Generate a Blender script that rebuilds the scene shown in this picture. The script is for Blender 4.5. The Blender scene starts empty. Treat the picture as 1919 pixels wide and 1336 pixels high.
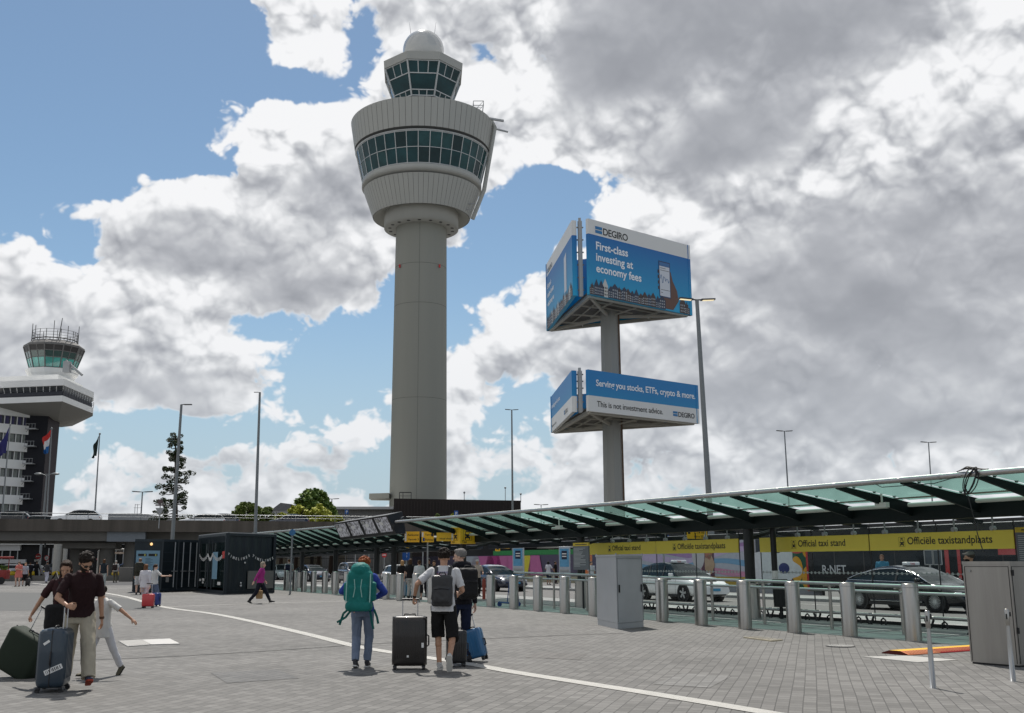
import bpy, bmesh, math, random
from math import radians as R, sin, cos, pi, tan, atan2, sqrt
from mathutils import Vector, Matrix, noise as mnoise
random.seed(7)
SC = bpy.context.scene
COL = SC.collection

# ---------------------------------------------------------------- camera
F = 1950.0; EYE = 1.55; HOR = 1057.0; PPX = 905.0
PITCH = math.atan((HOR - 668.0) / F)
cd = bpy.data.cameras.new("camera"); cam = bpy.data.objects.new("camera", cd); COL.objects.link(cam)
cd.sensor_width = 36.0; cd.lens = F / 1919.0 * 36.0; cd.shift_x = (959.5 - PPX) / 1919.0; cd.clip_end = 6000; cd.clip_start = 0.1
cam.location = (0, 0, EYE); cam.rotation_euler = (pi / 2 + PITCH, 0, 0)
SC.camera = cam

def ray(px, py):
    u = (px - PPX) / F; v = (668.0 - py) / F
    y = cos(PITCH) - v * sin(PITCH); z = sin(PITCH) + v * cos(PITCH)
    return Vector((u / y, 1.0, z / y))
def at(px, py, Y):                      # world point at depth Y seen at a photo position
    r = ray(px, py); return Vector((r.x * Y, Y, EYE + r.z * Y))
def gp(px, py, z=0.0):                  # world point at height z
    r = ray(px, py); t = (z - EYE) / r.z
    return Vector((r.x * t, t, z))

# ---------------------------------------------------------------- sky and sun
SUN_EL = R(58.0); SUN_AZ = R(-9.0)      # azimuth from +Y towards +X
SUN_DIR = Vector((sin(SUN_AZ) * cos(SUN_EL), cos(SUN_AZ) * cos(SUN_EL), sin(SUN_EL)))
EXPOSURE = 0.0
SKY_STRENGTH = 0.1
world = bpy.data.worlds.new("World"); SC.world = world; world.use_nodes = True

CLOUD_COVER = ["000000875899999999999999","000000764887899999999999","000000136899899999999999","000003899999999999999999",
 "000003799999999999999999","003687899986136999999999","248999999883015999999999","738999999511146999999999","998789997213789999999999",
 "999995332026999999999999","999996401489999999999999","899998513787479999999999","354111535664578999999999","334777663266677787677777","555666665466777777777777","777777777777777777777777"]
CLOUD_SHADE = ["000000112333256666666531","000000001111166665665321","000000000111167645542112","000000001111143366521232",
 "000000113321012576421233","000112354210000242123444","013443343210000113455655","113555443100001345565555","321124554000123345667655",
 "432221331000133334566665","443322100002334445555565","345554100112134566566555","211331101221123434555654","112333332222222233333222","222333333222223333333333","222222222222222222222222"]
def cloud_image(np):
    AZ0, AZ1, EL0, EL1 = -42.0, 42.0, -4.0, 44.0
    W, H = 2016, 1152
    az, el = np.meshgrid(np.linspace(AZ0, AZ1, W, dtype=np.float32), np.linspace(EL0, EL1, H, dtype=np.float32))
    rs = np.random.RandomState(11)
    perm = rs.permutation(4096); gx, gy, rx, ry = [v.astype(np.float32) for v in (rs.uniform(-1, 1, 4096), rs.uniform(-1, 1, 4096), rs.rand(4096), rs.rand(4096))]
    def hsh(i, j, s): return perm[(perm[(i + s * 131) & 4095] + j) & 4095]
    def perlin(x, y, s):
        i = np.floor(x).astype(np.int32); j = np.floor(y).astype(np.int32); fx = x - i; fy = y - j
        u = fx * fx * fx * (fx * (fx * 6 - 15) + 10); v = fy * fy * fy * (fy * (fy * 6 - 15) + 10)
        def g(a, b):
            h = hsh(i + a, j + b, s); return gx[h] * (fx - a) + gy[h] * (fy - b)
        a = g(0, 0); b = g(1, 0); c = g(0, 1); d = g(1, 1)
        return (a + (b - a) * u) * (1 - v) + (c + (d - c) * u) * v
    def fbm(x, y, s, oc, gain=.5):
        t = 0; a = 1.0
        for k in range(oc):
            t = t + a * perlin(x, y, s + k); x = x * 2.03 + 5.1; y = y * 2.03 + 9.7; a *= gain
        return t
    def worley(x, y, s):
        i = np.floor(x).astype(np.int32); j = np.floor(y).astype(np.int32); best = np.full(x.shape, 9.0)
        for a in (-1, 0, 1):
            for b in (-1, 0, 1):
                h = hsh(i + a, j + b, s); dx = i + a + rx[h] - x; dy = j + b + ry[h] - y
                best = np.minimum(best, dx * dx + dy * dy)
        return np.sqrt(best)
    def grid(G, px, py, cw, ch):
        g = np.array([[float(c) for c in r] for r in G]) / 9.0
        x = np.clip(px / cw - .5, 0, g.shape[1] - 1.001); y = np.clip(py / ch - .5, 0, g.shape[0] - 1.001)
        i = x.astype(int); j = y.astype(int); fx = x - i; fy = y - j; fx = fx * fx * (3 - 2 * fx); fy = fy * fy * (3 - 2 * fy)
        return (g[j, i] * (1 - fx) + g[j, i + 1] * fx) * (1 - fy) + (g[j + 1, i] * (1 - fx) + g[j + 1, i + 1] * fx) * fy
    # the cover and shade charts are laid out over the sky of this day (azimuth across, elevation down)
    ar = np.radians(az); er = np.radians(el); X = np.tan(ar); Z = np.tan(er) / np.cos(ar)
    cp, sp = cos(PITCH), sin(PITCH); dn = np.maximum(cp + Z * sp, .15)
    px = PPX + F * X / dn; py = 668 - F * (Z * cp - sp) / dn
    wx = fbm(az * .16, el * .2, 40, 5) ; wy = fbm(az * .16, el * .2, 60, 5)
    pxw = px + wx * 55; pyw = py + wy * 42
    cov = grid(CLOUD_COVER, pxw, pyw, 80, 64); shd = grid(CLOUD_SHADE, pxw * .6 + px * .4, pyw * .6 + py * .4, 80, 64)
    wa = az + 1.0 * fbm(az * .35, el * .45, 20, 4); we = el + .8 * fbm(az * .35, el * .45, 30, 4)
    lo = np.clip(1 - el / 12.0, 0, 1)
    n = fbm(az * .17, el * .25, 1, 9, .50) + lo * .5 * fbm(az * .5, el * .9, 90, 5)
    wk = lambda k, s_: .5 - worley(wa * k, we * k * 1.25, s_)
    big = .70 * wk(.34, 3) + .52 * wk(.8, 4)
    w = big + .32 * wk(1.8, 5) + .15 * wk(4.1, 6)
    d = (cov - .56) * 2.1 + n * .95 + w * .85
    def sh(A, da, de): return np.roll(np.roll(A, -int(de / (EL1 - EL0) * H), 0), -int(da / (AZ1 - AZ0) * W), 1)
    ss = lambda x, a, b: (lambda t: t * t * (3 - 2 * t))(np.clip((x - a) / (b - a), 0, 1))
    alpha = ss(d, -.06, .22)
    hgt = np.minimum(d, 1.6) + 0 * w
    soft_ = fbm(az * .17, el * .25, 1, 5, .45) * .5 + big * .95 + .16 * wk(1.8, 5)
    fine_ = n * .3 + (w - big) * .8
    relief = (soft_ - sh(soft_, .25, 1.3)) * .62 + (soft_ - sh(soft_, .1, .5)) * .55 + (fine_ - sh(fine_, .05, .3)) * .28 + (np.clip(d, 0, 1.2) - np.clip(sh(d, .2, 1.6), 0, 1.2)) * .25
    body = fbm(az * .10, el * .2, 80, 5)
    g = .05 * ss(d, .15, 1.3) + shd * .90 + body * .16 * (.35 + shd) - relief * (.92 - .82 * np.clip(shd * 1.5, 0, 1)) - .04
    g = g * (.3 + .7 * ss(d, .0, .34))
    g = np.clip(g, 0, 1)
    kx = np.array([0, .14, .30, .48, .66, .82, 1.0])
    r = np.interp(g, kx, [.92, .80, .63, .47, .355, .30, .26]); gg = np.interp(g, kx, [.925, .81, .645, .485, .37, .313, .272]); b = np.interp(g, kx, [.94, .83, .67, .52, .405, .347, .30])
    return np.dstack([r, gg, b, alpha]).astype(np.float32), (AZ0, AZ1, EL0, EL1)

def build_sky():
    import numpy as np
    im, (a0, a1, e0, e1) = cloud_image(np)
    H, W = im.shape[:2]
    img = bpy.data.images.new("cloud_cover", W, H, alpha=True, float_buffer=True)
    img.colorspace_settings.name = 'Non-Color'; img.alpha_mode = 'CHANNEL_PACKED'
    img.pixels.foreach_set(im.ravel()); img.update()
    nt = world.node_tree; nt.nodes.clear(); N = nt.nodes.new; Lk = nt.links.new
    def mth(op, a, b=None, c=None, clamp=False):
        n = N("ShaderNodeMath"); n.operation = op; n.use_clamp = clamp
        for i, v in enumerate((a, b, c)):
            if v is None: continue
            if isinstance(v, (int, float)): n.inputs[i].default_value = v
            else: Lk(v, n.inputs[i])
        return n.outputs[0]
    def mixc(f, a, b):
        n = N("ShaderNodeMix"); n.data_type = "RGBA"; n.clamp_factor = True; Lk(f, n.inputs[0])
        for i, v in ((6, a), (7, b)):
            if isinstance(v, tuple): n.inputs[i].default_value = (*v, 1)
            else: Lk(v, n.inputs[i])
        return n.outputs[2]
    tc = N("ShaderNodeTexCoord"); sx = N("ShaderNodeSeparateXYZ")
    nm = N("ShaderNodeVectorMath"); nm.operation = "NORMALIZE"; Lk(tc.outputs["Generated"], nm.inputs[0]); Lk(nm.outputs[0], sx.inputs[0])
    az = mth("MULTIPLY", mth("ARCTAN2", sx.outputs[0], sx.outputs[1]), 180 / pi)
    el = mth("MULTIPLY", mth("ARCSINE", sx.outputs[2]), 180 / pi)
    cx = N("ShaderNodeCombineXYZ")
    Lk(mth("MULTIPLY", mth("SUBTRACT", az, a0), 1 / (a1 - a0)), cx.inputs[0]); Lk(mth("MULTIPLY", mth("SUBTRACT", el, e0), 1 / (e1 - e0)), cx.inputs[1])
    ti = N("ShaderNodeTexImage"); ti.image = img; ti.extension = 'MIRROR'; ti.interpolation = 'Cubic'; Lk(cx.outputs[0], ti.inputs[0])
    K = 1.0 / SKY_STRENGTH
    ck = N("ShaderNodeVectorMath"); ck.operation = "SCALE"; ck.inputs["Scale"].default_value = K; Lk(ti.outputs[0], ck.inputs[0])
    sky = N("ShaderNodeTexSky"); sky.sky_type = "NISHITA"; sky.sun_disc = False
    sky.sun_elevation = SUN_EL; sky.sun_rotation = SUN_AZ; sky.altitude = 0; sky.air_density = 1.0; sky.dust_density = .25; sky.ozone_density = 2.6
    hz = N("ShaderNodeMapRange"); hz.interpolation_type = "SMOOTHSTEP"; Lk(el, hz.inputs[0])
    for i, v in enumerate((0.0, 16.0, .9, 0.0)): hz.inputs[i + 1].default_value = v
    st = N('ShaderNodeVectorMath'); st.operation = 'MULTIPLY'; st.inputs[1].default_value = (.95, .985, .92); Lk(sky.outputs[0], st.inputs[0])
    skyh = mixc(hz.outputs[0], st.outputs[0], (.42 * K, .53 * K, .63 * K))
    cloudh = mixc(mth("MULTIPLY", hz.outputs[0], .35), ck.outputs[0], (.55 * K, .61 * K, .67 * K))
    out = mixc(ti.outputs[1], skyh, cloudh)
    bg = N("ShaderNodeBackground"); bg.inputs[1].default_value = SKY_STRENGTH; Lk(out, bg.inputs[0])
    wo = N("ShaderNodeOutputWorld"); Lk(bg.outputs[0], wo.inputs[0])
build_sky()
world.cycles.sampling_method = 'MANUAL'; world.cycles.sample_map_resolution = 512
sl = bpy.data.lights.new("sun", "SUN"); sl.energy = 5.0; sl.angle = R(0.55); sl.color = (1.0, .955, .89)
so = bpy.data.objects.new("sun", sl); COL.objects.link(so); so.location = (0, 60, 120)
so.rotation_euler = (-SUN_DIR).to_track_quat('-Z', 'Y').to_euler()
SC.view_settings.view_transform = 'Standard'; SC.view_settings.look = 'None'
SC.view_settings.exposure = EXPOSURE; SC.view_settings.gamma = 1.0
SC.render.film_transparent = False
# ---------------------------------------------------------------- materials
MATS = {}
def pm(name, col, rough=.6, metal=0.0, var=.12, scale=4.0, bump=0.0, bscale=60.0, emit=None, estr=1.0, coat=0.0, alpha=None, trans=0.0, ior=1.45, streak=False, objc=True):
    if name in MATS: return MATS[name]
    m = bpy.data.materials.new(name); m.use_nodes = True; nt = m.node_tree; N = nt.nodes.new; Lk = nt.links.new
    b = nt.nodes["Principled BSDF"]
    b.inputs["Roughness"].default_value = rough; b.inputs["Metallic"].default_value = metal; b.inputs["IOR"].default_value = ior
    b.inputs["Coat Weight"].default_value = coat; b.inputs["Coat Roughness"].default_value = .05
    b.inputs["Transmission Weight"].default_value = trans
    if rough >= .55 and metal == 0: b.inputs["Specular IOR Level"].default_value = .22
    if alpha is not None: b.inputs["Alpha"].default_value = alpha
    if emit: b.inputs["Emission Color"].default_value = (*emit, 1); b.inputs["Emission Strength"].default_value = estr
    if var > 0:
        tc = N("ShaderNodeTexCoord"); mp = N("ShaderNodeMapping"); Lk(tc.outputs["Object"], mp.inputs[0])
        if streak: mp.inputs["Scale"].default_value = (1, 1, .06)
        n = N("ShaderNodeTexNoise"); n.inputs["Scale"].default_value = scale; n.inputs["Detail"].default_value = 6; n.inputs["Roughness"].default_value = .6
        Lk(mp.outputs[0], n.inputs["Vector"])
        mx = N("ShaderNodeMix"); mx.data_type = "RGBA"; Lk(n.outputs[0], mx.inputs[0])
        lo = tuple(max(0, c * (1 - var * 1.6)) for c in col); hi = tuple(min(1, c * (1 + var * 1.6)) for c in col)
        mx.inputs[6].default_value = (*lo, 1); mx.inputs[7].default_value = (*hi, 1); Lk(mx.outputs[2], b.inputs["Base Color"])
        mr = N("ShaderNodeMapRange"); Lk(n.outputs[0], mr.inputs[0]); mr.inputs[3].default_value = max(0.02, rough - .12); mr.inputs[4].default_value = min(1, rough + .12)
        Lk(mr.outputs[0], b.inputs["Roughness"])
    else:
        b.inputs["Base Color"].default_value = (*col, 1)
    if bump > 0:
        tc2 = N("ShaderNodeTexCoord"); n2 = N("ShaderNodeTexNoise"); n2.inputs["Scale"].default_value = bscale; n2.inputs["Detail"].default_value = 4
        Lk(tc2.outputs["Object"], n2.inputs["Vector"]); bp = N("ShaderNodeBump"); bp.inputs["Strength"].default_value = bump; bp.inputs["Distance"].default_value = .02
        Lk(n2.outputs[0], bp.inputs["Height"]); Lk(bp.outputs[0], b.inputs["Normal"])
    MATS[name] = m; return m
def glassy(name, col, alpha=.35, rough=.05, fres=1.0):
    """thin tinted pane: mixes a clear pass-through with a glossy tinted sheet"""
    if name in MATS: return MATS[name]
    m = bpy.data.materials.new(name); m.use_nodes = True; nt = m.node_tree; nt.nodes.clear(); N = nt.nodes.new; Lk = nt.links.new
    tr = N("ShaderNodeBsdfTransparent"); tr.inputs[0].default_value = (*col, 1)
    gl = N("ShaderNodeBsdfGlossy"); gl.inputs["Roughness"].default_value = rough; gl.inputs[0].default_value = (.9, .95, .95, 1)
    df = N("ShaderNodeBsdfTranslucent"); df.inputs[0].default_value = (*[c * .8 for c in col], 1)
    m1 = N("ShaderNodeMixShader"); m1.inputs[0].default_value = alpha; Lk(tr.outputs[0], m1.inputs[1]); Lk(df.outputs[0], m1.inputs[2])
    lw = N("ShaderNodeLayerWeight"); lw.inputs[0].default_value = .5; pw = N("ShaderNodeMath"); pw.operation = "POWER"; pw.inputs[1].default_value = 5; Lk(lw.outputs["Facing"], pw.inputs[0]); fr = N("ShaderNodeMath"); fr.operation = "MULTIPLY_ADD"; fr.inputs[1].default_value = .5 * fres; fr.inputs[2].default_value = .04 * fres; Lk(pw.outputs[0], fr.inputs[0])
    m2 = N("ShaderNodeMixShader"); Lk(fr.outputs[0], m2.inputs[0]); Lk(m1.outputs[0], m2.inputs[1]); Lk(gl.outputs[0], m2.inputs[2])
    o = N("ShaderNodeOutputMaterial"); Lk(m2.outputs[0], o.inputs[0]); MATS[name] = m; return m

# ---------------------------------------------------------------- mesh collector
WORK = bpy.data.scenes.new("workshop")          # small side scene where text and soft bodies are evaluated, emptied again at the end
def wdg(): WORK.view_layers[0].update(); return WORK.view_layers[0].depsgraph
def text_geo(s, size, bold=.0, align="LEFT", space=1.0):
    c = bpy.data.curves.new("lettering", "FONT"); c.body = s; c.size = size; c.offset = bold * size; c.align_x = align; c.space_character = space; c.resolution_u = 3
    o = bpy.data.objects.new("lettering", c); WORK.collection.objects.link(o)
    dg = wdg(); e = o.evaluated_get(dg); me = e.to_mesh()
    v = [tuple(p.co) for p in me.vertices]; f = [tuple(p.vertices) for p in me.polygons]; e.to_mesh_clear()
    bpy.data.objects.remove(o); bpy.data.curves.remove(c); return v, f
class MB:
    def __init__(s): s.v = []; s.f = []; s.mi = []; s.sm = []
    def add(s, vs, fs, mi=0, smooth=False, M=None):
        b = len(s.v)
        if M is not None: vs = [M @ Vector(p) for p in vs]
        s.v.extend([tuple(p) for p in vs])
        for f in fs: s.f.append([i + b for i in f]); s.mi.append(mi); s.sm.append(smooth)
        return s
    def box(s, c, d, rz=0.0, mi=0, M=None, bev=0.0):
        x, y, z = d[0] / 2, d[1] / 2, d[2] / 2
        T = Matrix.Translation(c) @ Matrix.Rotation(rz, 4, 'Z')
        if M is not None: T = M @ T
        if bev <= 0:
            vs = [(-x, -y, -z), (x, -y, -z), (x, y, -z), (-x, y, -z), (-x, -y, z), (x, -y, z), (x, y, z), (-x, y, z)]
            return s.add(vs, [(0, 3, 2, 1), (4, 5, 6, 7), (0, 1, 5, 4), (1, 2, 6, 5), (2, 3, 7, 6), (3, 0, 4, 7)], mi, False, T)
        bm = bmesh.new(); bmesh.ops.create_cube(bm, size=1.0)
        for v in bm.verts: v.co = (v.co.x * 2 * x, v.co.y * 2 * y, v.co.z * 2 * z)
        bmesh.ops.bevel(bm, geom=list(bm.edges), offset=bev, segments=3, profile=.5, affect='EDGES')
        bm.verts.index_update()
        s.add([v.co.copy() for v in bm.verts], [[v.index for v in f.verts] for f in bm.faces], mi, True, T); bm.free(); return s
    def bar(s, a, b, w, h, mi=0, up=(0, 0, 1)):          # rectangular bar between two points
        a = Vector(a); b = Vector(b); d = (b - a); L = d.length; d.normalize(); u = Vector(up)
        r = d.cross(u)
        if r.length < 1e-4: r = d.cross(Vector((0, 1, 0)))
        r.normalize(); u = r.cross(d)
        vs = [p + r * (i * w / 2) + u * (j * h / 2) for p in (a, b) for (i, j) in ((-1, -1), (1, -1), (1, 1), (-1, 1))]
        return s.add(vs, [(0, 3, 2, 1), (4, 5, 6, 7), (0, 1, 5, 4), (1, 2, 6, 5), (2, 3, 7, 6), (3, 0, 4, 7)], mi)
    def tube(s, a, b, r0, r1=None, n=12, mi=0, caps=True, smooth=True):
        a = Vector(a); b = Vector(b); r1 = r0 if r1 is None else r1; d = (b - a).normalized()
        x = d.orthogonal().normalized(); y = d.cross(x); vs = []
        for p, r in ((a, r0), (b, r1)):
            for k in range(n): t = 2 * pi * k / n; vs.append(p + x * (r * cos(t)) + y * (r * sin(t)))
        s.add(vs, [(k, (k + 1) % n, n + (k + 1) % n, n + k) for k in range(n)], mi, smooth)
        if caps: s.add(vs, [list(range(n))[::-1], list(range(n, 2 * n))], mi)
        return s
    def path(s, pts, r, n=8, mi=0):
        pts = [Vector(p) for p in pts]; rings = []; x = None
        for i, p in enumerate(pts):
            d = (pts[min(i + 1, len(pts) - 1)] - pts[max(i - 1, 0)]).normalized()
            if x is None: x = d.orthogonal().normalized()
            x = (x - d * x.dot(d)).normalized(); y = d.cross(x); rr = r[i] if isinstance(r, (list, tuple)) else r
            rings.append([p + x * (rr * cos(2 * pi * k / n)) + y * (rr * sin(2 * pi * k / n)) for k in range(n)])
        return s.loft(rings, mi=mi)
    def loft(s, rings, mi=0, closed=True, caps=True, smooth=True):
        n = len(rings[0]); vs = [p for r in rings for p in r]; fs = []
        for i in range(len(rings) - 1):
            for k in range(n if closed else n - 1):
                fs.append((i * n + k, i * n + (k + 1) % n, (i + 1) * n + (k + 1) % n, (i + 1) * n + k))
        s.add(vs, fs, mi, smooth)
        if caps and closed: s.add(vs, [list(range(n))[::-1], list(range((len(rings) - 1) * n, len(rings) * n))], mi)
        return s
    def lathe(s, c, prof, n=32, mi=0, smooth=True, caps=False, rot=0.0):
        c = Vector(c)
        return s.loft([[c + Vector((r * cos(2 * pi * k / n + rot), r * sin(2 * pi * k / n + rot), z)) for k in range(n)] for r, z in prof], mi, True, caps, smooth)
    def prism(s, poly, z0, z1, mi=0, M=None):
        n = len(poly); vs = [(p[0], p[1], z0) for p in poly] + [(p[0], p[1], z1) for p in poly]
        return s.add(vs, [list(range(n))[::-1], list(range(n, 2 * n))] + [(k, (k + 1) % n, n + (k + 1) % n, n + k) for k in range(n)], mi, False, M)
    def quad(s, a, b, c, d, mi=0): return s.add([a, b, c, d], [(0, 1, 2, 3)], mi)
    def sph(s, c, r, n=12, mi=0, sc=(1, 1, 1), M=None):
        rings = []
        for i in range(n // 2 + 1):
            t = pi * i / (n // 2); rr = max(sin(t), .002)
            rings.append([Vector((c[0] + r * sc[0] * rr * cos(2 * pi * k / n), c[1] + r * sc[1] * rr * sin(2 * pi * k / n), c[2] - r * sc[2] * cos(t))) for k in range(n)])
        if M is not None: rings = [[M @ p for p in q] for q in rings]
        return s.loft(rings, mi)
    def text(s, st, size, O, Rt, Up, bold=.0, mi=0, align="LEFT", space=1.0, off=.0):
        v, f = text_geo(st, size, bold, align, space); O = Vector(O); Rt = Vector(Rt).normalized(); Up = Vector(Up).normalized(); Nn = Rt.cross(Up)
        return s.add([O + Rt * p[0] + Up * p[1] + Nn * off for p in v], f, mi)
    def shape(s, pts, O, Rt, Up, mi=0, off=0.0, depth=0.0):   # flat outline on a plane given in (right, up) metres
        O = Vector(O); Rt = Vector(Rt).normalized(); Up = Vector(Up).normalized(); Nn = Rt.cross(Up)
        vs = [O + Rt * p[0] + Up * p[1] + Nn * off for p in pts]
        if depth <= 0: return s.add(vs, [list(range(len(pts)))], mi)
        n = len(pts); vs2 = [p - Nn * depth for p in vs]
        return s.add(vs + vs2, [list(range(n)), list(range(n, 2 * n))[::-1]] + [(k + n, (k + 1) % n + n, (k + 1) % n, k) for k in range(n)], mi)
    def build(s, name, mats, parent=None, world=False, origin=None, tagv=None):
        me = bpy.data.meshes.new(name)
        off = Vector((0, 0, 0))
        if world and parent is not None:
            p = parent
            while p is not None: off += p.location; p = p.parent
        if origin is not None: off = Vector(origin)
        me.from_pydata([(p[0] - off.x, p[1] - off.y, p[2] - off.z) for p in s.v], [], s.f)
        if not isinstance(mats, (list, tuple)): mats = [mats]
        for m in mats: me.materials.append(m)
        me.polygons.foreach_set("material_index", s.mi); me.polygons.foreach_set("use_smooth", s.sm); me.update(); me.validate()
        o = bpy.data.objects.new(name, me); COL.objects.link(o)
        if parent is not None: o.parent = parent
        elif origin is not None: o.location = off
        if tagv: tag(o, *tagv)
        return o
def tag(o, label, cat, group=None):
    o["label"] = label; o["category"] = cat
    if group: o["group"] = group
    return o
def thing(name, label, cat, loc=(0, 0, 0), rz=0.0, group=None):
    o = bpy.data.objects.new(name, None); COL.objects.link(o); o.location = loc; o.rotation_euler = (0, 0, rz); o.empty_display_size = .2
    return tag(o, label, cat, group)
def structure(o): o["kind"] = "structure"; return o
def kids(o): return list(o.children)
def dup(o, loc=None, rz=None, label=None, parent=None):
    c = o.copy(); COL.objects.link(c)
    if parent is not None: c.parent = parent
    if loc is not None: c.location = loc
    if rz is not None: c.rotation_euler = (c.rotation_euler[0], c.rotation_euler[1], rz)
    if label: c["label"] = label
    for k in kids(o): dup(k, parent=c)
    return c
def recolor(root, table):
    for k in kids(root):
        for i, sl in enumerate(k.material_slots):
            if sl.material and sl.material.name in table:
                nm = table[sl.material.name]; sl.link = 'OBJECT'; sl.material = nm
        recolor(k, table)

# ---------------------------------------------------------------- soft bodies: union of primitives, voxel remeshed into one continuous surface
def remesh(mb, voxel, smooth=4, fold=0.0, fscale=9.0, seed=0.0):
    me = bpy.data.meshes.new("tmp"); me.from_pydata([tuple(p) for p in mb.v], [], mb.f); me.update()
    bm = bmesh.new(); bm.from_mesh(me); bmesh.ops.recalc_face_normals(bm, faces=bm.faces); bm.to_mesh(me); bm.free()
    o = bpy.data.objects.new("tmp", me); WORK.collection.objects.link(o)
    r = o.modifiers.new("r", "REMESH"); r.mode = 'VOXEL'; r.voxel_size = voxel
    if smooth: sm = o.modifiers.new("s", "SMOOTH"); sm.iterations = smooth; sm.factor = .5
    dg = wdg(); e = o.evaluated_get(dg); out = bpy.data.meshes.new_from_object(e)
    bpy.data.objects.remove(o); bpy.data.meshes.remove(me)
    if fold > 0:
        import numpy as np
        n = len(out.vertices); co = np.empty(n * 3, np.float32); no = np.empty(n * 3, np.float32); out.vertices.foreach_get("co", co); out.vertex_normals.foreach_get("vector", no)
        co = co.reshape(-1, 3); no = no.reshape(-1, 3); d = np.empty(n, np.float32); sv = Vector((seed, seed * 2, 0))
        for i in range(n):
            q = Vector((co[i, 0] * fscale, co[i, 1] * fscale, co[i, 2] * fscale * .6)) + sv; w = q + Vector((mnoise.noise(q * .7), 0, mnoise.noise(q * .7 + Vector((9, 0, 0))))) * 1.2
            d[i] = (.5 - abs(mnoise.noise(w))) * 1.3 - .4 + .5 * mnoise.noise(q * 2.3)
        out.vertices.foreach_set("co", (co + no * (d * fold)[:, None]).ravel())
    out.polygons.foreach_set("use_smooth", [True] * len(out.polygons)); return out
def soft(mb, name, mat, parent, voxel, smooth=4, fold=0.0, fscale=9.0, seed=0.0):
    me = remesh(mb, voxel, smooth, fold, fscale, seed); me.name = name; me.materials.clear(); me.materials.append(mat)
    o = bpy.data.objects.new(name, me); COL.objects.link(o); o.parent = parent; return o
def cap(mb, a, b, ra, rb, n=12):                # capsule with round ends
    a = Vector(a); b = Vector(b); mb.tube(a, b, ra, rb, n); mb.sph(a, ra, n); mb.sph(b, rb, n)
def rings(mb, lst, n=18, ex=2.4):               # torso like loft: (centre, half width, half depth, right, fwd)
    out = []
    for c, w, d, rt, fw in lst:
        c = Vector(c); row = []
        for k in range(n):
            t = 2 * pi * k / n; cx = cos(t); sy = sin(t)
            row.append(c + rt * (w * math.copysign(abs(cx) ** (2 / ex), cx)) + fw * (d * math.copysign(abs(sy) ** (2 / ex), sy)))
        out.append(row)
    mb.loft(out)
def ik(a, c, l1, l2, pole):
    a = Vector(a); c = Vector(c); d = c - a; L = min(d.length, (l1 + l2) * .999); d.normalize(); c = a + d * L
    x = (l1 * l1 - l2 * l2 + L * L) / (2 * L); h = sqrt(max(l1 * l1 - x * x, 0)); p = Vector(pole); p = p - d * p.dot(d)
    if p.length < 1e-5: p = d.orthogonal()
    p.normalize(); return a + d * x + p * h, c
# ---------------------------------------------------------------- people
SKIN = {"tan": (.42, .235, .15), "fair": (.60, .38, .28), "brown": (.30, .16, .10)}
def hand(mb, wr, d, pn, side, s, curl=.5, fine=True):
    """palm and five fingers. d: direction fingers point, pn: palm normal, side: direction of the thumb"""
    d = Vector(d).normalized(); pn = Vector(pn); pn = (pn - d * pn.dot(d)).normalized(); sd = Vector(side); sd = (sd - d * sd.dot(d) - pn * sd.dot(pn)).normalized()
    w = Vector(wr)
    rows = []
    for t, hw, hd in ((0, .026, .018), (.03, .033, .016), (.06, .039, .015), (.085, .040, .013)):
        rows.append((w + d * (t * s), hw * s, hd * s, sd, pn))
    rings(mb, rows, 12, 2.6)
    if not fine:
        c = w + d * (.085 * s); e = c + (d * cos(curl) + pn * sin(curl)) * (.045 * s); f = e + (d * cos(curl * 2) + pn * sin(curl * 2)) * (.04 * s)
        for a, b in ((c, e), (e, f)): cap(mb, a, b, .017 * s, .013 * s, 8); cap(mb, a - sd * .02 * s, b - sd * .02 * s, .015 * s, .012 * s, 8); cap(mb, a + sd * .018 * s, b + sd * .018 * s, .015 * s, .012 * s, 8)
        cap(mb, w + d * .03 * s + sd * .025 * s, w + d * .075 * s + sd * .055 * s + pn * .02 * s, .013 * s, .010 * s, 8); return
    for i, (o, L) in enumerate(((.030, .070), (.010, .078), (-.011, .072), (-.030, .056))):
        p = w + d * (.082 * s) + sd * (o * s); a = curl * (1.0 + .12 * i) * .55; r = .0088 * s
        for j, fr in enumerate((.46, .31, .23)):
            q = p + (d * cos(a) + pn * sin(a) + sd * (o * .9)) * (L * fr * s); cap(mb, p, q, r, r * .93, 8); p = q; r *= .92; a += curl * .75
    p = w + d * (.022 * s) + sd * (.026 * s); a = w + d * (.055 * s) + sd * (.050 * s) + pn * (.014 * s); b = w + d * (.082 * s) + sd * (.052 * s) + pn * (.026 * s + .01 * curl * s)
    cap(mb, p, a, .0125 * s, .0105 * s, 8); cap(mb, a, b, .0102 * s, .0085 * s, 8)
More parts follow.
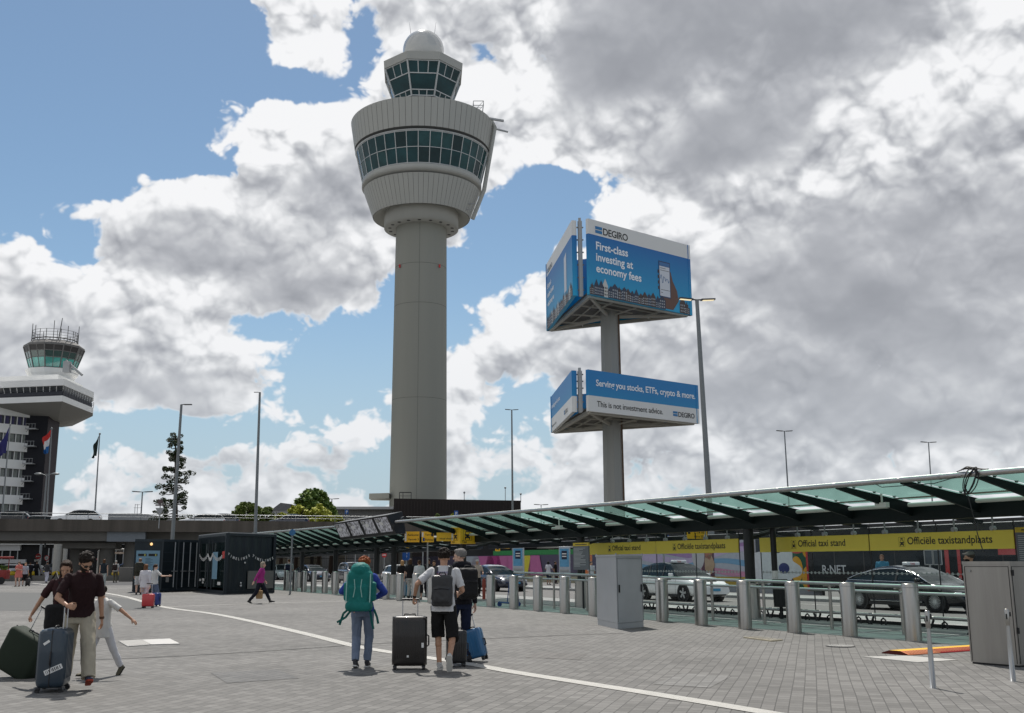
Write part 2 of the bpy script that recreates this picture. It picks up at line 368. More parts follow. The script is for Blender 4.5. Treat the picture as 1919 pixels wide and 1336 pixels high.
def person(label, loc, heading, height=1.75, build=1.0, female=False, skin="tan", top=((.03, .03, .035), "short"), bottom=((.5, .45, .36), "trousers"),
           hair=((.03, .02, .015), "short"), shoes=(.05, .05, .05), feet=((-.10, .0, 0), (.10, .0, 0)), wrists=None, poles=None, lean=0.0, head=(0, 0), fine=False, twist=0.0,
           group=None, beard=None, glasses=False, sole=None, curls=(.5, .5), lift=(0, 0), toe=(0, 0), hips=0.0, palm=None, skirt=None, cap_col=None, waist=None, topvar=.1):
    """local frame: +Y forward, +X right, feet on z = 0; heading 0 looks away from the camera"""
    s = height / 1.75; vox = .0062 if fine else .013
    root = thing("person", label, "person", loc, heading, group)
    K = Vector; up = K((0, 0, 1)); fw = K((0, 1, 0)); rt = K((1, 0, 0))
    tl = lambda zz: K((0, sin(lean) * (zz - .95) * s, .95 * s + cos(lean) * (zz - .95) * s - hips * s)) if zz > .95 else K((0, 0, zz * s - hips * s))
    tf = K((0, cos(lean), -sin(lean))); ct, st = cos(twist), sin(twist); trt = K((ct, st, 0)); tfw = K((-st, ct * cos(lean), -sin(lean)))
    fb = .93 if female else 1.0; B = build
    shw = (.165 if female else .185) * s * (.7 + .3 * B); hpw = .092 * s
    hipL = K((-hpw, 0, .90 * s - hips * s)); hipR = K((hpw, 0, .90 * s - hips * s))
    legs = []
    for i, (hp, ft) in enumerate(((hipL, feet[0]), (hipR, feet[1]))):
        an = K((ft[0] * s, ft[1] * s, (.085 + lift[i]) * s)); kn, an = ik(hp, an, .43 * s, .415 * s, (0.12 * (-1 if i == 0 else 1), 1, 0)); legs.append((hp, kn, an, toe[i]))
    base_w = ((-.24, .03, .82), (.24, .03, .82)) if wrists is None else wrists
    pol = poles or ((-.5, -1, -.2), (.5, -1, -.2)); arms = []
    for i in (0, 1):
        sg = -1 if i == 0 else 1; sh = tl(1.42) + trt * (sg * shw)
        el, wr = ik(sh, K(base_w[i]) * s, .295 * s, .255 * s, pol[i]); arms.append((sh, el, wr))
    def torso(mb, g=0.0, hem=.86, belly=1.0, flare=0.0):
        e = 1.06 if female else 1.0
        L = [(hem, .160 * (1.04 if female else .97) + flare, .112 + flare, 0), (.98, .158 + flare * .5, .110 * belly, 0), (1.08, .138 * fb + flare * .3, .100 * belly, 1), (1.20, .152 * fb, .108, 1), (1.32, .172 * fb, .112 * e, 1), (1.40, .170 * fb, .092, 1), (1.455, .125, .068, 1), (1.50, .066, .058, 1)]
        rr = []
        for z, w, d, tt in L:
            rr.append((tl(z), w * s * (.55 + .45 * B) * (1 if z > 1.35 else (.6 + .4 * B)) + g, d * s * B + g, trt if tt else rt, tfw if tt else fw))
        rings(mb, rr)
    # --- body: one surface
    mb = MB(); torso(mb)
    for i, (sh, el, wr) in enumerate(arms):
        cap(mb, sh, el, .046 * s * B, .038 * s * B); cap(mb, el, wr, .037 * s * B, .024 * s)
        m_ = (el * .62 + wr * .38); mb.sph(m_, .037 * s * B, 10)
        d = (wr - el).normalized(); sg = -1 if i == 0 else 1
        pn = palm[i] if palm and palm[i] else (-sg, 0, 0); td = (0, 1, 0) if abs(d.y) < .8 else (0, 0, 1)
        if palm and palm[i] and len(palm[i]) > 3: td = palm[i][3:6]; pn = palm[i][:3]
        hd = d if not (palm and palm[i] and len(palm[i]) > 6) else K(palm[i][6:9])
        hand(mb, wr, hd, pn, td, s, curls[i], fine)
    for hp, kn, an, tp in legs:
        cap(mb, hp, kn, .085 * s * B, .055 * s * B); cap(mb, kn, an, .052 * s * B, .036 * s); mb.sph(kn * .68 + an * .32 + K((0, -.012 * s, 0)), .054 * s * B, 10)
    nk = tl(1.46); yaw, pit = head; hc = tl(1.46) + (up * cos(lean * .5) + fw * sin(lean * .5)) * (.152 * s) + fw * (.02 * s) + fw * (sin(pit) * .05 * s) - up * ((1 - cos(pit)) * .04 * s)
    HM = Matrix.Translation(hc) @ Matrix.Rotation(-yaw, 4, 'Z') @ Matrix.Rotation(-pit, 4, 'X') @ Matrix.Scale(s, 4)
    cap(mb, nk - up * .03 * s, hc - up * .05 * s - fw * .012 * s, .056 * s * (.9 if female else 1), .052 * s * (.88 if female else 1))
    def H(c, r, sc=(1, 1, 1), n=14, m=None): (m or mb).sph((0, 0, 0), 1, n, sc=(r * sc[0], r * sc[1], r * sc[2]), M=HM @ Matrix.Translation(c))
    H((0, -.008, .035), 1, (.076, .094, .088)); H((0, .022, -.03), 1, (.060, .070, .080)); H((0, .05, -.085), 1, (.033, .030, .026)); H((0, .055, .02), 1, (.055, .04, .045))
    cap_a = HM @ K((0, .088, .012)); cap_b = HM @ K((0, .112, -.022)); cap(mb, cap_a, cap_b, .009 * s, .014 * s, 8)
    for sg in (-1, 1): H((sg * .076, -.008, -.005), 1, (.010, .020, .032), 8)
    H((0, .086, -.058), 1, (.024, .012, .010), 8); H((.0, .075, .030), 1, (.048, .018, .012), 8)
    sm = pm("skin_" + skin, SKIN[skin], .5, var=.06, scale=12)
    soft(mb, "body", sm, root, vox, 3)
    # --- face
    e = MB()
    for sg in (-1, 1): H((sg * .030, .081, .008), 1, (.013, .008, .007), 8, e)
    e.build("eyes", pm("eye_dark", (.02, .015, .012), .25, var=0), root)
    e = MB(); H((0, .0955, -.060), 1, (.022, .006, .0035), 8, e); e.build("mouth", pm("lips", (.28, .09, .075), .5, var=0), root)
    # --- hair
    hcCol, hs = hair; hm = pm("hair_%02x%02x%02x" % tuple(int(c * 255) for c in hcCol), hcCol, .65, var=.35, scale=60, bump=.6, bscale=140)
    h = MB()
    if hs != "bald":
        H((0, -.020, .050), 1, (.086, .098, .086), 16, h); H((0, .035, .098), 1, (.062, .055, .030), 12, h)
        for sg in (-1, 1): H((sg * .072, -.012, .030), 1, (.016, .035, .042), 10, h)
    if hs == "curly":
        rr = random.Random(5)
        for k in range(46):
            t = rr.uniform(0, 2 * pi); z = rr.uniform(-.15, 1); q = sqrt(max(0, 1 - z * z)); 
            H((.083 * q * cos(t), -.018 + .096 * q * sin(t) * (.85 if sin(t) > 0 else 1), .062 + .078 * z), 1, (.024, .024, .022), 8, h)
    if hs in ("long", "bob"):
        Lh = .26 if hs == "long" else .10
        h.loft([[HM @ K((w * cos(2 * pi * k / 12), -.035 + d * sin(2 * pi * k / 12), z)) for k in range(12)] for z, w, d in ((.06, .085, .085), (-.04, .092, .075), (-.10, .090, .065), (-.10 - Lh * .5, .085, .05), (-.10 - Lh, .06, .03))])
    if hs == "bun": H((0, -.10, .09), 1, (.045, .045, .045), 10, h); H((0, -.05, -.03), 1, (.06, .05, .05), 10, h)
    if hs == "pony": H((0, -.11, .02), 1, (.03, .04, .05), 10, h); H((0, -.12, -.08), 1, (.028, .025, .09), 10, h)
    if h.v: soft(h, "hair", hm, root, vox * 1.0, 2, fold=.007 * s if fine else .006, fscale=55)
    if beard:
        b = MB(); H((0, .028, -.052), 1, (.066, .066, .058), 14, b); H((0, .055, -.090), 1, (.040, .036, .030), 10, b); H((0, .095, -.047), 1, (.028, .010, .006), 8, b)
        soft(b, "beard", pm("beard_hair", beard, .8, var=.3, scale=60), root, vox, 1, fold=.004, fscale=60)
        e = MB(); H((0, .107, -.060), 1, (.020, .006, .004), 8, e); e.build("lips", pm("lips", (.28, .09, .075), .5), root)
    if glasses:
        g = MB()
        for sg in (-1, 1):
            H((sg * .032, .094, .008), 1, (.026, .007, .020), 12, g); g.tube(HM @ K((sg * .055, .088, .012)), HM @ K((sg * .080, .0, .010)), .003)
        g.tube(HM @ K((-.01, .100, .014)), HM @ K((.01, .100, .014)), .003); g.build("sunglasses", pm("dark_lens", (.012, .010, .010), .12, var=0), root)
    if cap_col:
        c = MB(); H((0, -.012, .070), 1, (.090, .104, .070), 14, c); H((0, .10, .075), 1, (.062, .060, .008), 12, c); soft(c, "cap", pm("cap_%d" % int(cap_col[0] * 999), cap_col, .8), root, vox, 1)
    # --- clothes
    tc, sl = top; cm = pm("cloth_%02x%02x%02x" % tuple(int(c * 255) for c in tc), tc, .85, var=topvar, scale=9, bump=.25, bscale=260)
    t = MB(); torso(t, .016 * s, hem=(waist or (.88 if sl != "dress" else .62)), flare=.012 if sl != "dress" else .06)
    for i, (sh, el, wr) in enumerate(arms):
        if sl in ("short", "dress"): e2 = sh.lerp(el, .82); t.tube(sh, e2, .059 * s * B, .062 * s * B, 14); t.sph(sh, .059 * s * B, 12)
        elif sl == "long":
            cap(t, sh, el, .066 * s * B, .054 * s * B); t.tube(el, el.lerp(wr, .96), .054 * s * B, .038 * s, 12)
        else: t.sph(sh - K((0, 0, .01)), .058 * s * B, 12)
    soft(t, {"dress": "dress", "vest": "vest"}.get(sl, "shirt" if sl == "short" else "jacket"), cm, root, vox * 1.15, 4, fold=.010 * s, fscale=10, seed=loc[0])
    bc, bs = bottom; bm_ = pm("cloth_%02x%02x%02x" % tuple(int(c * 255) for c in bc), bc, .85, var=.12, scale=9, bump=.25, bscale=260)
    if bs != "none":
        q = MB(); rings(q, [(tl(.80), .155 * s * (.6 + .4 * B), .112 * s, rt, fw), (tl(.88), .168 * s * (.6 + .4 * B), .122 * s, rt, fw), (tl(1.0), .152 * s * (.6 + .4 * B), .108 * s, rt, fw)])
        if bs == "skirt":
            rings(q, [(tl(.30) * 1, .20 * s, .17 * s, rt, fw), (tl(.6), .185 * s, .15 * s, rt, fw), (tl(.95), .15 * s, .11 * s, rt, fw)])
        else:
            for hp, kn, an, tp in legs:
                lo = .96 if bs != "loose" else 1.0; w0, w1, w2 = (.098, .074, .062) if bs != "loose" else (.105, .096, .088)
                if bs == "slim": w0, w1, w2 = .092, .062, .046
                q.tube(hp + K((0, 0, .02)), kn, w0 * s * B, (w1 if bs != "shorts" else .098) * s * B, 16)
                if bs == "shorts": q.tube(kn, kn.lerp(an, .08), .098 * s * B, .098 * s * B, 16)
                else: q.sph(kn, w1 * s * B, 12); q.tube(kn, kn.lerp(an, lo), w1 * s * B, w2 * s, 16)
        soft(q, {"shorts": "shorts", "skirt": "skirt"}.get(bs, "trousers"), bm_, root, vox * 1.15, 4, fold=.011 * s, fscale=8.5, seed=loc[1])
    scm = pm("shoe_%02x%02x%02x" % tuple(int(c * 255) for c in shoes), shoes, .6, var=.1); som = pm("sole_%d" % (int(sole[0] * 99) if sole else 3), sole or (.03, .03, .03), .7, var=.1)
    for hp, kn, an, tp in legs:
        sd = K((0, cos(tp), -sin(tp))); su = K((0, sin(tp), cos(tp))); o = an - up * 0; f = MB()
        pts = [(-.055, .03, .028, .045), (-.03, .042, .034, .05), (.03, .03, .040, .045), (.09, .012, .046, .03), (.15, 0, .044, .022), (.185, -.004, .030, .014)]
        rr = []
        for yy, zz, hw, hh in pts: rr.append([o + sd * yy * s + su * ((-.07 + hh) * s) + rt * (hw * s * cos(2 * pi * k / 12)) + su * (hh * s * sin(2 * pi * k / 12)) for k in range(12)])
        f.loft(rr); f.tube(o + su * (-.02 * s), o + su * (.022 * s), .044 * s, .039 * s, 12)
        sh_ = soft(f, "shoe", scm, root, vox * .9, 2)
        g = MB(); g.loft([[o + sd * yy * s + su * ((-.082 + z) * s) + rt * (x * s) for (x, z) in ((-hw, 0), (hw, 0), (hw, .018), (-hw, .018))] for yy, hw in ((-.062, .026), (-.04, .036), (.03, .036), (.09, .046), (.15, .044), (.188, .028))], smooth=False)
        g.build("sole", som, sh_)
    return root, dict(arms=arms, legs=legs, head=HM, s=s, tl=tl)
def W(root, p):                                  # local point of a placed thing -> world
    return Matrix.Translation(root.location) @ root.rotation_euler.to_matrix().to_4x4() @ Vector(p)

# ---------------------------------------------------------------- luggage
def suitcase(label, loc, rz, w, d, h, col, tilt=0.0, handle=.38, rough=.35, ribs=7, stickers=None, soft_=False, two=False, group=None, hmat=None, tilt_axis='X', kind="suitcase"):
    root = thing(kind, label, "suitcase", loc, rz, group); root.rotation_mode = 'XYZ'
    root.rotation_euler = (tilt, 0, rz) if tilt_axis == 'X' else (0, tilt, rz)
    m = pm("luggage_%02x%02x%02x" % tuple(int(c * 255) for c in col), col, rough, var=.08, scale=6, coat=.0 if soft_ else .3, bump=.15 if soft_ else .02, bscale=200)
    blk = pm("black_plastic", (.018, .018, .02), .45, var=.1); met = hmat or pm("handle_alu", (.55, .56, .58), .3, .9, var=.05)
    z0 = .055; b = MB(); b.box((0, 0, z0 + (h - z0) / 2), (w, d, h - z0), bev=min(w, d) * .2)
    for k in range(ribs):
        x = (k - (ribs - 1) / 2) * w * .84 / ribs
        for sg in (-1, 1): b.box((x, sg * d / 2, z0 + (h - z0) * .53), (w * .30 / ribs, .012, (h - z0) * .76), bev=.004)
    sh = b.build("shell", m, root)
    z = MB(); z.box((0, 0, z0 + (h - z0) / 2), (w + .006, .012, h - z0 - .02), bev=.003); z.build("zip", blk, root)
    for sx in (-1, 1):
        for sy in (-1, 1):
            if two and sy > 0: continue
            q = MB(); cx, cy = sx * (w / 2 - .045), sy * (d / 2 - .04); q.tube((cx - .02, cy + sy * .01, .028), (cx + .02, cy + sy * .01, .028), .028, n=14); q.box((cx, cy, .05), (.055, .05, .03), bev=.006); q.build("wheel", blk, root)
    if handle > 0:
        q = MB(); hw = w * .22
        for sx in (-1, 1): q.tube((sx * hw, d * .28, h - .03), (sx * hw, d * .28, h + handle), .0075, n=8)
        q.build("telescopic_handle", met, root)
        q = MB(); q.tube((-hw - .015, d * .28, h + handle), (hw + .015, d * .28, h + handle), .016, n=10); q.build("grip", blk, root)
    q = MB(); q.path([(-.09, 0, h - .01), (-.08, 0, h + .025), (.08, 0, h + .025), (.09, 0, h - .01)], .011); q.build("top_handle", blk, root)
    q = MB(); q.path([(w / 2 - .01, 0, h * .42), (w / 2 + .028, 0, h * .45), (w / 2 + .028, 0, h * .62), (w / 2 - .01, 0, h * .65)], .011); q.build("side_handle", blk, root)
    if stickers:
        for (x, zz, ww, hh, ang, st) in stickers:
            side = zz < 0; zz = abs(zz)
            q = MB(); c, s_ = cos(ang), sin(ang); O = Vector((x, -d / 2 - .014, zz)); Rt = Vector((c, 0, s_)); Up = Vector((-s_, 0, c))
            if side: O = Vector((w / 2 + .002, x, zz)); Rt = Vector((0, c, s_)); Up = Vector((0, -s_, c))
            q.shape([(-ww / 2, -hh / 2), (ww / 2, -hh / 2), (ww / 2, hh / 2), (-ww / 2, hh / 2)], O, Rt, Up, depth=.001)
            if st:
                rr = random.Random(3); xx = -ww * .42
                while xx < ww * .42:
                    t_ = rr.uniform(.003, .012); q.shape([(xx, -hh * .33), (xx + t_, -hh * .33), (xx + t_, hh * .33), (xx, hh * .33)], O, Rt, Up, 1, off=.002); xx += t_ + rr.uniform(.004, .02)
            q.build("baggage_tag", [pm("paper_white", (.75, .75, .73), .6, var=.04), blk], root)
    return root
# ---------------------------------------------------------------- cars (local frame: +X is the nose)
def interp(tab, x):
    for (x0, y0), (x1, y1) in zip(tab, tab[1:]):
        if (x0 - x) * (x1 - x) <= 0:
            t = (x - x0) / (x1 - x0); t = t * t * (3 - 2 * t) * .35 + t * .65; return y0 + (y1 - y0) * t
    return tab[0][1] if abs(x - tab[0][0]) < abs(x - tab[-1][0]) else tab[-1][1]
CARK = {
 "cross": dict(L=4.75, W=1.92, top=[(.5, .60), (.47, .76), (.40, .88), (.30, .98), (.20, 1.03), (0, 1.04), (-.3, 1.08), (-.44, 1.10), (-.5, .98)], roof=[(.235, 1.00), (.14, 1.30), (.03, 1.55), (-.07, 1.62), (-.2, 1.61), (-.34, 1.47), (-.47, 1.10)], r=.35, wf=.305, wr=-.305, bp=(-.015, -.235)),
 "sedan": dict(L=5.15, W=1.92, top=[(.5, .50), (.475, .68), (.40, .80), (.30, .90), (.25, .95), (0, .97), (-.3, 1.00), (-.43, 1.01), (-.5, .86)], roof=[(.28, .93), (.16, 1.24), (.05, 1.44), (-.05, 1.50), (-.17, 1.46), (-.32, 1.27), (-.45, 1.00)], r=.36, wf=.318, wr=-.305, bp=(.0, -.2)),
 "suv": dict(L=4.7, W=1.9, top=[(.5, .72), (.48, .92), (.40, 1.04), (.28, 1.10), (.2, 1.12), (0, 1.12), (-.3, 1.14), (-.45, 1.16), (-.5, 1.05)], roof=[(.225, 1.10), (.13, 1.42), (.04, 1.64), (-.06, 1.70), (-.2, 1.70), (-.36, 1.63), (-.485, 1.14)], r=.36, wf=.30, wr=-.30, bp=(-.02, -.24)),
 "hatch": dict(L=4.25, W=1.8, top=[(.5, .56), (.47, .76), (.40, .86), (.28, .96), (.2, .99), (0, 1.0), (-.3, 1.03), (-.45, 1.02), (-.5, .9)], roof=[(.25, .97), (.13, 1.26), (.03, 1.45), (-.06, 1.50), (-.2, 1.49), (-.38, 1.38), (-.485, 1.02)], r=.32, wf=.31, wr=-.31, bp=(-.02, -.25)),
 "estate": dict(L=4.85, W=1.86, top=[(.5, .52), (.47, .74), (.40, .84), (.28, .94), (.2, .97), (0, .98), (-.3, 1.01), (-.46, 1.02), (-.5, .9)], roof=[(.24, .95), (.12, 1.27), (.03, 1.45), (-.06, 1.50), (-.25, 1.49), (-.40, 1.42), (-.49, 1.02)], r=.34, wf=.31, wr=-.29, bp=(-.01, -.22))}
def make_car(label, loc, rz, kind, paint, cat="car", group=None, taxi=None, rim="five", roofdark=False, chrome=False, plate=(.75, .62, .1), nm="car", trim=None):
    k = CARK[kind]; L, Wd = k["L"], k["W"]; hw = Wd / 2; root = thing(nm, label, cat, loc, rz, group)
    blk = pm("car_black_trim", (.012, .012, .013), .5, var=.1); gl = pm("car_glass", (.010, .016, .018), .06, var=0, ior=1.30); rub = pm("tyre_rubber", (.015, .015, .016), .8, var=.15)
    alu = pm("rim_alloy", (.50, .51, .52), .28, .85, var=.04); chm = pm("chrome_trim", (.8, .8, .82), .12, 1.0, var=0)
    zt = lambda x: interp(k["top"], x / L); zr = lambda x: interp(k["roof"], x / L)
    def plan(x):
        t = abs(x / L) * 2; e = hw * (1 - .05 * t ** 2 - .16 * max(0, (t - .72) / .28) ** 2.2); return e
    def end(x): t = max(0, (abs(x / L) * 2 - .93) / .07); return t
    # lower body
    xs = [L * (.5 - i / 44.0) for i in range(45)]; b = MB(); rr = []
    for x in xs:
        w = plan(x); z1 = zt(x); zb = .22 + .10 * end(x); h = z1 - zb; half = [(0, zb), (w * .80, zb), (w * .95, zb + .06), (w * .985, zb + h * .30), (w, zb + h * .52), (w * .975, zb + h * .78), (w * .93, z1 - .045), (w * .86, z1), (w * .5, z1 + .022), (0, z1 + .03)]
        row = [Vector((x, y, z)) for y, z in half] + [Vector((x, -y, z)) for y, z in half[-2:0:-1]]; rr.append(row)
    b.loft(rr); body = b.build("body", paint, root)
    # greenhouse split in glass and painted roof
    r0, r1 = k["roof"][0][0] * L, k["roof"][-1][0] * L; NS = 26; gx = [r0 + (r1 - r0) * i / NS for i in range(NS + 1)]
    glass = MB(); roof = MB(); wsh = MB(); rwn = MB(); rows = []
    for x in gx:
        w = plan(x); z1 = zt(x) - .02; z2 = max(zr(x), z1 + .01); t = min(1, (z2 - z1) / .52); wb = w * .90; wt = wb - .24 * t * .9
        half = [(wb, z1), (wb - (wb - wt) * .5, z1 + (z2 - z1) * .46), (wt + .03, z1 + (z2 - z1) * .84), (wt - .03, z2 - .012), (wt * .6, z2 + .012), (0, z2 + .02)]
        rows.append([Vector((x, y, z)) for y, z in half] + [Vector((x, -y, z)) for y, z in half[-2::-1]])
    xa = k["roof"][2][0] * L; xc = k["roof"][-2][0] * L
    pil = [k["bp"][0] * L, k["bp"][1] * L]
    for i in range(NS):
        xm = (gx[i] + gx[i + 1]) / 2; n = len(rows[0])
        for j in range(n - 1):
            side = j in (0, 1, n - 2, n - 3); top = not side; q = [rows[i][j], rows[i][j + 1], rows[i + 1][j + 1], rows[i + 1][j]]
            if top:
                tgt = wsh if xm > xa + .02 else (rwn if xm < xc + .12 else roof)
                if j in (2, n - 4): tgt = roof
            else:
                tgt = glass
                if i in (0, NS - 1): tgt = roof
            tgt.add(q, [(0, 1, 2, 3)], 0, True)
    roof.build("roof", paint if not roofdark else [gl], root); wsh.build("windscreen", gl, root); rwn.build("rear_window", gl, root)
    glass.build("side_windows", gl, root)
    p = MB()
    for xp, wd in ((pil[0], .075), (pil[1], .07)):
        for sg in (-1, 1):
            w = plan(xp); z1 = zt(xp) - .02; z2 = zr(xp); t = min(1, (z2 - z1) / .52); wb = w * .90; wt = wb - .216 * t
            p.bar((xp - .0, sg * (wb + .003), z1), (xp - .02, sg * (wt + .035), z1 + (z2 - z1) * .86), wd, .012, up=(0, 1, 0))
    p.build("pillars", blk, root)
    if chrome:
        c = MB()
        for sg in (-1, 1):
            pts = []
            for i in range(1, NS):
                r_ = rows[i]; v = r_[2] if sg > 0 else r_[-3]; pts.append(v + Vector((0, sg * .006, 0)))
            c.path(pts, .012, 6); c.path([(gx[i], sg * (plan(gx[i]) * .905 + .004), zt(gx[i]) + .0) for i in range(2, NS)], .010, 6)
            c.bar((k["wf"] * L - .5, sg * (hw * .985 + .004), .33), (k["wr"] * L + .5, sg * (hw * .985 + .004), .33), .02, .02)
        c.build("chrome_trim", chm, root)
    # sills, door seams, handles, mirrors
    s_ = MB()
    for sg in (-1, 1):
        s_.bar((k["wf"] * L - .42, sg * hw * .955, .25), (k["wr"] * L + .42, sg * hw * .955, .25), .06, .10)
    s_.box((L * .487, 0, .34), (.10, Wd * .62, .16), bev=.03); s_.box((-L * .487, 0, .34), (.10, Wd * .62, .18), bev=.03); s_.build("lower_trim", blk, root)
    s_ = MB()
    for sg in (-1, 1):
        for xd in (k["wf"] * L - .52, pil[0], pil[1] - .02):
            z1 = zt(xd) - .03; y = plan(xd); s_.add([(xd + dx, sg * (y * f + .002), .28 + (z1 - .28) * g) for g, f in ((0, .975), (.35, .995), (.6, 1.0), (.85, .975), (1, .93)) for dx in (-.005, .005)], [(2 * i, 2 * i + 1, 2 * i + 3, 2 * i + 2) for i in range(4)])
    s_.build("door_seams", blk, root)
    for sg in (-1, 1):
        for xd in (pil[0] + .16, pil[1] + .20):
            q = MB(); q.box((xd, sg * (plan(xd) * .985 + .004), zt(xd) - .17), (.17, .022, .022), bev=.006); q.build("door_handle", chm if chrome else paint, root)
        q = MB(); xm = r0 - .42; q.box((xm, sg * (hw * .90 + .13), zt(xm) + .07), (.12, .19, .13), bev=.03); q.bar((xm, sg * hw * .88, zt(xm) + .02), (xm, sg * (hw * .9 + .08), zt(xm) + .05), .04, .03); q.build("wing_mirror", paint, root)
        q = MB(); xh = L * .462; zh = zt(xh) - .07; q.box((xh - .03, sg * (plan(xh) - .19), zh), (.22, .34, .075), bev=.03, rz=-sg * .42); q.build("headlight", pm("lamp_clear", (.62, .66, .70), .08, var=0, coat=1), root)
        q = MB(); xh = -L * .475; q.box((xh, sg * (plan(xh) - .16), zt(xh) - .16), (.10, .34, .11), bev=.03, rz=sg * .2); q.build("tail_light", pm("lamp_red", (.32, .01, .01), .12, var=0, coat=1), root)
    q = MB(); q.box((L * .494, 0, .50), (.05, Wd * .42, .20 if kind != "cross" else .05), bev=.02); q.build("grille", blk, root)
    for xx, sg in ((L * .503, 1), (-L * .503, -1)):
        q = MB(); q.box((xx + sg * .018, 0, .50 if sg > 0 else .62), (.012, .52, .11)); q.build("number_plate", pm("plate_%d" % int(plate[2] * 99), plate, .5, var=0), root)
    # wheels
    for xw in (k["wf"] * L, k["wr"] * L):
        for sg in (-1, 1):
            r = k["r"]; y1 = hw * .985
            a = MB(); a.tube((xw, sg * (y1 - .22), r + .01), (xw, sg * (y1 + .006), r + .01), r * 1.14, n=36); a.build("wheel_arch", blk, root)
            t = MB(); pr = [(r * .66, -.105), (r * .80, -.118), (r * .95, -.105), (r, -.07), (r, .07), (r * .95, .105), (r * .80, .118), (r * .66, .105)]
            t.loft([[Vector((xw + rr_ * cos(2 * pi * n / 36), sg * (y1 - .092) + z_, r + rr_ * sin(2 * pi * n / 36))) for n in range(36)] for rr_, z_ in pr])
            wh = t.build("wheel", rub, root)
            m = MB(); yo = sg * (y1 + .012); yi = sg * (y1 - .03)
            m.tube((xw, sg * (y1 - .10), r), (xw, sg * (y1 - .035), r), r * .67, n=32, mi=1)
            m.loft([[Vector((xw + q_ * cos(2 * pi * n / 36), y_, r + q_ * sin(2 * pi * n / 36))) for n in range(36)] for q_, y_ in ((r * .60, yi), (r * .63, yo), (r * .68, yo), (r * .68, yi))], mi=0, caps=False)
            ns = {"five": 5, "ten": 10, "many": 26}[rim]; swd = {"five": .085, "ten": .035, "many": .014}[rim]
            for n in range(ns):
                t_ = 2 * pi * n / ns + .2; c_, s1 = cos(t_), sin(t_); m.bar((xw + .03 * c_, yo - sg * .01, r + .03 * s1), (xw + r * .63 * c_, yo - sg * .006, r + r * .63 * s1), swd, .022, up=(0, 1, 0))
            m.tube((xw, yo - sg * .03, r), (xw, yo + sg * .004, r), .055, n=16); m.build("rim", [alu, blk], wh)
    if taxi:
        q = MB(); q.box((-.05, 0, zr(-.05) + .085), (.22, .72 if taxi == "white" else .62, .12), bev=.03); q.box((-.05, 0, zr(-.05) + .015), (.16, .5, .03), mi=1)
        sg_ = q.build("taxi_sign", [pm("sign_shell", (.70, .72, .74), .35, var=.03), blk], root)
        q = MB()
        for sg in (-1, 1):
            q.text("TAXI", .10, (-.05 + sg * .112, sg * -.16, zr(-.05) + .05), (0, sg, 0), (0, 0, 1), bold=.02, off=.002)
        q.build("lettering", pm("red_print", (.45, .02, .02), .5, var=0), sg_)
    return root
# ---------------------------------------------------------------- frames: the taxi canopy line (s along it towards the viewer, w towards the plaza)
def mkline(p0, p1):
    a = gp(*p0); b = gp(*p1); d = (b - a); d.z = 0; d.normalize(); return d
LD = mkline((532, 1107), (1704, 1203)); LN = Vector((LD.y, -LD.x, 0))
if LN.y > 0: LN = -LN
LB = gp(1410, 1159)
def LP(s, w, z=0.0): p = LB + LD * s + LN * w; p.z = z; return p
def sw(px, py): q = gp(px, py) - LB; return q.dot(LD), q.dot(LN)
def on(px, py, w):                      # where the sight line of a photo position meets the vertical plane at offset w: (s, z)
    r = ray(px, py); q = LB + LN * w
    # q + LD*s = r*t
    det = LD.x * (-r.y) + r.x * LD.y; s = (-(q.x) * (-r.y) + (-r.x) * q.y * 1.0) / det if abs(det) > 1e-9 else 0
    t = (q.y + LD.y * s) / r.y; return s, EYE + r.z * t
LANG = atan2(LD.y, LD.x)
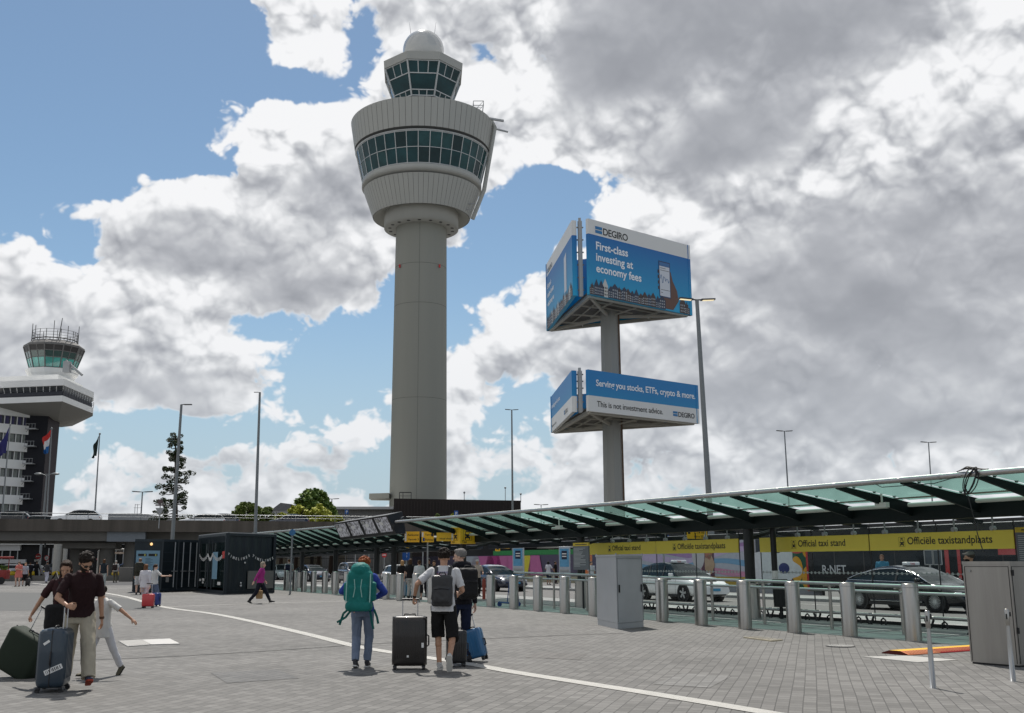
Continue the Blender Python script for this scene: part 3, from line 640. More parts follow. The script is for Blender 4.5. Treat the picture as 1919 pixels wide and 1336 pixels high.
# ---------------------------------------------------------------- ground, roads, markings
def paver_mat(name, col, ang, bw=.25, rh=.205, mort=(.30, .29, .275), dark=.5, var=.14, msize=.009):
    m = bpy.data.materials.new(name); m.use_nodes = True; nt = m.node_tree; N = nt.nodes.new; Lk = nt.links.new; b = nt.nodes["Principled BSDF"]
    g = N("ShaderNodeNewGeometry"); mp = N("ShaderNodeMapping"); mp.inputs["Rotation"].default_value = (0, 0, -ang); Lk(g.outputs["Position"], mp.inputs[0])
    wn = N("ShaderNodeTexNoise"); wn.inputs["Scale"].default_value = .35; wn.inputs["Detail"].default_value = 1; Lk(g.outputs["Position"], wn.inputs[0])
    wv = N("ShaderNodeVectorMath"); wv.operation = "MULTIPLY_ADD"; wv.inputs[1].default_value = (.045, .045, 0); Lk(wn.outputs["Color"], wv.inputs[0]); Lk(mp.outputs[0], wv.inputs[2])
    br = N("ShaderNodeTexBrick"); br.inputs["Scale"].default_value = 1; br.inputs["Brick Width"].default_value = bw; br.inputs["Row Height"].default_value = rh
    br.inputs["Mortar Size"].default_value = msize; br.inputs["Mortar Smooth"].default_value = .3; br.inputs["Bias"].default_value = 0; Lk(wv.outputs[0], br.inputs[0])
    br.inputs["Color1"].default_value = (*[c * (1 - var) for c in col], 1); br.inputs["Color2"].default_value = (*[c * (1 + var) for c in col], 1); br.inputs["Mortar"].default_value = (*[c * dark for c in col], 1)
    n1 = N("ShaderNodeTexNoise"); n1.inputs["Scale"].default_value = .22; n1.inputs["Detail"].default_value = 8; n1.inputs["Roughness"].default_value = .62; Lk(g.outputs["Position"], n1.inputs[0])
    n2 = N("ShaderNodeTexNoise"); n2.inputs["Scale"].default_value = 9; n2.inputs["Detail"].default_value = 7; n2.inputs["Roughness"].default_value = .7; Lk(g.outputs["Position"], n2.inputs[0])
    a = N("ShaderNodeMapRange"); Lk(n1.outputs[0], a.inputs[0]); a.inputs[1].default_value = .3; a.inputs[2].default_value = .7; a.inputs[3].default_value = .78; a.inputs[4].default_value = 1.16
    c = N("ShaderNodeMapRange"); Lk(n2.outputs[0], c.inputs[0]); c.inputs[1].default_value = .25; c.inputs[2].default_value = .75; c.inputs[3].default_value = .84; c.inputs[4].default_value = 1.14
    # gum spots and small stains
    vo = N("ShaderNodeTexVoronoi"); vo.inputs["Scale"].default_value = 1.7; vo.inputs["Randomness"].default_value = 1; Lk(g.outputs["Position"], vo.inputs[0])
    sp = N("ShaderNodeMapRange"); Lk(vo.outputs["Distance"], sp.inputs[0]); sp.inputs[1].default_value = .02; sp.inputs[2].default_value = .05; sp.inputs[3].default_value = .80; sp.inputs[4].default_value = 1.0
    mu = N("ShaderNodeMath"); mu.operation = "MULTIPLY"; Lk(a.outputs[0], mu.inputs[0]); Lk(c.outputs[0], mu.inputs[1])
    mu2 = N("ShaderNodeMath"); mu2.operation = "MULTIPLY"; Lk(mu.outputs[0], mu2.inputs[0]); Lk(sp.outputs[0], mu2.inputs[1])
    sc = N("ShaderNodeVectorMath"); sc.operation = "SCALE"; Lk(br.outputs[0], sc.inputs[0]); Lk(mu2.outputs[0], sc.inputs["Scale"]); Lk(sc.outputs[0], b.inputs["Base Color"])
    b.inputs["Roughness"].default_value = .82; b.inputs["Specular IOR Level"].default_value = .35
    bp = N("ShaderNodeBump"); bp.inputs["Strength"].default_value = .35; bp.inputs["Distance"].default_value = .006; bp.invert = True; Lk(br.outputs["Fac"], bp.inputs["Height"])
    b2 = N("ShaderNodeBump"); b2.inputs["Strength"].default_value = .25; b2.inputs["Distance"].default_value = .004; Lk(n2.outputs[0], b2.inputs["Height"]); Lk(bp.outputs[0], b2.inputs["Normal"]); Lk(b2.outputs[0], b.inputs["Normal"])
    return m
dpav = gp(1127.9, 1276.6) - gp(1240, 1213.8); PANG = atan2(dpav.y, dpav.x)
M_PLAZA = paver_mat("plaza_pavers", (.138, .134, .127), PANG, .205, .148, dark=.46, msize=.0075, var=.20)
M_SHELT = paver_mat("shelter_pavers", (.24, .25, .245), LANG, .30, .30, dark=.66)
M_ROAD = pm("asphalt_light", (.135, .133, .13), .85, var=.12, scale=1.2, bump=.3, bscale=90)
M_ASPH = pm("asphalt_dark", (.07, .07, .072), .85, var=.2, scale=.8, bump=.3, bscale=120)
M_WHITE = pm("road_paint", (.45, .44, .41), .6, var=.10, scale=3)
M_CONC = pm("concrete", (.15, .143, .13), .85, var=.16, scale=.9, bump=.3, bscale=30)
M_BLACK = pm("black_steel", (.008, .009, .010), .45, .0, var=.15)
M_DGREEN = pm("dark_green_steel", (.006, .010, .0095), .55, .0, var=.15, scale=2)
M_STEEL = pm("stainless", (.40, .39, .365), .30, .95, var=.12, scale=2.5, streak=True)
M_GALV = pm("galvanised", (.33, .34, .345), .5, .6, var=.1)
M_ALU = pm("aluminium_tube", (.44, .43, .415), .42, .9, var=.08)
M_YEL = pm("sign_yellow", (.62, .44, .03), .5, var=.04)
M_YELO = pm("sign_amber", (.90, .50, .02), .45, var=.03)
M_INK = pm("sign_black", (.012, .012, .012), .5, var=0)
M_WHT = pm("white_paint", (.74, .74, .72), .45, var=.04)
M_REDP = pm("sign_red", (.50, .03, .03), .5, var=0)
M_BLUEP = pm("sign_blue", (.015, .09, .33), .45, var=.03)
g = MB(); g.quad((-900, -60, 0), (900, -60, 0), (900, 2400, 0), (-900, 2400, 0)); structure(g.build("ground", pm("ground_concrete", (.13, .128, .122), .9, var=.12, scale=.05)))
g = MB(); g.quad((-90, -20, .004), (40, -20, .004), (40, 88, .004), (-90, 88, .004)); structure(g.build("plaza_paving", M_PLAZA))
def sheet(name, pts, z, mat): m = MB(); m.add([(p[0], p[1], z) for p in pts], [list(range(len(pts)))]); return structure(m.build(name, mat))
sheet("shelter_paving", [LP(14, 3.35), LP(14, -4.2), LP(-120, -4.2), LP(-60, 3.2), LP(-30, 3.25)], .008, M_SHELT)
k = MB()
def kslab(m, s0, s1, w0, w1, z0, z1): 
    p = [LP(s0, w0), LP(s1, w0), LP(s1, w1), LP(s0, w1)]; m.prism([(q.x, q.y) for q in p], z0, z1)
sheet("taxi_road", [LP(26, -4.3), LP(26, -11.5), LP(-120, -11.5), LP(-120, -4.3)], .009, M_ROAD)
kslab(k, -120, 20, -11.5, -14.2, 0, .13); structure(k.build("traffic_island", M_SHELT))
sheet("bus_road", [LP(30, -14.3), LP(30, -26), LP(-120, -26), LP(-120, -14.3)], .012, M_ROAD)
k = MB()
for s0 in range(-80, 16, 6): p = [LP(s0, -8.95), LP(s0 + 3, -8.95), LP(s0 + 3, -9.1), LP(s0, -9.1)]; k.add([(q.x, q.y, .016) for q in p], [(0, 1, 2, 3)])
structure(k.build("lane_markings", M_WHITE))
sheet("crossing_road", [(-140, 76, 0), (-22, 79), (-24, 97), (-140, 96)], .0065, M_ASPH)
sheet("asphalt_patch", [gp(x, y) for x, y in ((-260, 1146), (300, 1143), (310, 1137), (262, 1126), (200, 1117), (110, 1111), (-260, 1108))], .0075, pm("asphalt_patch", (.105, .107, .105), .85, var=.12, scale=.6, bump=.2, bscale=60))
def strip(pts, wd, z, name, mat, ribs=0):
    P_ = [gp(x, y) for x, y in pts]; f = []          # smooth curve through the ground points
    for i in range(len(P_) - 1):
        a, b, c, d = P_[max(i - 1, 0)], P_[i], P_[i + 1], P_[min(i + 2, len(P_) - 1)]
        for t in [j / 10 for j in range(10)]:
            f.append(.5 * ((2 * b) + (c - a) * t + (2 * a - 5 * b + 4 * c - d) * t * t + (3 * b - a - 3 * c + d) * t ** 3))
    f.append(P_[-1]); m = MB(); n = max(1, ribs)
    for r_ in range(n):
        o0 = -wd / 2 + wd * r_ / n; o1 = o0 + wd / n * (.86 if ribs else 1); vs = []
        for i, p in enumerate(f):
            d = f[min(i + 1, len(f) - 1)] - f[max(i - 1, 0)]; q = Vector((-d.y, d.x, 0)).normalized(); vs += [(p.x + q.x * o0, p.y + q.y * o0, z), (p.x + q.x * o1, p.y + q.y * o1, z)]
        m.add(vs, [(2 * i, 2 * i + 1, 2 * i + 3, 2 * i + 2) for i in range(len(f) - 1)])
    return structure(m.build(name, mat))
strip([(60, 1093), (130, 1101), (220, 1115.5), (262, 1126), (310, 1138.5), (395, 1150), (470, 1164.5), (580, 1190), (664, 1211), (732, 1223), (820, 1236), (901, 1249), (960, 1260), (1100, 1282), (1240, 1304), (1455, 1340), (1700, 1385)], .27, .0115, "guide_line", M_WHITE, 6)
strip([(300, 1138), (400, 1134.5), (520, 1130), (640, 1127), (760, 1122)], .14, .0110, "white_line", M_WHITE)
strip([(-60, 1243), (150, 1238), (320, 1231), (480, 1222), (600, 1214), (700, 1207), (880, 1199), (1000, 1193.5), (1170, 1187)], .05, .0105, "drain_slot", pm("drain_dark", (.05, .05, .048), .8))

for i, pts in enumerate((((395, 1262), (520, 1255), (560, 1272), (425, 1281)), ((1280, 1262), (1370, 1268), (1330, 1290), (1225, 1283)), ((1010, 1222), (1100, 1226), (1085, 1237), (985, 1233)))):
    sheet("paving_patch", [gp(x, y) for x, y in pts], .0078, paver_mat("patch_pavers_%s" % "abc"[i], ((.118, .117, .115), (.172, .169, .162), (.128, .122, .115))[i], PANG, .205, .148, dark=.46, msize=.0075))
# ---------------------------------------------------------------- elevated road
OA = at(0, 972, 101); OB = at(640, 978, 108.5); OD = (OB - OA); OD.z = 0; OD.normalize(); ON = Vector((-OD.y, OD.x, 0)); OH = OA.z
def OP(e, w, z): p = OA + OD * e + ON * w; p.z = z; return p
ov = thing("elevated_road", "grey concrete flyover with weather stained parapet crossing behind the plaza", "flyover", OP(20, 0, 0))
def oslab(m, e0, e1, w0, w1, z0, z1, mi=0): q = [OP(e0, w0, 0), OP(e1, w0, 0), OP(e1, w1, 0), OP(e0, w1, 0)]; m.prism([(p.x, p.y) for p in q], z0, z1, mi)
M_STAIN = pm("stained_concrete", (.105, .092, .078), .9, var=.42, scale=1.1, streak=True, bump=.2)
m = MB(); oslab(m, -60, 95, 0, .35, OH - 1.15, OH); m.build("parapet", M_STAIN, ov, world=True)
m = MB(); oslab(m, -60, 95, 12, 12.35, OH - 1.15, OH); m.build("far_parapet", M_CONC, ov, world=True)
m = MB(); oslab(m, -60, 95, .352, 12, OH - 1.1, OH - .62); m.build("deck", M_ROAD, ov, world=True)
m = MB(); oslab(m, -60, 9.8, .5, 1.6, OH - 2.05, OH - 1.152); oslab(m, -60, 95, 2.4, 9.6, OH - 2.2, OH - 1.12); m.build("girder", M_CONC, ov, world=True)
m = MB(); oslab(m, 9.8, 13.4, .36, 2.2, OH - 2.1, OH - 1.155); m.build("pier_cap", pm("pier_cap_grey", (.20, .22, .24), .7, var=.1), ov, world=True)
for (e, w) in ((6.6, 5), (9.6, 3.2), (12, 2.8), (-30, 4), (40, 4), (64, 4)):
    m = MB(); p = OP(e, w, 0); m.tube((p.x, p.y, 0), (p.x, p.y, OH - 2.1), .75, n=20); m.build("pier", M_CONC, ov, world=True)
m = MB(); oslab(m, 5.5, 10.5, 2, 8, OH - 2.75, OH - 2.202); m.build("crosshead", M_CONC, ov, world=True)
m = MB()
for e in range(-60, 95, 2): p = OP(e, .18, OH); m.tube(p, p + Vector((0, 0, .58)), .025, n=6)
for z in (.3, .58): m.tube(OP(-60, .18, OH + z), OP(95, .18, OH + z), .03 if z > .5 else .014, n=6)
m.build("railing", M_GALV, ov, world=True)

# ---------------------------------------------------------------- main control tower
TY = 178.0
def tz(px, py, Y=TY): return at(px, py, Y).z
tcx = at(783.5, 930, TY).x; TX = Vector((tcx, TY, 0))
M_TCONC = pm("tower_concrete", (.285, .285, .25), .8, var=.07, scale=.25, streak=True); M_TPAN = pm("tower_panel", (.40, .40, .37), .55, var=.05, scale=.4, streak=True)
M_TGLASS = pm("tower_glass", (.012, .045, .050), .10, .0, var=.75, scale=.25, ior=1.28); M_TDARK = pm("tower_dark", (.03, .032, .032), .5, var=.1); M_MULL = pm("mullion_grey", (.50, .51, .50), .4, .3, var=.05)
tw = thing("control_tower", "tall pale grey concrete airport control tower with glazed two storey head and white radome", "control tower", TX)
dm = lambda px, py=240: at(PPX + px, py, TY).x           # metres for a width in photo pixels near the axis
def prof(lst): return [(r, z) for r, z in lst]
rs = dm(50.0, 680) * 1.0; NS_ = 40
zcap = tz(785, 402, TY - 4)
m = MB(); m.lathe((0, 0, 0), [(rs * 1.06, 0), (rs * 1.045, tz(785, 935)), (rs * .965, zcap)], 48); m.build("shaft", M_TCONC, tw)
m = MB()
for z in (tz(785, 578), tz(785, 752), tz(785, 505)): 
    t_ = z / zcap; r_ = rs * (1.06 - .095 * t_) + .01; m.lathe((0, 0, 0), [(r_, z), (r_ + .012, z + .01), (r_ + .012, z + .05), (r_, z + .06)], 48)
for k in range(4):
    t_ = pi / 4 + k * pi / 2 - .78; m.bar((rs * 1.062 * cos(t_), rs * 1.062 * sin(t_), .1), (rs * .967 * cos(t_), rs * .967 * sin(t_), zcap), .05, .03, up=(cos(t_), sin(t_), 0))
m.build("joint_line", pm("joint_grey", (.13, .13, .12), .8), tw)
m = MB()
for px in (749, 824):
    x = at(px, 508, TY - 3).x - tcx; y = -sqrt(max(0, (rs * 1.0) ** 2 - x * x)) - .15; m.box((x, y, tz(px, 508)), (.28, .2, .55))
m.build("warning_light", M_REDP, tw)
# head, radii from half widths, heights from the photo (near rim seen at TY - r)
def rimz(py, r): return at(785, py, TY - r).z
r_ring = dm(68); r_low0 = dm(89); r_low1 = dm(107); r_w0 = dm(109); r_w1 = dm(122); r_up0 = dm(125); r_up1 = dm(133)
zr0 = rimz(408, r_ring); zr1 = zr0 + 3.2
zl0 = rimz(380, r_low0); zl1 = rimz(322, r_low1); zw0 = rimz(305, r_w0); zw1 = rimz(243, r_w1); zu0 = rimz(235, r_up0); zu1 = rimz(180, r_up1)
m = MB(); m.lathe((0, 0, 0), [(rs * .97, zr0 + .02), (r_ring, zr0), (r_ring, zr1)], 48); m.build("collar", M_TPAN, tw)
m = MB()
for k in range(18): t_ = 2 * pi * (k + .5) / 18; rr_ = (rs + r_ring) / 2; c_ = Vector((rr_ * cos(t_), rr_ * sin(t_), zr0 - .02)); m.tube(c_, c_ + Vector((0, 0, .03)), .32, n=12)
m.build("vent_holes", M_TDARK, tw)
m = MB(); m.lathe((0, 0, 0), [(r_ring - .2, zl0 + 1.0), (r_low0 * .99, zl0)], 56); m.build("soffit", M_TPAN, tw)
def panels(m, r0, z0, r1, z1, n, gap=.0021):
    for k in range(n):
        a0 = 2 * pi * (k + gap * n / 6) / n; a1 = 2 * pi * (k + 1 - gap * n / 6) / n
        m.add([(r * cos(a), r * sin(a), z) for r, z in ((r0, z0), (r1, z1)) for a in (a0, a1)], [(0, 1, 3, 2)])
m = MB(); panels(m, r_low0, zl0, r_low1, zl1, 72); m.build("lower_cladding", M_TPAN, tw)
m = MB(); panels(m, r_up0, zu0, r_up1, zu1, 72); m.build("upper_cladding", M_TPAN, tw)
m = MB(); m.lathe((0, 0, 0), [(r_low0 - .08, zl0), (r_low1 - .08, zl1), (r_low1 - 1.6, zl1 + .02), (r_w0 - 1.4, zw0 - 1.2)], 64); m.lathe((0, 0, 0), [(r_w1 - 1.0, zw1), (r_up0 - 1.2, zu0), (r_up0 - .08, zu0), (r_up1 - .1, zu1), (r_up1 - 1.5, zu1 + .05), (2, zu1 + .1)], 64); m.build("core_lining", pm("lining_grey", (.10, .10, .095), .7), tw)
m = MB(); m.lathe((0, 0, 0), [(r_w0 - 1.2, zw0 - 1.25), (r_w0 + .12, zw0 - 1.1), (r_w0 + .14, zw0 - .05), (r_w0, zw0)], 64); m.build("sill_band", M_TPAN, tw)
m = MB(); m.lathe((0, 0, 0), [(r_w1, zw1), (r_w1 + .25, zw1 + .15), (r_w1 - .9, zw1 + .2)], 64); m.build("head_rail", M_MULL, tw)
rnd = random.Random(21); M_TG2 = pm("tower_glass_teal", (.018, .065, .068), .08, var=.5, scale=.5, ior=1.3); M_TG3 = pm("tower_glass_dark", (.010, .030, .033), .10, var=.4, scale=.6, ior=1.3)
NW = 36; m = MB(); fr = MB()
for k in range(NW):
    a0 = 2 * pi * k / NW; a1 = 2 * pi * (k + 1) / NW; zm = zw0 + (zw1 - zw0) * .5; rm = r_w0 + (r_w1 - r_w0) * .5
    for (ra, za, rb, zb) in ((r_w0, zw0, rm, zm), (rm, zm, r_w1, zw1)): m.add([(r * cos(a), r * sin(a), z) for r, z in ((ra, za), (rb, zb)) for a in (a0, a1)], [(0, 1, 3, 2)], rnd.choice((0, 0, 1, 1, 2)))
    fr.bar((r_w0 * cos(a0), r_w0 * sin(a0), zw0), (r_w1 * cos(a0), r_w1 * sin(a0), zw1), .11, .2, up=(cos(a0), sin(a0), 0))
    for r_, z_ in ((rm, zm), (r_w0 + .05, zw0 + .08), (r_w1 - .03, zw1 - .08)): fr.bar((r_ * cos(a0), r_ * sin(a0), z_), (r_ * cos(a1), r_ * sin(a1), z_), .10, .10)
gw = m.build("window_band", [M_TGLASS, M_TG2, M_TG3], tw); fr.build("mullions", M_MULL, gw)
# top cab, octagonal
rc0 = dm(49); rc1 = dm(70); zc0 = rimz(176, rc0) - .4; zc1 = rimz(112, rc1); rr0 = pi / 8 + .06
OCT = lambda r, z: [Vector((r / cos(pi / 8) * cos(rr0 + k * pi / 4), r / cos(pi / 8) * sin(rr0 + k * pi / 4), z)) for k in range(8)]
m = MB(); m.loft([OCT(rc0, zc0), OCT(rc1, zc1)], smooth=False, caps=False); cg = m.build("cab_glass", M_TGLASS, tw)
fr = MB(); A, B_ = OCT(rc0, zc0), OCT(rc1, zc1)
for k in range(8):
    k2 = (k + 1) % 8; fr.bar(A[k], B_[k], .28, .28)
    for t_ in (.02, .18, .64, .99): fr.bar(A[k].lerp(B_[k], t_), A[k2].lerp(B_[k2], t_), .18, .18)
    for q in (1 / 3, 2 / 3):
        a, b = A[k].lerp(A[k2], q), B_[k].lerp(B_[k2], q); fr.bar(a.lerp(b, .64), b, .15, .15); fr.bar(a, a.lerp(b, .18), .15, .15)
fr.build("cab_frame", M_MULL, cg)
m = MB(); m.loft([OCT(rc1 - .1, zc1), OCT(rc1 + .25, zc1 + .05), OCT(rc1 + .35, zc1 + 1.5), OCT(rc1 - 2.2, zc1 + 2.0), OCT(2.5, zc1 + 2.4)], smooth=False); m.build("cab_roof", M_TPAN, tw)
m = MB(); m.loft([OCT(rc0 - .5, zu1 - 1), OCT(rc0 - .1, zc0)], smooth=False); m.build("cab_base", M_TDARK, tw)
rd = dm(39); zd = rimz(60, 0) - rd; m = MB(); m.sph((0, 0, zd), rd, 36, sc=(1, 1, 1)); m.build("radome", pm("radome_white", (.50, .50, .48), .18, var=.04, coat=.6), tw)
m = MB(); m.lathe((0, 0, 0), [(rd * .86, zc1 + 1.8), (rd * .86, zd - rd * .45)], 32)
for k in range(24): t_ = 2 * pi * k / 24; m.bar((rd * .88 * cos(t_), rd * .88 * sin(t_), zc1 + 2), (rd * .88 * cos(t_), rd * .88 * sin(t_), zd - rd * .45), .1, .1)
m.build("radome_base", M_MULL, tw)
m = MB()
for x, h in ((-2.3, 2.6), (2.0, 2.7)): m.tube((x, -.5, zd + rd * .75), (x * 1.15, -.5, zd + rd * .75 + h), .05, .02, 6)
m.build("antenna", M_GALV, tw)
m = MB(); a_ = R(-8)                            # stair duct down the right side and the window cleaning gantry
c_, s_ = cos(a_), sin(a_)
m.path([((r_up1 - 2.2) * c_, (r_up1 - 2.2) * s_, zu1 + .6), ((r_up1 - .3) * c_, (r_up1 - .3) * s_, zu1 + .7), ((r_up1 + .35) * c_, (r_up1 + .35) * s_, zu1 - .8), ((r_low1 + .9) * c_, (r_low1 + .9) * s_, zl1), ((r_low0 + .6) * c_, (r_low0 + .6) * s_, zl0 - .4)], .38, 10)
m.build("side_duct", M_TPAN, tw)
m = MB(); gx_, gz_ = r_up1 * .62, zu1 + .3
m.bar((gx_, -3, gz_ + .8), (r_up1 + 1.8, -3.5, gz_ - .6), .35, .35); m.bar((r_up1 * .9, -1.0, gz_ - .6), (r_up1 + 2.6, -1.4, gz_ - 1.8), .25, .25)
for x0, x1 in ((r_up1 * .70, r_up1 * .84),):
    for y in (-2.2, -4.0):
        for x in (x0, x1): m.bar((x, y, gz_ + .5), (x + .25, y, gz_ + 3.0), .09, .09)
        m.bar((x0 + .25, y, gz_ + 3.0), (x1 + .25, y, gz_ + 3.0), .09, .09); m.bar((x0, y, gz_ + .6), (x1 + .25, y, gz_ + 3.0), .06, .06); m.bar((x0, y, gz_ + 1.7), (x1, y, gz_ + 1.7), .06, .06)
    for x in (x0, x1): m.bar((x + .25, -2.2, gz_ + 3.0), (x + .25, -4.0, gz_ + 3.0), .09, .09)
m.path([(gx_ - 1, -3, gz_ + 1.6), (gx_ - .2, -3, gz_ + 1.0), (gx_ + .5, -3, gz_ + 2.2), (gx_ + 1.3, -3, gz_ + 1.0)], .05, 6)
m.build("cleaning_gantry", M_GALV, tw)
m = MB()
for z in (zr1 - .8, zr1 + .2): m.path([(r_ring + .1, -3.4, z), (r_ring + 1.6, -3.8, z + .1), (r_low0 + 1.0, -3.2, z + .4)], .07, 6)
for x in (.3, .9, 1.5, 2.2): m.bar((r_ring + x, -3.6, zr1 - .8), (r_ring + x + .2, -3.6, zr1 + .3), .07, .07)
m.build("cable_bracket", M_GALV, tw)
m = MB(); zz = tz(720, 934); xl = at(694, 930, TY).x - tcx; m.prism([(xl, -2), (-rs, -3.5), (-rs, 3), (xl, 2)], zz - .2, zz + .7); m.build("side_canopy", M_TCONC, tw)
# dark annex in front of the tower foot
AX0, AX1, AY = at(738, 940, 150).x, at(976, 940, 150).x, 150.0
ax = thing("annex_building", "low windowless dark brown building in front of the control tower foot", "building", ((AX0 + AX1) / 2, AY, 0)); zt_ = at(800, 934, AY).z; zt2 = at(975, 938, AY).z
m = MB(); m.add([(AX0, AY, 0), (AX1, AY, 0), (AX1, AY, zt2), (AX0, AY, zt_), (AX0, AY + 18, 0), (AX1, AY + 18, 0), (AX1, AY + 18, zt2), (AX0, AY + 18, zt_)], [(0, 1, 2, 3), (5, 4, 7, 6), (1, 5, 6, 2), (4, 0, 3, 7), (3, 2, 6, 7)])
m.build("wall", pm("dark_cladding", (.028, .022, .020), .6, var=.2, scale=1.5, streak=True), ax, world=True)
m = MB()
for k in range(40): x = AX0 + (AX1 - AX0) * (k + .5) / 40; m.bar((x, AY - .03, 0), (x, AY - .03, zt2 - .15), .07, .05, up=(0, 1, 0))
m.build("cladding_seams", pm("dark_cladding_rib", (.04, .032, .03), .6), ax, world=True)
m = MB()
x0_, x1_ = at(748, 930, AY).x, at(770, 930, AY).x; z_ = zt_ + .9
for x in (x0_, x0_ + .5, x1_): m.bar((x, AY + .6, zt_ - .1), (x, AY + .6, z_), .09, .09)
m.bar((x0_, AY + .6, z_), (x1_, AY + .6, z_), .12, .12); m.bar((x0_, AY + .6, z_ - .5), (x1_, AY + .6, z_ - .5), .05, .05)
m.build("roof_railing", M_BLACK, ax, world=True)
m = MB()
for px, h in ((870, 1.2), (947, 1.9), (976, 1.0)): p = at(px, 937, AY + 1); m.tube((p.x, p.y, zt2 - .2), (p.x, p.y, zt2 + h), .05, n=6); m.sph((p.x, p.y, zt2 + h), .16, 8)
m.build("roof_mast", M_GALV, ax, world=True)

# ---------------------------------------------------------------- old tower and office slab at the left
OY = 205.0
M_OWHITE = pm("office_white", (.80, .80, .78), .6, var=.07, scale=.3, streak=True); M_OWIN = pm("office_glass", (.05, .055, .06), .15, var=.5, scale=1.2)
M_CURT = pm("curtain_grey", (.20, .215, .20), .7, var=.35, scale=2.2); M_OSHAFT = pm("shaft_dark", (.016, .017, .022), .6, var=.12, scale=.3); M_OSHAFT2 = pm("shaft_brown", (.036, .030, .034), .6, var=.12, scale=.3)
of = thing("office_building", "white banded office block with strip windows at the left edge", "office building", (at(0, 960, OY).x - 3, OY - 20, 0))
q0 = at(-60, 800, 196); q1 = at(62, 780, 205.5); ed = (q1 - q0); ed.z = 0; el_ = ed.length; ed.normalize(); en = Vector((-ed.y, ed.x, 0))
def OFP(e, w, z): p = q0 + ed * e + en * w; p.z = z; return p
m = MB(); w_ = MB(); c_m = MB(); ztop = at(62, 767, 205.5).z; zb0 = ztop; pitch = 3.42
def ofslab(mm, e0, e1, w0, w1, z0, z1): q = [OFP(e0, w0, 0), OFP(e1, w0, 0), OFP(e1, w1, 0), OFP(e0, w1, 0)]; mm.prism([(p.x, p.y) for p in q], z0, z1)
ofslab(w_, -30, el_ - .3, .5, 14, 0, ztop - .2)
for i in range(13):
    zt0 = ztop - i * pitch; ofslab(m, -30, el_ + (.7 if i == 0 else 0), 0, 14.2, zt0 - 1.75, zt0)
ww = w_.build("wall", M_OWHITE, of, world=True); m.build("spandrel_band", M_OWHITE, of, world=True)
rr_ = random.Random(3)
for i in range(8):
    z0 = ztop - i * pitch - 1.75; g_ = MB(); c_ = MB(); mu_ = MB()
    g_.add([OFP(-8, .46, z0 - (pitch - 1.75)), OFP(el_ - .4, .46, z0 - (pitch - 1.75)), OFP(el_ - .4, .46, z0), OFP(-8, .46, z0)], [(0, 1, 2, 3)])
    e = -8
    while e < el_ - 1:
        mu_.bar(OFP(e, .38, z0 - 1.66), OFP(e, .38, z0), .14, .12, up=tuple(en)); 
        wd = rr_.uniform(.35, .9); c_.add([OFP(e + .1, .43, z0 - 1.64), OFP(e + .1 + wd, .43, z0 - 1.64), OFP(e + .1 + wd, .43, z0 - .05), OFP(e + .1, .43, z0 - .05)], [(0, 1, 2, 3)]); e += 1.25
    st_ = g_.build("strip_window", M_OWIN, of, world=True); mu_.build("window_frame", M_OWHITE, st_, world=True); c_.build("curtains", pm("curtain_violet", (.06, .055, .12), .6, var=.4, scale=2) if i == 0 else M_CURT, st_, world=True)
# dark shaft with escape balconies
ot = thing("old_control_tower", "older dark control tower with wide white gallery and green glazed cab beside the office block", "control tower", (at(85, 960, OY).x, OY + 4, 0))
OTX, OTY = ot.location.x, ot.location.y
def ox(px, Y=OY): return at(px, 800, Y).x
sx0, sx1 = at(62, 860, OY).x, at(84, 860, OY).x; stz = at(90, 762, OY).z
m = MB(); m.prism([(sx0 - 3, OY), (sx1, OY), (sx1, OY + 5.6), (sx0 - 3, OY + 5.6)], 0, stz); m.build("shaft", M_OSHAFT, ot, world=True)
m = MB(); m.prism([(sx1 + .002, OY + .002), (sx1 + .05, OY + .002), (sx1 + .05, OY + 5.6), (sx1 + .002, OY + 5.6)], 0, stz); m.build("shaft_side", M_OSHAFT2, ot, world=True)
for i in range(1, 8):
    z = ztop - i * pitch - .7; m = MB(); xx = ox(58); m.box((xx + .6, OY - .9, z), (2.0, 1.5, .22)); m.bar((xx - .2, OY - 1.6, z - .7), (xx + .4, OY - 1.6, z), .1, .1); m.box((xx + .6, OY - 1.6, z + .95), (2.0, .06, .06))
    for dx in (-.3, .3, .9, 1.5): m.bar((xx + dx, OY - 1.6, z + .1), (xx + dx, OY - 1.6, z + .95), .05, .05)
    m.build("escape_balcony", M_GALV, ot, world=True)
# gallery: a big diamond shaped deck on the shaft, corner towards the viewer
def oz(px, py, Y): return at(px, py, Y).z
pc = at(117, 750, OY - 10); pr_ = at(175, 765, OY + 6); pl = at(-40, 757, OY - 6); pb = Vector((pr_.x - 12, OY + 26, 0)); pbl = Vector((pl.x, OY + 22, 0))
gpoly = [(pl.x, pl.y), (pc.x, pc.y), (pr_.x, pr_.y), (pr_.x - 1.5, pr_.y + 4), (pb.x, pb.y), (pbl.x, pbl.y)]
gzb = oz(117, 752, OY - 10); gzt = oz(117, 741, OY - 10)
def offs(poly, k_): cx = sum(p[0] for p in poly) / len(poly); cy = sum(p[1] for p in poly) / len(poly); return [(cx + (p[0] - cx) * k_, cy + (p[1] - cy) * k_) for p in poly]
m = MB(); m.prism(gpoly, gzb, gzt); m.build("gallery_parapet", M_OWHITE, ot, world=True)
m = MB(); u0 = [Vector((p[0], p[1], gzb - .004)) for p in offs(gpoly, .997)]; cc = offs(gpoly, .30); u1 = [Vector((p[0], p[1], gzb - 1.9)) for p in cc]; m.loft([u1, u0], smooth=False); m.build("gallery_soffit", pm("soffit_grey", (.26, .255, .24), .8, var=.08), ot, world=True)
wz0, wz1 = gzt, oz(117, 723, OY - 9)
inn = offs(gpoly, .90); out = offs(gpoly, .955)
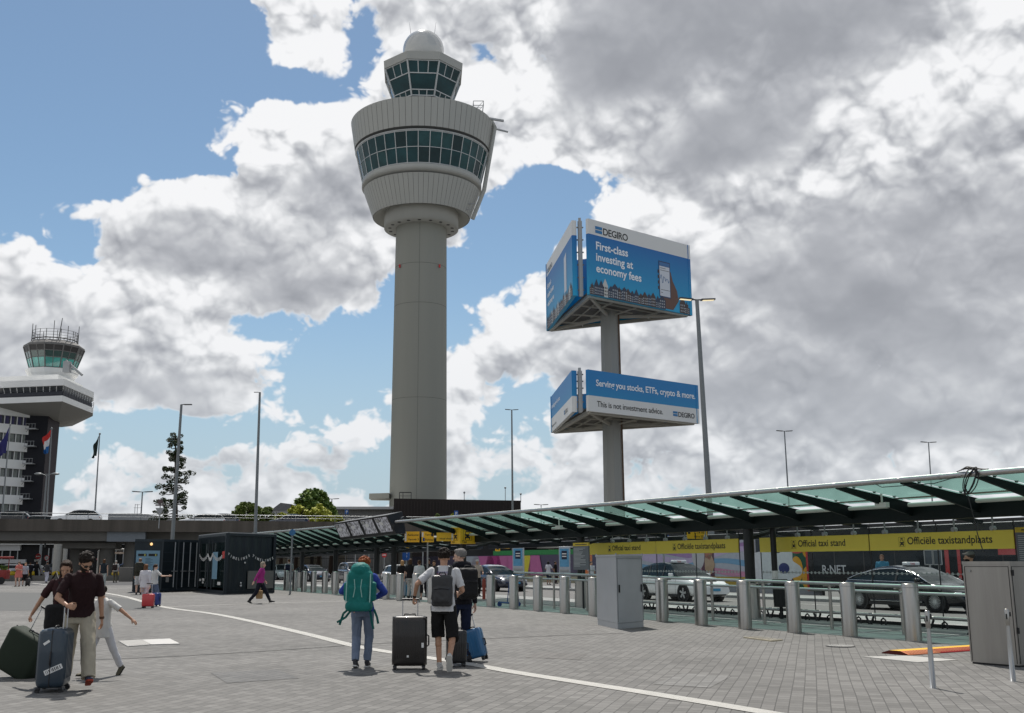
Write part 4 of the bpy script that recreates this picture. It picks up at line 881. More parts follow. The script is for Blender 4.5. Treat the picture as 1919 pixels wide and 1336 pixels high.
m = MB(); m.loft([[Vector((p[0], p[1], wz0)) for p in inn], [Vector((p[0], p[1], wz1)) for p in out]], smooth=False); gg = m.build("gallery_glass", M_OWIN, ot, world=True)
fr = MB()
for (a, b, a2, b2) in zip(inn, inn[1:3], out, out[1:3]):
    for k in range(13): t_ = k / 12; p = Vector((a[0] + (b[0] - a[0]) * t_, a[1] + (b[1] - a[1]) * t_, wz0)); q = Vector((a2[0] + (b2[0] - a2[0]) * t_, a2[1] + (b2[1] - a2[1]) * t_, wz1)); fr.bar(p, q, .12, .12)
fr.build("gallery_frame", M_OWHITE, gg, world=True)
m = MB()
for (a, b) in zip(gpoly, gpoly[1:3]):
    A3 = Vector((*a, gzt)); B3 = Vector((*b, gzt)); L_ = (B3 - A3).length; n_ = int(L_ / 1.3)
    for k in range(n_ + 1): p = A3.lerp(B3, k / n_); m.bar(p, p + Vector((0, 0, 1.1)), .06, .06)
    for z in (.4, .75, 1.1): m.bar(A3 + Vector((0, 0, z)), B3 + Vector((0, 0, z)), .05, .05)
m.build("gallery_railing", pm("railing_dark", (.06, .065, .075), .6), ot, world=True)
m = MB(); m.loft([[Vector((p[0], p[1], gzt)) for p in offs(gpoly, .96)], [Vector((p[0], p[1], gzt + .95)) for p in offs(gpoly, .96)]], smooth=False, caps=False); m.build("gallery_lower_panel", pm("panel_navy", (.03, .033, .045), .5, var=.1), ot, world=True)
m = MB(); m.prism(offs(gpoly, .985), wz1, wz1 + 1.25); m.prism([(p[0] - 1.5, p[1] + 1) for p in offs(gpoly, .80)], wz1 + 1.252, wz1 + 2.9); m.build("gallery_roof", M_OWHITE, ot, world=True)
# cab
ccx = at(93, 668, OY + 4).x; ccy = OY + 6; cw = lambda px: px / F * (OY + 4) * 1.0
NG = 10
def NGON(r, z, n=NG): return [Vector((ccx + r * cos(2 * pi * (k + .5) / n - pi / 2 - .25), ccy + r * sin(2 * pi * (k + .5) / n - pi / 2 - .25), z)) for k in range(n)]
zz_ = lambda py, r: at(93, py, ccy - r).z
m = MB(); r0_, r1_ = cw(46), cw(50); m.loft([NGON(r0_ * .86, wz1 + 2.6), NGON(r0_ * .9, zz_(700, r0_)), NGON(r0_, zz_(701, r0_) + .6), NGON(r1_ * .98, zz_(687, r1_))], smooth=False); m.build("cab_base", M_OWHITE, ot, world=True)
rg0, rg1 = cw(41), cw(55); zg0, zg1 = zz_(687, rg0) , zz_(643, rg1); m = MB(); 
for t0, t1, mi in ((0, .45, 0), (.45, .74, 1), (.74, 1, 2)): m.loft([NGON(rg0 + (rg1 - rg0) * t0, zg0 + (zg1 - zg0) * t0), NGON(rg0 + (rg1 - rg0) * t1, zg0 + (zg1 - zg0) * t1)], mi=mi, smooth=False, caps=False)
cg = m.build("cab_glass", [pm("cab_green_glass", (.05, .30, .26), .08, var=.85, scale=.5, coat=1), pm("cab_dark_green", (.02, .06, .055), .08, var=.3, coat=1), pm("cab_dark", (.035, .033, .033), .4, var=.1)], ot, world=True)
fr = MB(); A, B_ = NGON(rg0, zg0), NGON(rg1, zg1)
for k in range(NG):
    k2 = (k + 1) % NG; fr.bar(A[k], B_[k], .22, .22)
    for t_ in (0, .45, .74, 1): fr.bar(A[k].lerp(B_[k], t_), A[k2].lerp(B_[k2], t_), .14, .14)
    a, b = A[k].lerp(A[k2], .5), B_[k].lerp(B_[k2], .5); fr.bar(a, b, .12, .12)
fr.build("cab_frame", pm("cab_frame_grey", (.16, .155, .15), .6), cg, world=True)
m = MB(); m.loft([NGON(rg1 * 1.01, zg1), NGON(rg1 * 1.0, zg1 + .35), NGON(rg1 * .8, zg1 + 1.2)], smooth=False); m.build("cab_roof", pm("roof_grey", (.16, .155, .15), .7), ot, world=True)
m = MB(); ra = rg1 * .76; 
for k in range(20):
    t_ = 2 * pi * k / 20; x, y = ccx + ra * cos(t_), ccy + ra * sin(t_); h = (1.5, 3.2, 1.6, 2.4, 1.5)[k % 5]; m.tube((x, y, zg1 + .8), (x, y, zg1 + 1.9 + h), .07, n=6)
for z in (1.6, 2.2, 2.8, 3.4):
    m.path([(ccx + ra * cos(2 * pi * k / 20), ccy + ra * sin(2 * pi * k / 20), zg1 + z) for k in range(21)], .12 if z < 2 else .035, 6)
m.tube((ccx + 1.5, ccy - 2, zg1 + 1), (ccx + 2.0, ccy - 2, at(107, 596, ccy - 2).z), .14, .07, 8); m.build("antenna_ring", pm("antenna_grey", (.10, .10, .10), .6), ot, world=True)
m = MB(); a_ = at(126, 688, OY - 2); b2_ = at(154, 703, OY - 2); m.bar(a_ + Vector((-.4, 0, 1.3)), b2_, .5, .45); m.box(tuple(a_), (1.3, 1.2, 2.2)); m.bar(a_ + Vector((0, 0, -.6)), b2_ + Vector((-1, 0, .1)), .12, .12); m.build("crane_arm", M_GALV, ot, world=True)
# ---------------------------------------------------------------- taxi canopy (two lengths) with ribs, glass, light tubes and columns
M_CGLASS = glassy("canopy_glass", (.25, .42, .37), .32, .08, .6); M_CLEAR = glassy("clear_glass", (.88, .94, .92), .004, .02, .35); M_TUBE = pm("light_tube_white", (.62, .62, .57), .35, var=.03)
WF = 2.6
def zf(s): return 3.33 + (11 - s) * .005
def zb(s): return 2.80 - max(0, -s) * .006
def canopy(s0, s1, cols, label, lamps=True, boxes=()):
    cn = thing("canopy", label, "canopy", LP((s0 + s1) / 2, 0), 0.0)
    m = MB(); m.tube(LP(s0, WF, zf(s0)), LP(s1, WF, zf(s1)), .062, n=14); m.build("front_tube", M_ALU, cn, world=True)
    m = MB()
    s = s0 + 2.2
    while s < s1: m.tube(LP(s, WF, zf(s)), LP(s + .05, WF, zf(s + .05)), .066, n=14); s += 5.7
    m.build("tube_joint", M_GALV, cn, world=True)
    m = MB(); m.bar(LP(s0, 0, zb(s0)), LP(s1, 0, zb(s1)), .34, .36); m.bar(LP(s0, -.25, zb(s0) + .20), LP(s1, -.25, zb(s1) + .20), .5, .06); m.build("main_beam", M_DGREEN, cn, world=True)
    m = MB(); m.bar(LP(s0, -2.3, zb(s0) - .30), LP(s1, -2.3, zb(s1) - .30), .16, .20); m.tube(LP(s0, -2.45, zb(s0) - .28), LP(s1, -2.45, zb(s1) - .28), .11, n=10); m.build("rear_gutter", pm("gutter_dark", (.02, .024, .032), .35, .3), cn, world=True)
    off = 8.06 % 1.9; k0 = math.ceil((s0 - off) / 1.9); k1 = math.floor((s1 - off) / 1.9); ss = [off + 1.9 * k for k in range(k0, k1 + 1)]
    for s in ss:
        m = MB(); dl = -.0
        A = LP(s, WF - .05, zf(s) - .02); B = LP(s, .10, zb(s) + .02); T = LD * .035
        vs = []
        for sg in (-1, 1): vs += [A + T * sg + Vector((0, 0, .03)), A + T * sg + Vector((0, 0, -.06)), B + T * sg + Vector((0, 0, -.14)), B + T * sg + Vector((0, 0, .18))]
        m.add(vs, [(0, 1, 2, 3), (7, 6, 5, 4), (0, 4, 5, 1), (1, 5, 6, 2), (2, 6, 7, 3), (3, 7, 4, 0)])
        m.bar(LP(s, -.15, zb(s) + .05), LP(s, -2.3, zb(s) - .22), .07, .12)
        m.build("rib", M_DGREEN, cn, world=True)
        m = MB()
        for w in (2.0, 1.35, .7):
            t = (WF - w) / WF; z = zf(s) * (1 - t) + (zb(s) + .2) * t + .03; m.tube(LP(s, w, z + .0), LP(s, w, z + .045), .028, .05, n=8)
        m.build("glass_clamps", M_BLACK, cn, world=True)
    if lamps:
        for s in ss:
            m = MB(); a, b = LP(s - 1.72, .42, zb(s) + .145), LP(s - .10, .42, zb(s) + .145); m.tube(a, b, .052, n=10); m.sph(a, .052, 8); m.build("light_tube", M_TUBE, cn, world=True)
            m = MB(); a, b = LP(s - 1.55, -1.25, zb(s) - .02), LP(s - .2, -1.25, zb(s) - .02); m.tube(a, b, .055, n=8); m.build("rear_light_tube", M_TUBE, cn, world=True)
    for a, b in zip(ss, ss[1:]):
        m = MB(); e = .03
        P = lambda s, w, t, dz: LP(s, w, (zf(s) + .05) * (1 - t) + (zb(s) + .24) * t + dz)
        q = [P(a + e, WF + .05, 0, .0), P(b - e, WF + .05, 0, .0), P(b - e, .25, .9, .0), P(a + e, .25, .9, .0)]; m.add(q, [(0, 1, 2, 3)])
        m.build("glass_panel", M_CGLASS, cn, world=True)
        m = MB(); m.bar(LP(a, .62, zb(a) + .30), LP(b, .62, zb(b) + .30), .04, .035); m.build("glass_rail", pm("beige_rail", (.22, .20, .16), .5), cn, world=True)
        m = MB(); q = [LP(a + e, -.3, zb(a) + .12), LP(b - e, -.3, zb(a) + .12), LP(b - e, -2.3, zb(a) - .1), LP(a + e, -2.3, zb(a) - .1)]; m.add(q, [(0, 1, 2, 3)]); m.build("rear_panel", glassy("rear_glass", (.30, .38, .36), .55), cn, world=True)
    for s in cols:
        c = LP(s, 0); m = MB(); m.tube(c, c + Vector((0, 0, 1.0)), .26, .24, n=20); cl = m.build("column_sleeve", M_STEEL, cn, world=True)
        m = MB(); m.tube(c + Vector((0, 0, 1.0)), c + Vector((0, 0, zb(s) - .1)), .15, n=20); m.build("column", M_BLACK, cn, world=True)
        m = MB()
        for sg in (-1, 1): m.bar(LP(s + sg * .1, 0, zb(s) - .5), LP(s + sg * .1, -1.6, zb(s) - .12), .05, .09)
        m.build("bracket", M_BLACK, cn, world=True)
    for px in boxes:
        s, z = on(px, 947, 1.2); m = MB(); m.box(LP(s, 1.2, zb(s) + .13), (.34, .12, .12), rz=LANG); m.bar(LP(s, 1.2, zb(s) + .19), LP(s, 1.2, zb(s) + .4), .04, .04); m.build("sensor_box", M_TUBE, cn, world=True)
    return cn
SA = on(742, 977, WF)[0]; SB = on(628, 980, WF)[0]
colS = [on(px, 1057, 0)[0] for px in (1405, 1089, 868, 738)]
canopy(SA, 16.2, [colS[0], colS[1], colS[2], colS[3] + .0, 9.4], "long glass canopy with dark green ribs over the taxi stand at the right", boxes=(1653, 1047))
canopy(-62, SA - 1.2, [on(px, 1057, 0)[0] for px in (706, 629, 566)], "farther glass canopy with dark ribs beyond the row of advertising screens")
# coiled black cable on the front tube
cb = MB(); s0, z0 = on(1822, 888, WF); pts = []
for k in range(90):
    t = k / 89 * 4 * 2 * pi; pts.append(LP(s0 + .02 + .16 * cos(t) * (1 + .2 * sin(t * .37)), WF + .09 + .015 * sin(t * .8), zf(s0) - .13 + .24 * sin(t * 1.03 + .4) * (1 + .15 * cos(t * .31)) - .02))
cb.path(pts, .011, 6)
cb.path([LP(s0 - .1, WF + .09, zf(s0) - .3), LP(s0 + .02, WF + .09, zf(s0) - .9), LP(s0 + .05, WF + .07, zf(s0) - 1.2), LP(s0 + .13, WF + .05, zf(s0) - 1.55)], .010, 6)
for k in range(6):
    a = k * .9; cb.path([LP(s0 - .35 + .05 * k, WF + .02, zf(s0) + .07 + .01 * k), LP(s0 - .1, WF + .05 * cos(a), zf(s0) + .13 + .03 * sin(a)), LP(s0 + .25 + .03 * k, WF + .02, zf(s0) + .07)], .010, 5)
cb.path([LP(s0 - .2, WF + .07, zf(s0) - .02), LP(s0 - .9, WF + .05, zf(s0) - .13), LP(s0 - 2.3, WF + .06, zf(s0) - .12), LP(s0 - 2.5, WF + .07, zf(s0) - .02)], .009, 5)
cb.build("cable_coil", pm("cable_black", (.012, .012, .012), .5, var=0), origin=LP(s0, WF, zf(s0)), tagv=("black coiled cable draped over the canopy front tube near the right edge", "cable"))

# ---------------------------------------------------------------- advertising pylon
D = 84.0
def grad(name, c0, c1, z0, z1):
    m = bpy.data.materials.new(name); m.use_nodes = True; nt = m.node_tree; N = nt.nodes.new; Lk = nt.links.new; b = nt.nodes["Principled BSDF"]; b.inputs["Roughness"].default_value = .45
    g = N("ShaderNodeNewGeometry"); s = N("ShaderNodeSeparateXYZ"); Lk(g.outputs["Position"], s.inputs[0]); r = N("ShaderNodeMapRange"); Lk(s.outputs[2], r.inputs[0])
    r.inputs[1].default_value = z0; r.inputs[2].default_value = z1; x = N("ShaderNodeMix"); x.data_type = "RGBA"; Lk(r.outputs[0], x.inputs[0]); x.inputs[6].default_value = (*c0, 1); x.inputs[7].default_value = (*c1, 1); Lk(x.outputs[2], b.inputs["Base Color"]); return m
M_BWHITE = pm("board_white", (.72, .72, .70), .5, var=.03, scale=.5); M_LBLUE = pm("logo_blue", (.03, .19, .42), .5, var=0); M_TXT = pm("board_text_white", (.84, .87, .90), .5, var=0)
M_UND = pm("underside_grey", (.17, .16, .145), .7, var=.3, scale=1.5); M_POLE = pm("pylon_steel", (.30, .30, .28), .6, .0, var=.22, scale=.8, streak=True)
pyl = thing("billboard_pylon", "tall grey steel pylon carrying two blue and white three sided billboards", "billboard", (0, D, 0))
def board(nt_, nb, rt, rb, lt, lb_, split, upper):
    z1 = at(*nt_, D).z; z0 = at(*nb, D).z
    Nr = at(nt_[0] + 2, nt_[1], D); Yr = (z1 - EYE) / ray(*rt).z; Rr = at(rt[0], rt[1], Yr); Yl = (z1 - EYE) / ray(*lt).z; Lr = at(lt[0], lt[1], Yl); Nl = at(1071, nt_[1] + 3, D + .5)
    H = z1 - z0; cen = (Nr + Rr + Lr) / 3; cen.z = 0
    ev = lambda a, b: (Vector((b.x - a.x, b.y - a.y, 0))).normalized()
    dR = ev(Nr, Rr); dL = ev(Lr, Nl); wR = (Vector((Rr.x - Nr.x, Rr.y - Nr.y, 0))).length; wL = (Vector((Nl.x - Lr.x, Nl.y - Lr.y, 0))).length
    nR = dR.cross(Vector((0, 0, 1))); nL = dL.cross(Vector((0, 0, 1))); up = Vector((0, 0, 1))
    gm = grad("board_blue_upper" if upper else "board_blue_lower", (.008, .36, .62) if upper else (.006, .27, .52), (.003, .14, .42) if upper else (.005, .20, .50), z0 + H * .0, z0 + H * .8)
    def face(name, O, d, n, w, txt, left):
        f = MB(); b = lambda x0, x1, y0, y1, mi, t=.30: f.prism([((O + d * x0).x, (O + d * x0).y), ((O + d * x1).x, (O + d * x1).y), ((O + d * x1 - n * t).x, (O + d * x1 - n * t).y), ((O + d * x0 - n * t).x, (O + d * x0 - n * t).y)], z0 + H * y0, z0 + H * y1, mi)
        if upper: b(0, w, .0, .80, 0); b(0, w, .8003, 1, 1)
        else: b(0, w, .38, 1, 0); b(0, w, 0, .3797, 1)
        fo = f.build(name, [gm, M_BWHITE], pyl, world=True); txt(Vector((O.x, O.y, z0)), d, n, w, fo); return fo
    def logo(m, O, d, x, y, s, fo, nm="logo"):
        for k in (0, 1): 
            yy = y + s * (.02 + .40 * k); m.shape([(x, yy), (x + s * .95, yy), (x + s * .95, yy + s * .31), (x, yy + s * .31)], O, d, up, 1, off=.02)
        m.text("DEGIRO", s * 1.02, O + d * (x + s * 1.03) + up * y, d, up, bold=.012, off=.02, space=.93)
    def houses(m, O, d, w, xs, hh, seed):
        rr = random.Random(seed)
        for x in xs:
            bw = hh * rr.uniform(.42, .62); bh = hh * rr.uniform(.45, .8); c = rr.choice((2, 3, 4, 3)); gpt = hh * rr.uniform(.25, .45)
            if x + bw > w: break
            st = rr.random() < .5
            top = [(x + bw, bh), (x + bw * .78, bh), (x + bw * .78, bh + gpt * .5), (x + bw * .62, bh + gpt * .5), (x + bw * .5, bh + gpt), (x + bw * .38, bh + gpt * .5), (x + bw * .22, bh + gpt * .5), (x + bw * .22, bh), (x, bh)] if st else [(x + bw, bh), (x + bw * .5, bh + gpt * 1.1), (x, bh)]
            m.shape([(x, .02), (x + bw, .02)] + top, O, d, up, c, off=.012 + .002 * (int(x * 10) % 3))
            for i in range(3):
                for j in range(3):
                    wx = x + bw * (.14 + .28 * i); wy = bh * (.16 + .28 * j); m.shape([(wx, wy), (wx + bw * .15, wy), (wx + bw * .15, wy + bh * .15), (wx, wy + bh * .15)], O, d, up, 5 if c == 2 else 6, off=.022)
    hm = [M_TXT, M_LBLUE, pm("print_white", (.58, .58, .55), .5, var=.1), pm("print_brown", (.07, .05, .045), .5, var=.2), pm("print_navy", (.035, .05, .085), .5, var=.2), pm("print_dark", (.02, .02, .025), .5, var=0), pm("print_light", (.36, .38, .40), .5, var=0)]
    def txtR(O, d, n, w, fo):
        m = MB(); k = w / 193.0; hp = H / 140.0
        if upper:
            logo(m, O, d, 12 * k, 116 * hp, 18 * hp, fo); m.build("logo", [M_INK, M_LBLUE], fo, world=True)
            m = MB()
            for i, t in enumerate(("First-class", "investing at", "economy fees")): m.text(t, 20.5 * hp, O + d * (12 * k) + up * ((86 - 21 * i) * hp), d, up, bold=.024, off=.02)
            m.build("lettering", M_TXT, fo, world=True)
            m = MB(); x = 0; rr = random.Random(9); xs = []
            while x < w: xs.append(x); x += H * .075 * rr.uniform(.9, 1.25)
            houses(m, O, d, w - .1, [x for x in xs if not (.66 * w < x < .83 * w)], H * .20, 4); m.build("printed_houses", hm, fo, world=True)
            m = MB(); px0, py0, pw, ph = w * .665, H * .17, w * .115, H * .50
            hand_ = [(.80, .02), (.86, .16), (.845, .30), (.805, .42), (.785, .55), (.77, .50), (.77, .30), (.66, .14), (.66, .02)]; m.shape([(x * w, y * H) for x, y in hand_], O, d, up, 0, off=.014)
            for j in range(4): yy = H * (.27 + .075 * j); m.shape([(px0 - w * .012, yy), (px0 + w * .02, yy), (px0 + w * .02, yy + H * .05), (px0 - w * .012, yy + H * .045)], O, d, up, 1, off=.015)
            m.shape([(px0, py0), (px0 + pw, py0), (px0 + pw, py0 + ph), (px0, py0 + ph)], O, d, up, 2, off=.019); m.shape([(px0 + pw * .06, py0 + ph * .03), (px0 + pw * .94, py0 + ph * .03), (px0 + pw * .94, py0 + ph * .86), (px0 + pw * .06, py0 + ph * .86)], O, d, up, 3, off=.023)
            m.shape([(px0 + pw * .06, py0 + ph * .865), (px0 + pw * .94, py0 + ph * .865), (px0 + pw * .94, py0 + ph * .97), (px0 + pw * .06, py0 + ph * .97)], O, d, up, 4, off=.023)
            rr = random.Random(2); yy = py0 + ph * .5; x = px0 + pw * .1
            while x < px0 + pw * .88: y2 = py0 + ph * rr.uniform(.38, .62); m.bar(O + d * x + up * yy + n * .026, O + d * (x + pw * .06) + up * y2 + n * .026, .03, .03); yy = y2; x += pw * .06; m.mi[-6:] = [4] * 6
            for yy_, a_, b_ in ((.80, .12, .6), (.74, .12, .9), (.2, .12, .9), (.12, .12, .3)): m.shape([(px0 + pw * a_, py0 + ph * yy_), (px0 + pw * b_, py0 + ph * yy_), (px0 + pw * b_, py0 + ph * (yy_ + .012)), (px0 + pw * a_, py0 + ph * (yy_ + .012))], O, d, up, 5, off=.026)
            m.build("printed_phone", [pm("print_skin", (.14, .07, .05), .5, var=.15), pm("print_skin_dark", (.06, .03, .025), .5), pm("print_bezel", (.03, .06, .14), .5, var=0), pm("print_screen", (.62, .65, .70), .5, var=0), pm("print_chart", (.05, .16, .36), .5, var=0), M_INK], fo, world=True)
        else:
            hp = H / 78.0
            m.text("Serving you stocks, ETFs, crypto & more.", 17 * hp, O + d * (12 * k) + up * (49 * hp), d, up, bold=.02, off=.02, space=.955); m.build("lettering", M_TXT, fo, world=True)
            m = MB(); m.text("This is not investment advice.", 15.5 * hp, O + d * (13 * k) + up * (10 * hp), d, up, bold=.004, off=.02, space=.95); m.build("small_lettering", M_INK, fo, world=True)
            m = MB(); logo(m, O, d, 144 * k, 9 * hp, 13.5 * hp, fo); m.build("logo", [M_INK, M_LBLUE], fo, world=True)
    def txtL(O, d, n, w, fo):
        m = MB()
        if upper:
            hp = H / 140.0; logo(m, O, d, w * .06, 116 * hp, 13 * hp, fo); m.build("logo", [M_INK, M_LBLUE], fo, world=True); m = MB()
            for i, t in enumerate(("Europe's", "leading broker", "welcomes you")): m.text(t, 15 * hp, O + d * (w * .06) + up * ((84 - 19 * i) * hp), d, up, bold=.02, off=.02, space=.9)
            m.build("lettering", M_TXT, fo, world=True); m = MB(); rr = random.Random(5); xs = []; x = 0
            while x < w: xs.append(x); x += H * .075 * rr.uniform(.9, 1.25)
            houses(m, O, d, w, xs, H * .20, 8); m.build("printed_houses", hm, fo, world=True)
            m = MB(); m.shape([(w * .72, H * .18), (w * .80, H * .18), (w * .80, H * .70), (w * .72, H * .66)], O, d, up, 0, off=.016); m.build("printed_phone", pm("print_screen", (.62, .65, .70), .5, var=0), fo, world=True)
        else:
            hp = H / 78.0; m.text("In investing, every fee counts.", 13 * hp, O + d * (w * .05) + up * (49 * hp), d, up, bold=.01, off=.02, space=.9); m.build("lettering", M_TXT, fo, world=True)
            m = MB(); m.text("Investing involves risk of loss.", 8 * hp, O + d * (w * .05) + up * (9 * hp), d, up, bold=.0, off=.02, space=.85); logo(m, O, d, w * .66, 9 * hp, 11 * hp, fo); m.build("logo", [M_INK, M_LBLUE], fo, world=True)
    face("front_face", Nr, dR, nR, wR, txtR, False); face("left_face", Lr, dL, nL, wL, txtL, True)
    # folded return panels and the open corner column
    ck = (Nr + Nl) / 2; f = MB()
    for (P_, q_) in ((Nr, Vector((-.16, .35, 0))), (Nl, Vector((.42, .10, 0)))):
        for (y0, y1, mi) in (((0, .8, 0), (.8003, 1, 1)) if upper else ((.38, 1, 0), (0, .3797, 1))):
            a, b = P_, P_ + q_; f.prism([(a.x, a.y), (b.x, b.y), (b.x, b.y + .12), (a.x, a.y + .12)], z0 + H * y0, z0 + H * y1, mi)
    f.build("corner_panel", [gm, M_BWHITE], pyl, world=True)
    f = MB(); c0 = ck + Vector((.02, .45, 0)); f.box((c0.x, c0.y, z0 + H / 2 + .1), (.22, .22, H + .3)); f.box((c0.x + .16, c0.y, z0 + H / 2), (.08, .12, H)); f.box((c0.x - .14, c0.y + .1, z0 + H / 2), (.05, .12, H)); f.build("corner_post", M_GALV, pyl, world=True)
    f = MB()
    for k in range(6): f.box((c0.x, c0.y + .1, z0 + H * (k + .5) / 6), (.62, .1, .10))
    f.build("corner_bracket", M_UND, pyl, world=True)
    # back face and underside structure
    bk = MB(); db = ev(Rr, Lr); nb_ = db.cross(up); t = .3; a, b = Rr + db * .1, Lr - db * .1; bk.prism([(a.x, a.y), (b.x, b.y), (b.x - nb_.x * t, b.y - nb_.y * t), (a.x - nb_.x * t, a.y - nb_.y * t)], z0, z1); bk.build("back_face", gm, pyl, world=True)
    u = MB(); tri = [Nr + Vector((-.1, .3, 0)), Rr, Lr]; zz = z0 + .35; cc = (tri[0] + tri[1] + tri[2]) / 3; sh = [cc + (p - cc) * .95 for p in tri]
    u.prism([(p.x, p.y) for p in sh], zz, zz + .1); u.build("soffit", M_UND, pyl, world=True)
    u = MB(); sb = [cc + (p - cc) * .93 for p in tri]
    for i in range(3):
        p, q = Vector(sb[i]), Vector(sb[(i + 1) % 3]); p.z = q.z = z0 + .02; u.bar(p, q, .26, .30); pc_ = Vector((cen.x, cen.y, z0 - .25)); u.bar(p, pc_, .20, .26)
        for t_ in (.25, .5, .75): r_ = p.lerp(q, t_); u.bar(r_, pc_.lerp(r_, .2) if t_ == .5 else pc_.lerp(p if t_ < .5 else q, .45), .10, .12)
        for t_ in (.30, .62): a_ = pc_.lerp(p, t_); b_ = pc_.lerp(q, t_); a_.z = b_.z = z0 + .14; u.bar(a_, b_, .10, .10)
    u.build("support_truss", pm("truss_grey", (.44, .42, .37), .6, .0, var=.2, scale=1), pyl, world=True)
    return cen, z0, z1
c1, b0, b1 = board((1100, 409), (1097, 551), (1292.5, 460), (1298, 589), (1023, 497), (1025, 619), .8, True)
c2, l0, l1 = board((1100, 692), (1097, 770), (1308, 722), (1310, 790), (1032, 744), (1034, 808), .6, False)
pc2 = at(1143, 640, c1.y); m = MB(); pr = at(1160, 640, c1.y).x - pc2.x
pb_ = Vector((pc2.x, c1.y, 0)); m.tube(pb_, pb_ + Vector((0, 0, b0 + .3)), pr * 1.1, pr * .98, n=8, smooth=False); m.build("pole", M_POLE, pyl, world=True)
m = MB(); m.bar(pb_ + Vector((pr * 1.12, -.1, 2)), pb_ + Vector((pr * 1.03, -.1, b0)), .10, .10); m.bar(pb_ + Vector((pr * .95, -pr * .6, 2)), pb_ + Vector((pr * .88, -pr * .6, b0)), .05, .05); m.build("conduit", pm("rust_streak", (.16, .11, .08), .8, var=.4, scale=3), pyl, world=True)

# ---------------------------------------------------------------- lamp posts
M_LAMP = pm("lamp_post_grey", (.20, .215, .22), .5, .2, var=.08)
def lamp(px, py, Y, label, arms="one", r=.11, lit=False, size=1.0, base=None):
    p = at(px, py, Y); h = p.z; x = at(base, 960, Y).x if base else p.x; t = thing("street_lamp", label, "street lamp", (x, Y, 0)); dx = p.x - x
    m = MB(); m.tube((0, 0, 0), (dx, 0, h), r * 1.25, r * .7, n=12); m.build("pole", M_LAMP, t)
    hd = pm("lamp_head_dark", (.05, .052, .055), .5, var=.1); lensm = pm("lamp_lens_lit", (.9, .85, .6), .4, var=0, emit=(1.0, .82, .5), estr=.8) if lit else pm("lamp_lens", (.5, .5, .48), .3, var=0)
    def head(sx, ang=0.0, L=1.0):
        c = MB(); L *= size; a = Vector((dx, 0, h)); d = Vector((sx * cos(ang), sin(ang) * .3, .06 if arms != "one" else 0)).normalized(); c.bar(a, a + d * (.35 * size), .08 * size, .08 * size); c.bar(a + d * (.3 * size), a + d * (.3 * size + L), .34 * size, .10 * size); o = c.build("lamp_head", hd, t)
        c = MB(); dn = Vector((0, 0, -1)); c.bar(a + d * (.42 * size) + dn * .062 * size, a + d * (.30 * size + L * .92) + dn * .062 * size, .27 * size, .02 * size); c.build("lens", lensm, o)
    if arms == "one": head(1)
    elif arms == "two": head(1, .4); head(-1, -.4)
    elif arms == "ball":
        for sx in (-1, 1):
            c = MB(); a = Vector((dx, 0, h)); c.path([a + Vector((0, 0, -.3)), a + Vector((sx * .3, 0, -.1)), a + Vector((sx * .7, 0, 0))], .05, 6); c.sph(a + Vector((sx * 1.1, 0, 0)), .55, 12, sc=(1, .7, .28)); c.build("lamp_head", M_LAMP, t)
    return t
lamp(340, 758, 70, "tall grey street lamp with one arm standing before the sparse conifer", r=.115, size=.55, base=325)
lamp(487, 735, 68, "tallest slim single arm street lamp behind the dark container with lettered bunting", r=.10, size=-.30, base=481)
lamp(959, 768, 100, "single street lamp just right of the control tower", "two", r=.10, size=.5, base=961)
t_ = lamp(1306, 562, 67, "near double headed street lamp with glowing heads beside the billboard pylon", "two", r=.175, lit=True, size=.95, base=1333)
lamp(1470, 808, 98, "distant double street lamp above the middle of the canopy", "two", r=.075, size=.6, base=1480)
lamp(1740, 829, 100, "distant double street lamp near the right edge above the canopy", "two", r=.07, size=.6, base=1746)
lamp(267, 922, 150, "small twin street lamp on the horizon left of the sparse conifer", "two", r=.12, size=1.1)
lamp(88, 888, 135, "white twin globe street lamp before the old tower shaft", "ball", r=.14)
lamp(622, 935, 150, "tiny street lamp beside the round green tree", "two", r=.1, size=.8)
lamp(1014, 946, 190, "very small twin lamp just above the canopy between annex and pylon", "two", r=.1, size=1.0)
# ---------------------------------------------------------------- flags
def flag(px, py, Y, pts, cols, label, base):
    p = at(px, py, Y); x = at(base, 980, Y).x; t = thing("flagpole", label, "flag", (x, Y, 0), group=None); dx = p.x - x
    m = MB(); m.tube((0, 0, 3.2), (dx, 0, p.z), .10, .05, n=10); m.sph((dx, 0, p.z), .12, 8); m.build("pole", M_LAMP, t)
    f = MB(); k = at(px + 1, py, Y).x - p.x; n = 12
    # cloth: rows down the hoist edge, columns outwards along the sagging fly
    for i in range(n):
        for j in range(6):
            def q(u, v):
                hx, hy = pts[0]; a = v; ex = pts[1][0] + (pts[2][0] - pts[1][0]) * a; ey = pts[1][1] + (pts[2][1] - pts[1][1]) * a; hyy = pts[0][1] + (pts[3][1] - pts[0][1]) * a; hxx = pts[0][0] + (pts[3][0] - pts[0][0]) * a
                return ((hxx + (ex - hxx) * u) * k + dx, .35 * sin(u * 7 + v * 3) * u, p.z - (hyy + (ey - hyy) * u) * k + .06 * sin(u * 9 + v * 4))
            u0, u1 = j / 6, (j + 1) / 6; v0, v1 = i / n, (i + 1) / n
            f.add([q(u0, v0), q(u1, v0), q(u1, v1), q(u0, v1)], [(0, 1, 2, 3)], min(len(cols) - 1, int(v0 * len(cols))), True)
    f.build("flag", cols, t)
fm = lambda n, c: pm(n, c, .7, var=.1, scale=4)
flag(19, 796, 106, [(-1, 3), (-20, 48), (-15, 58), (-3, 52)], [fm("flag_navy", (.035, .035, .14))], "drooping dark blue flag on the leftmost pole", 2)
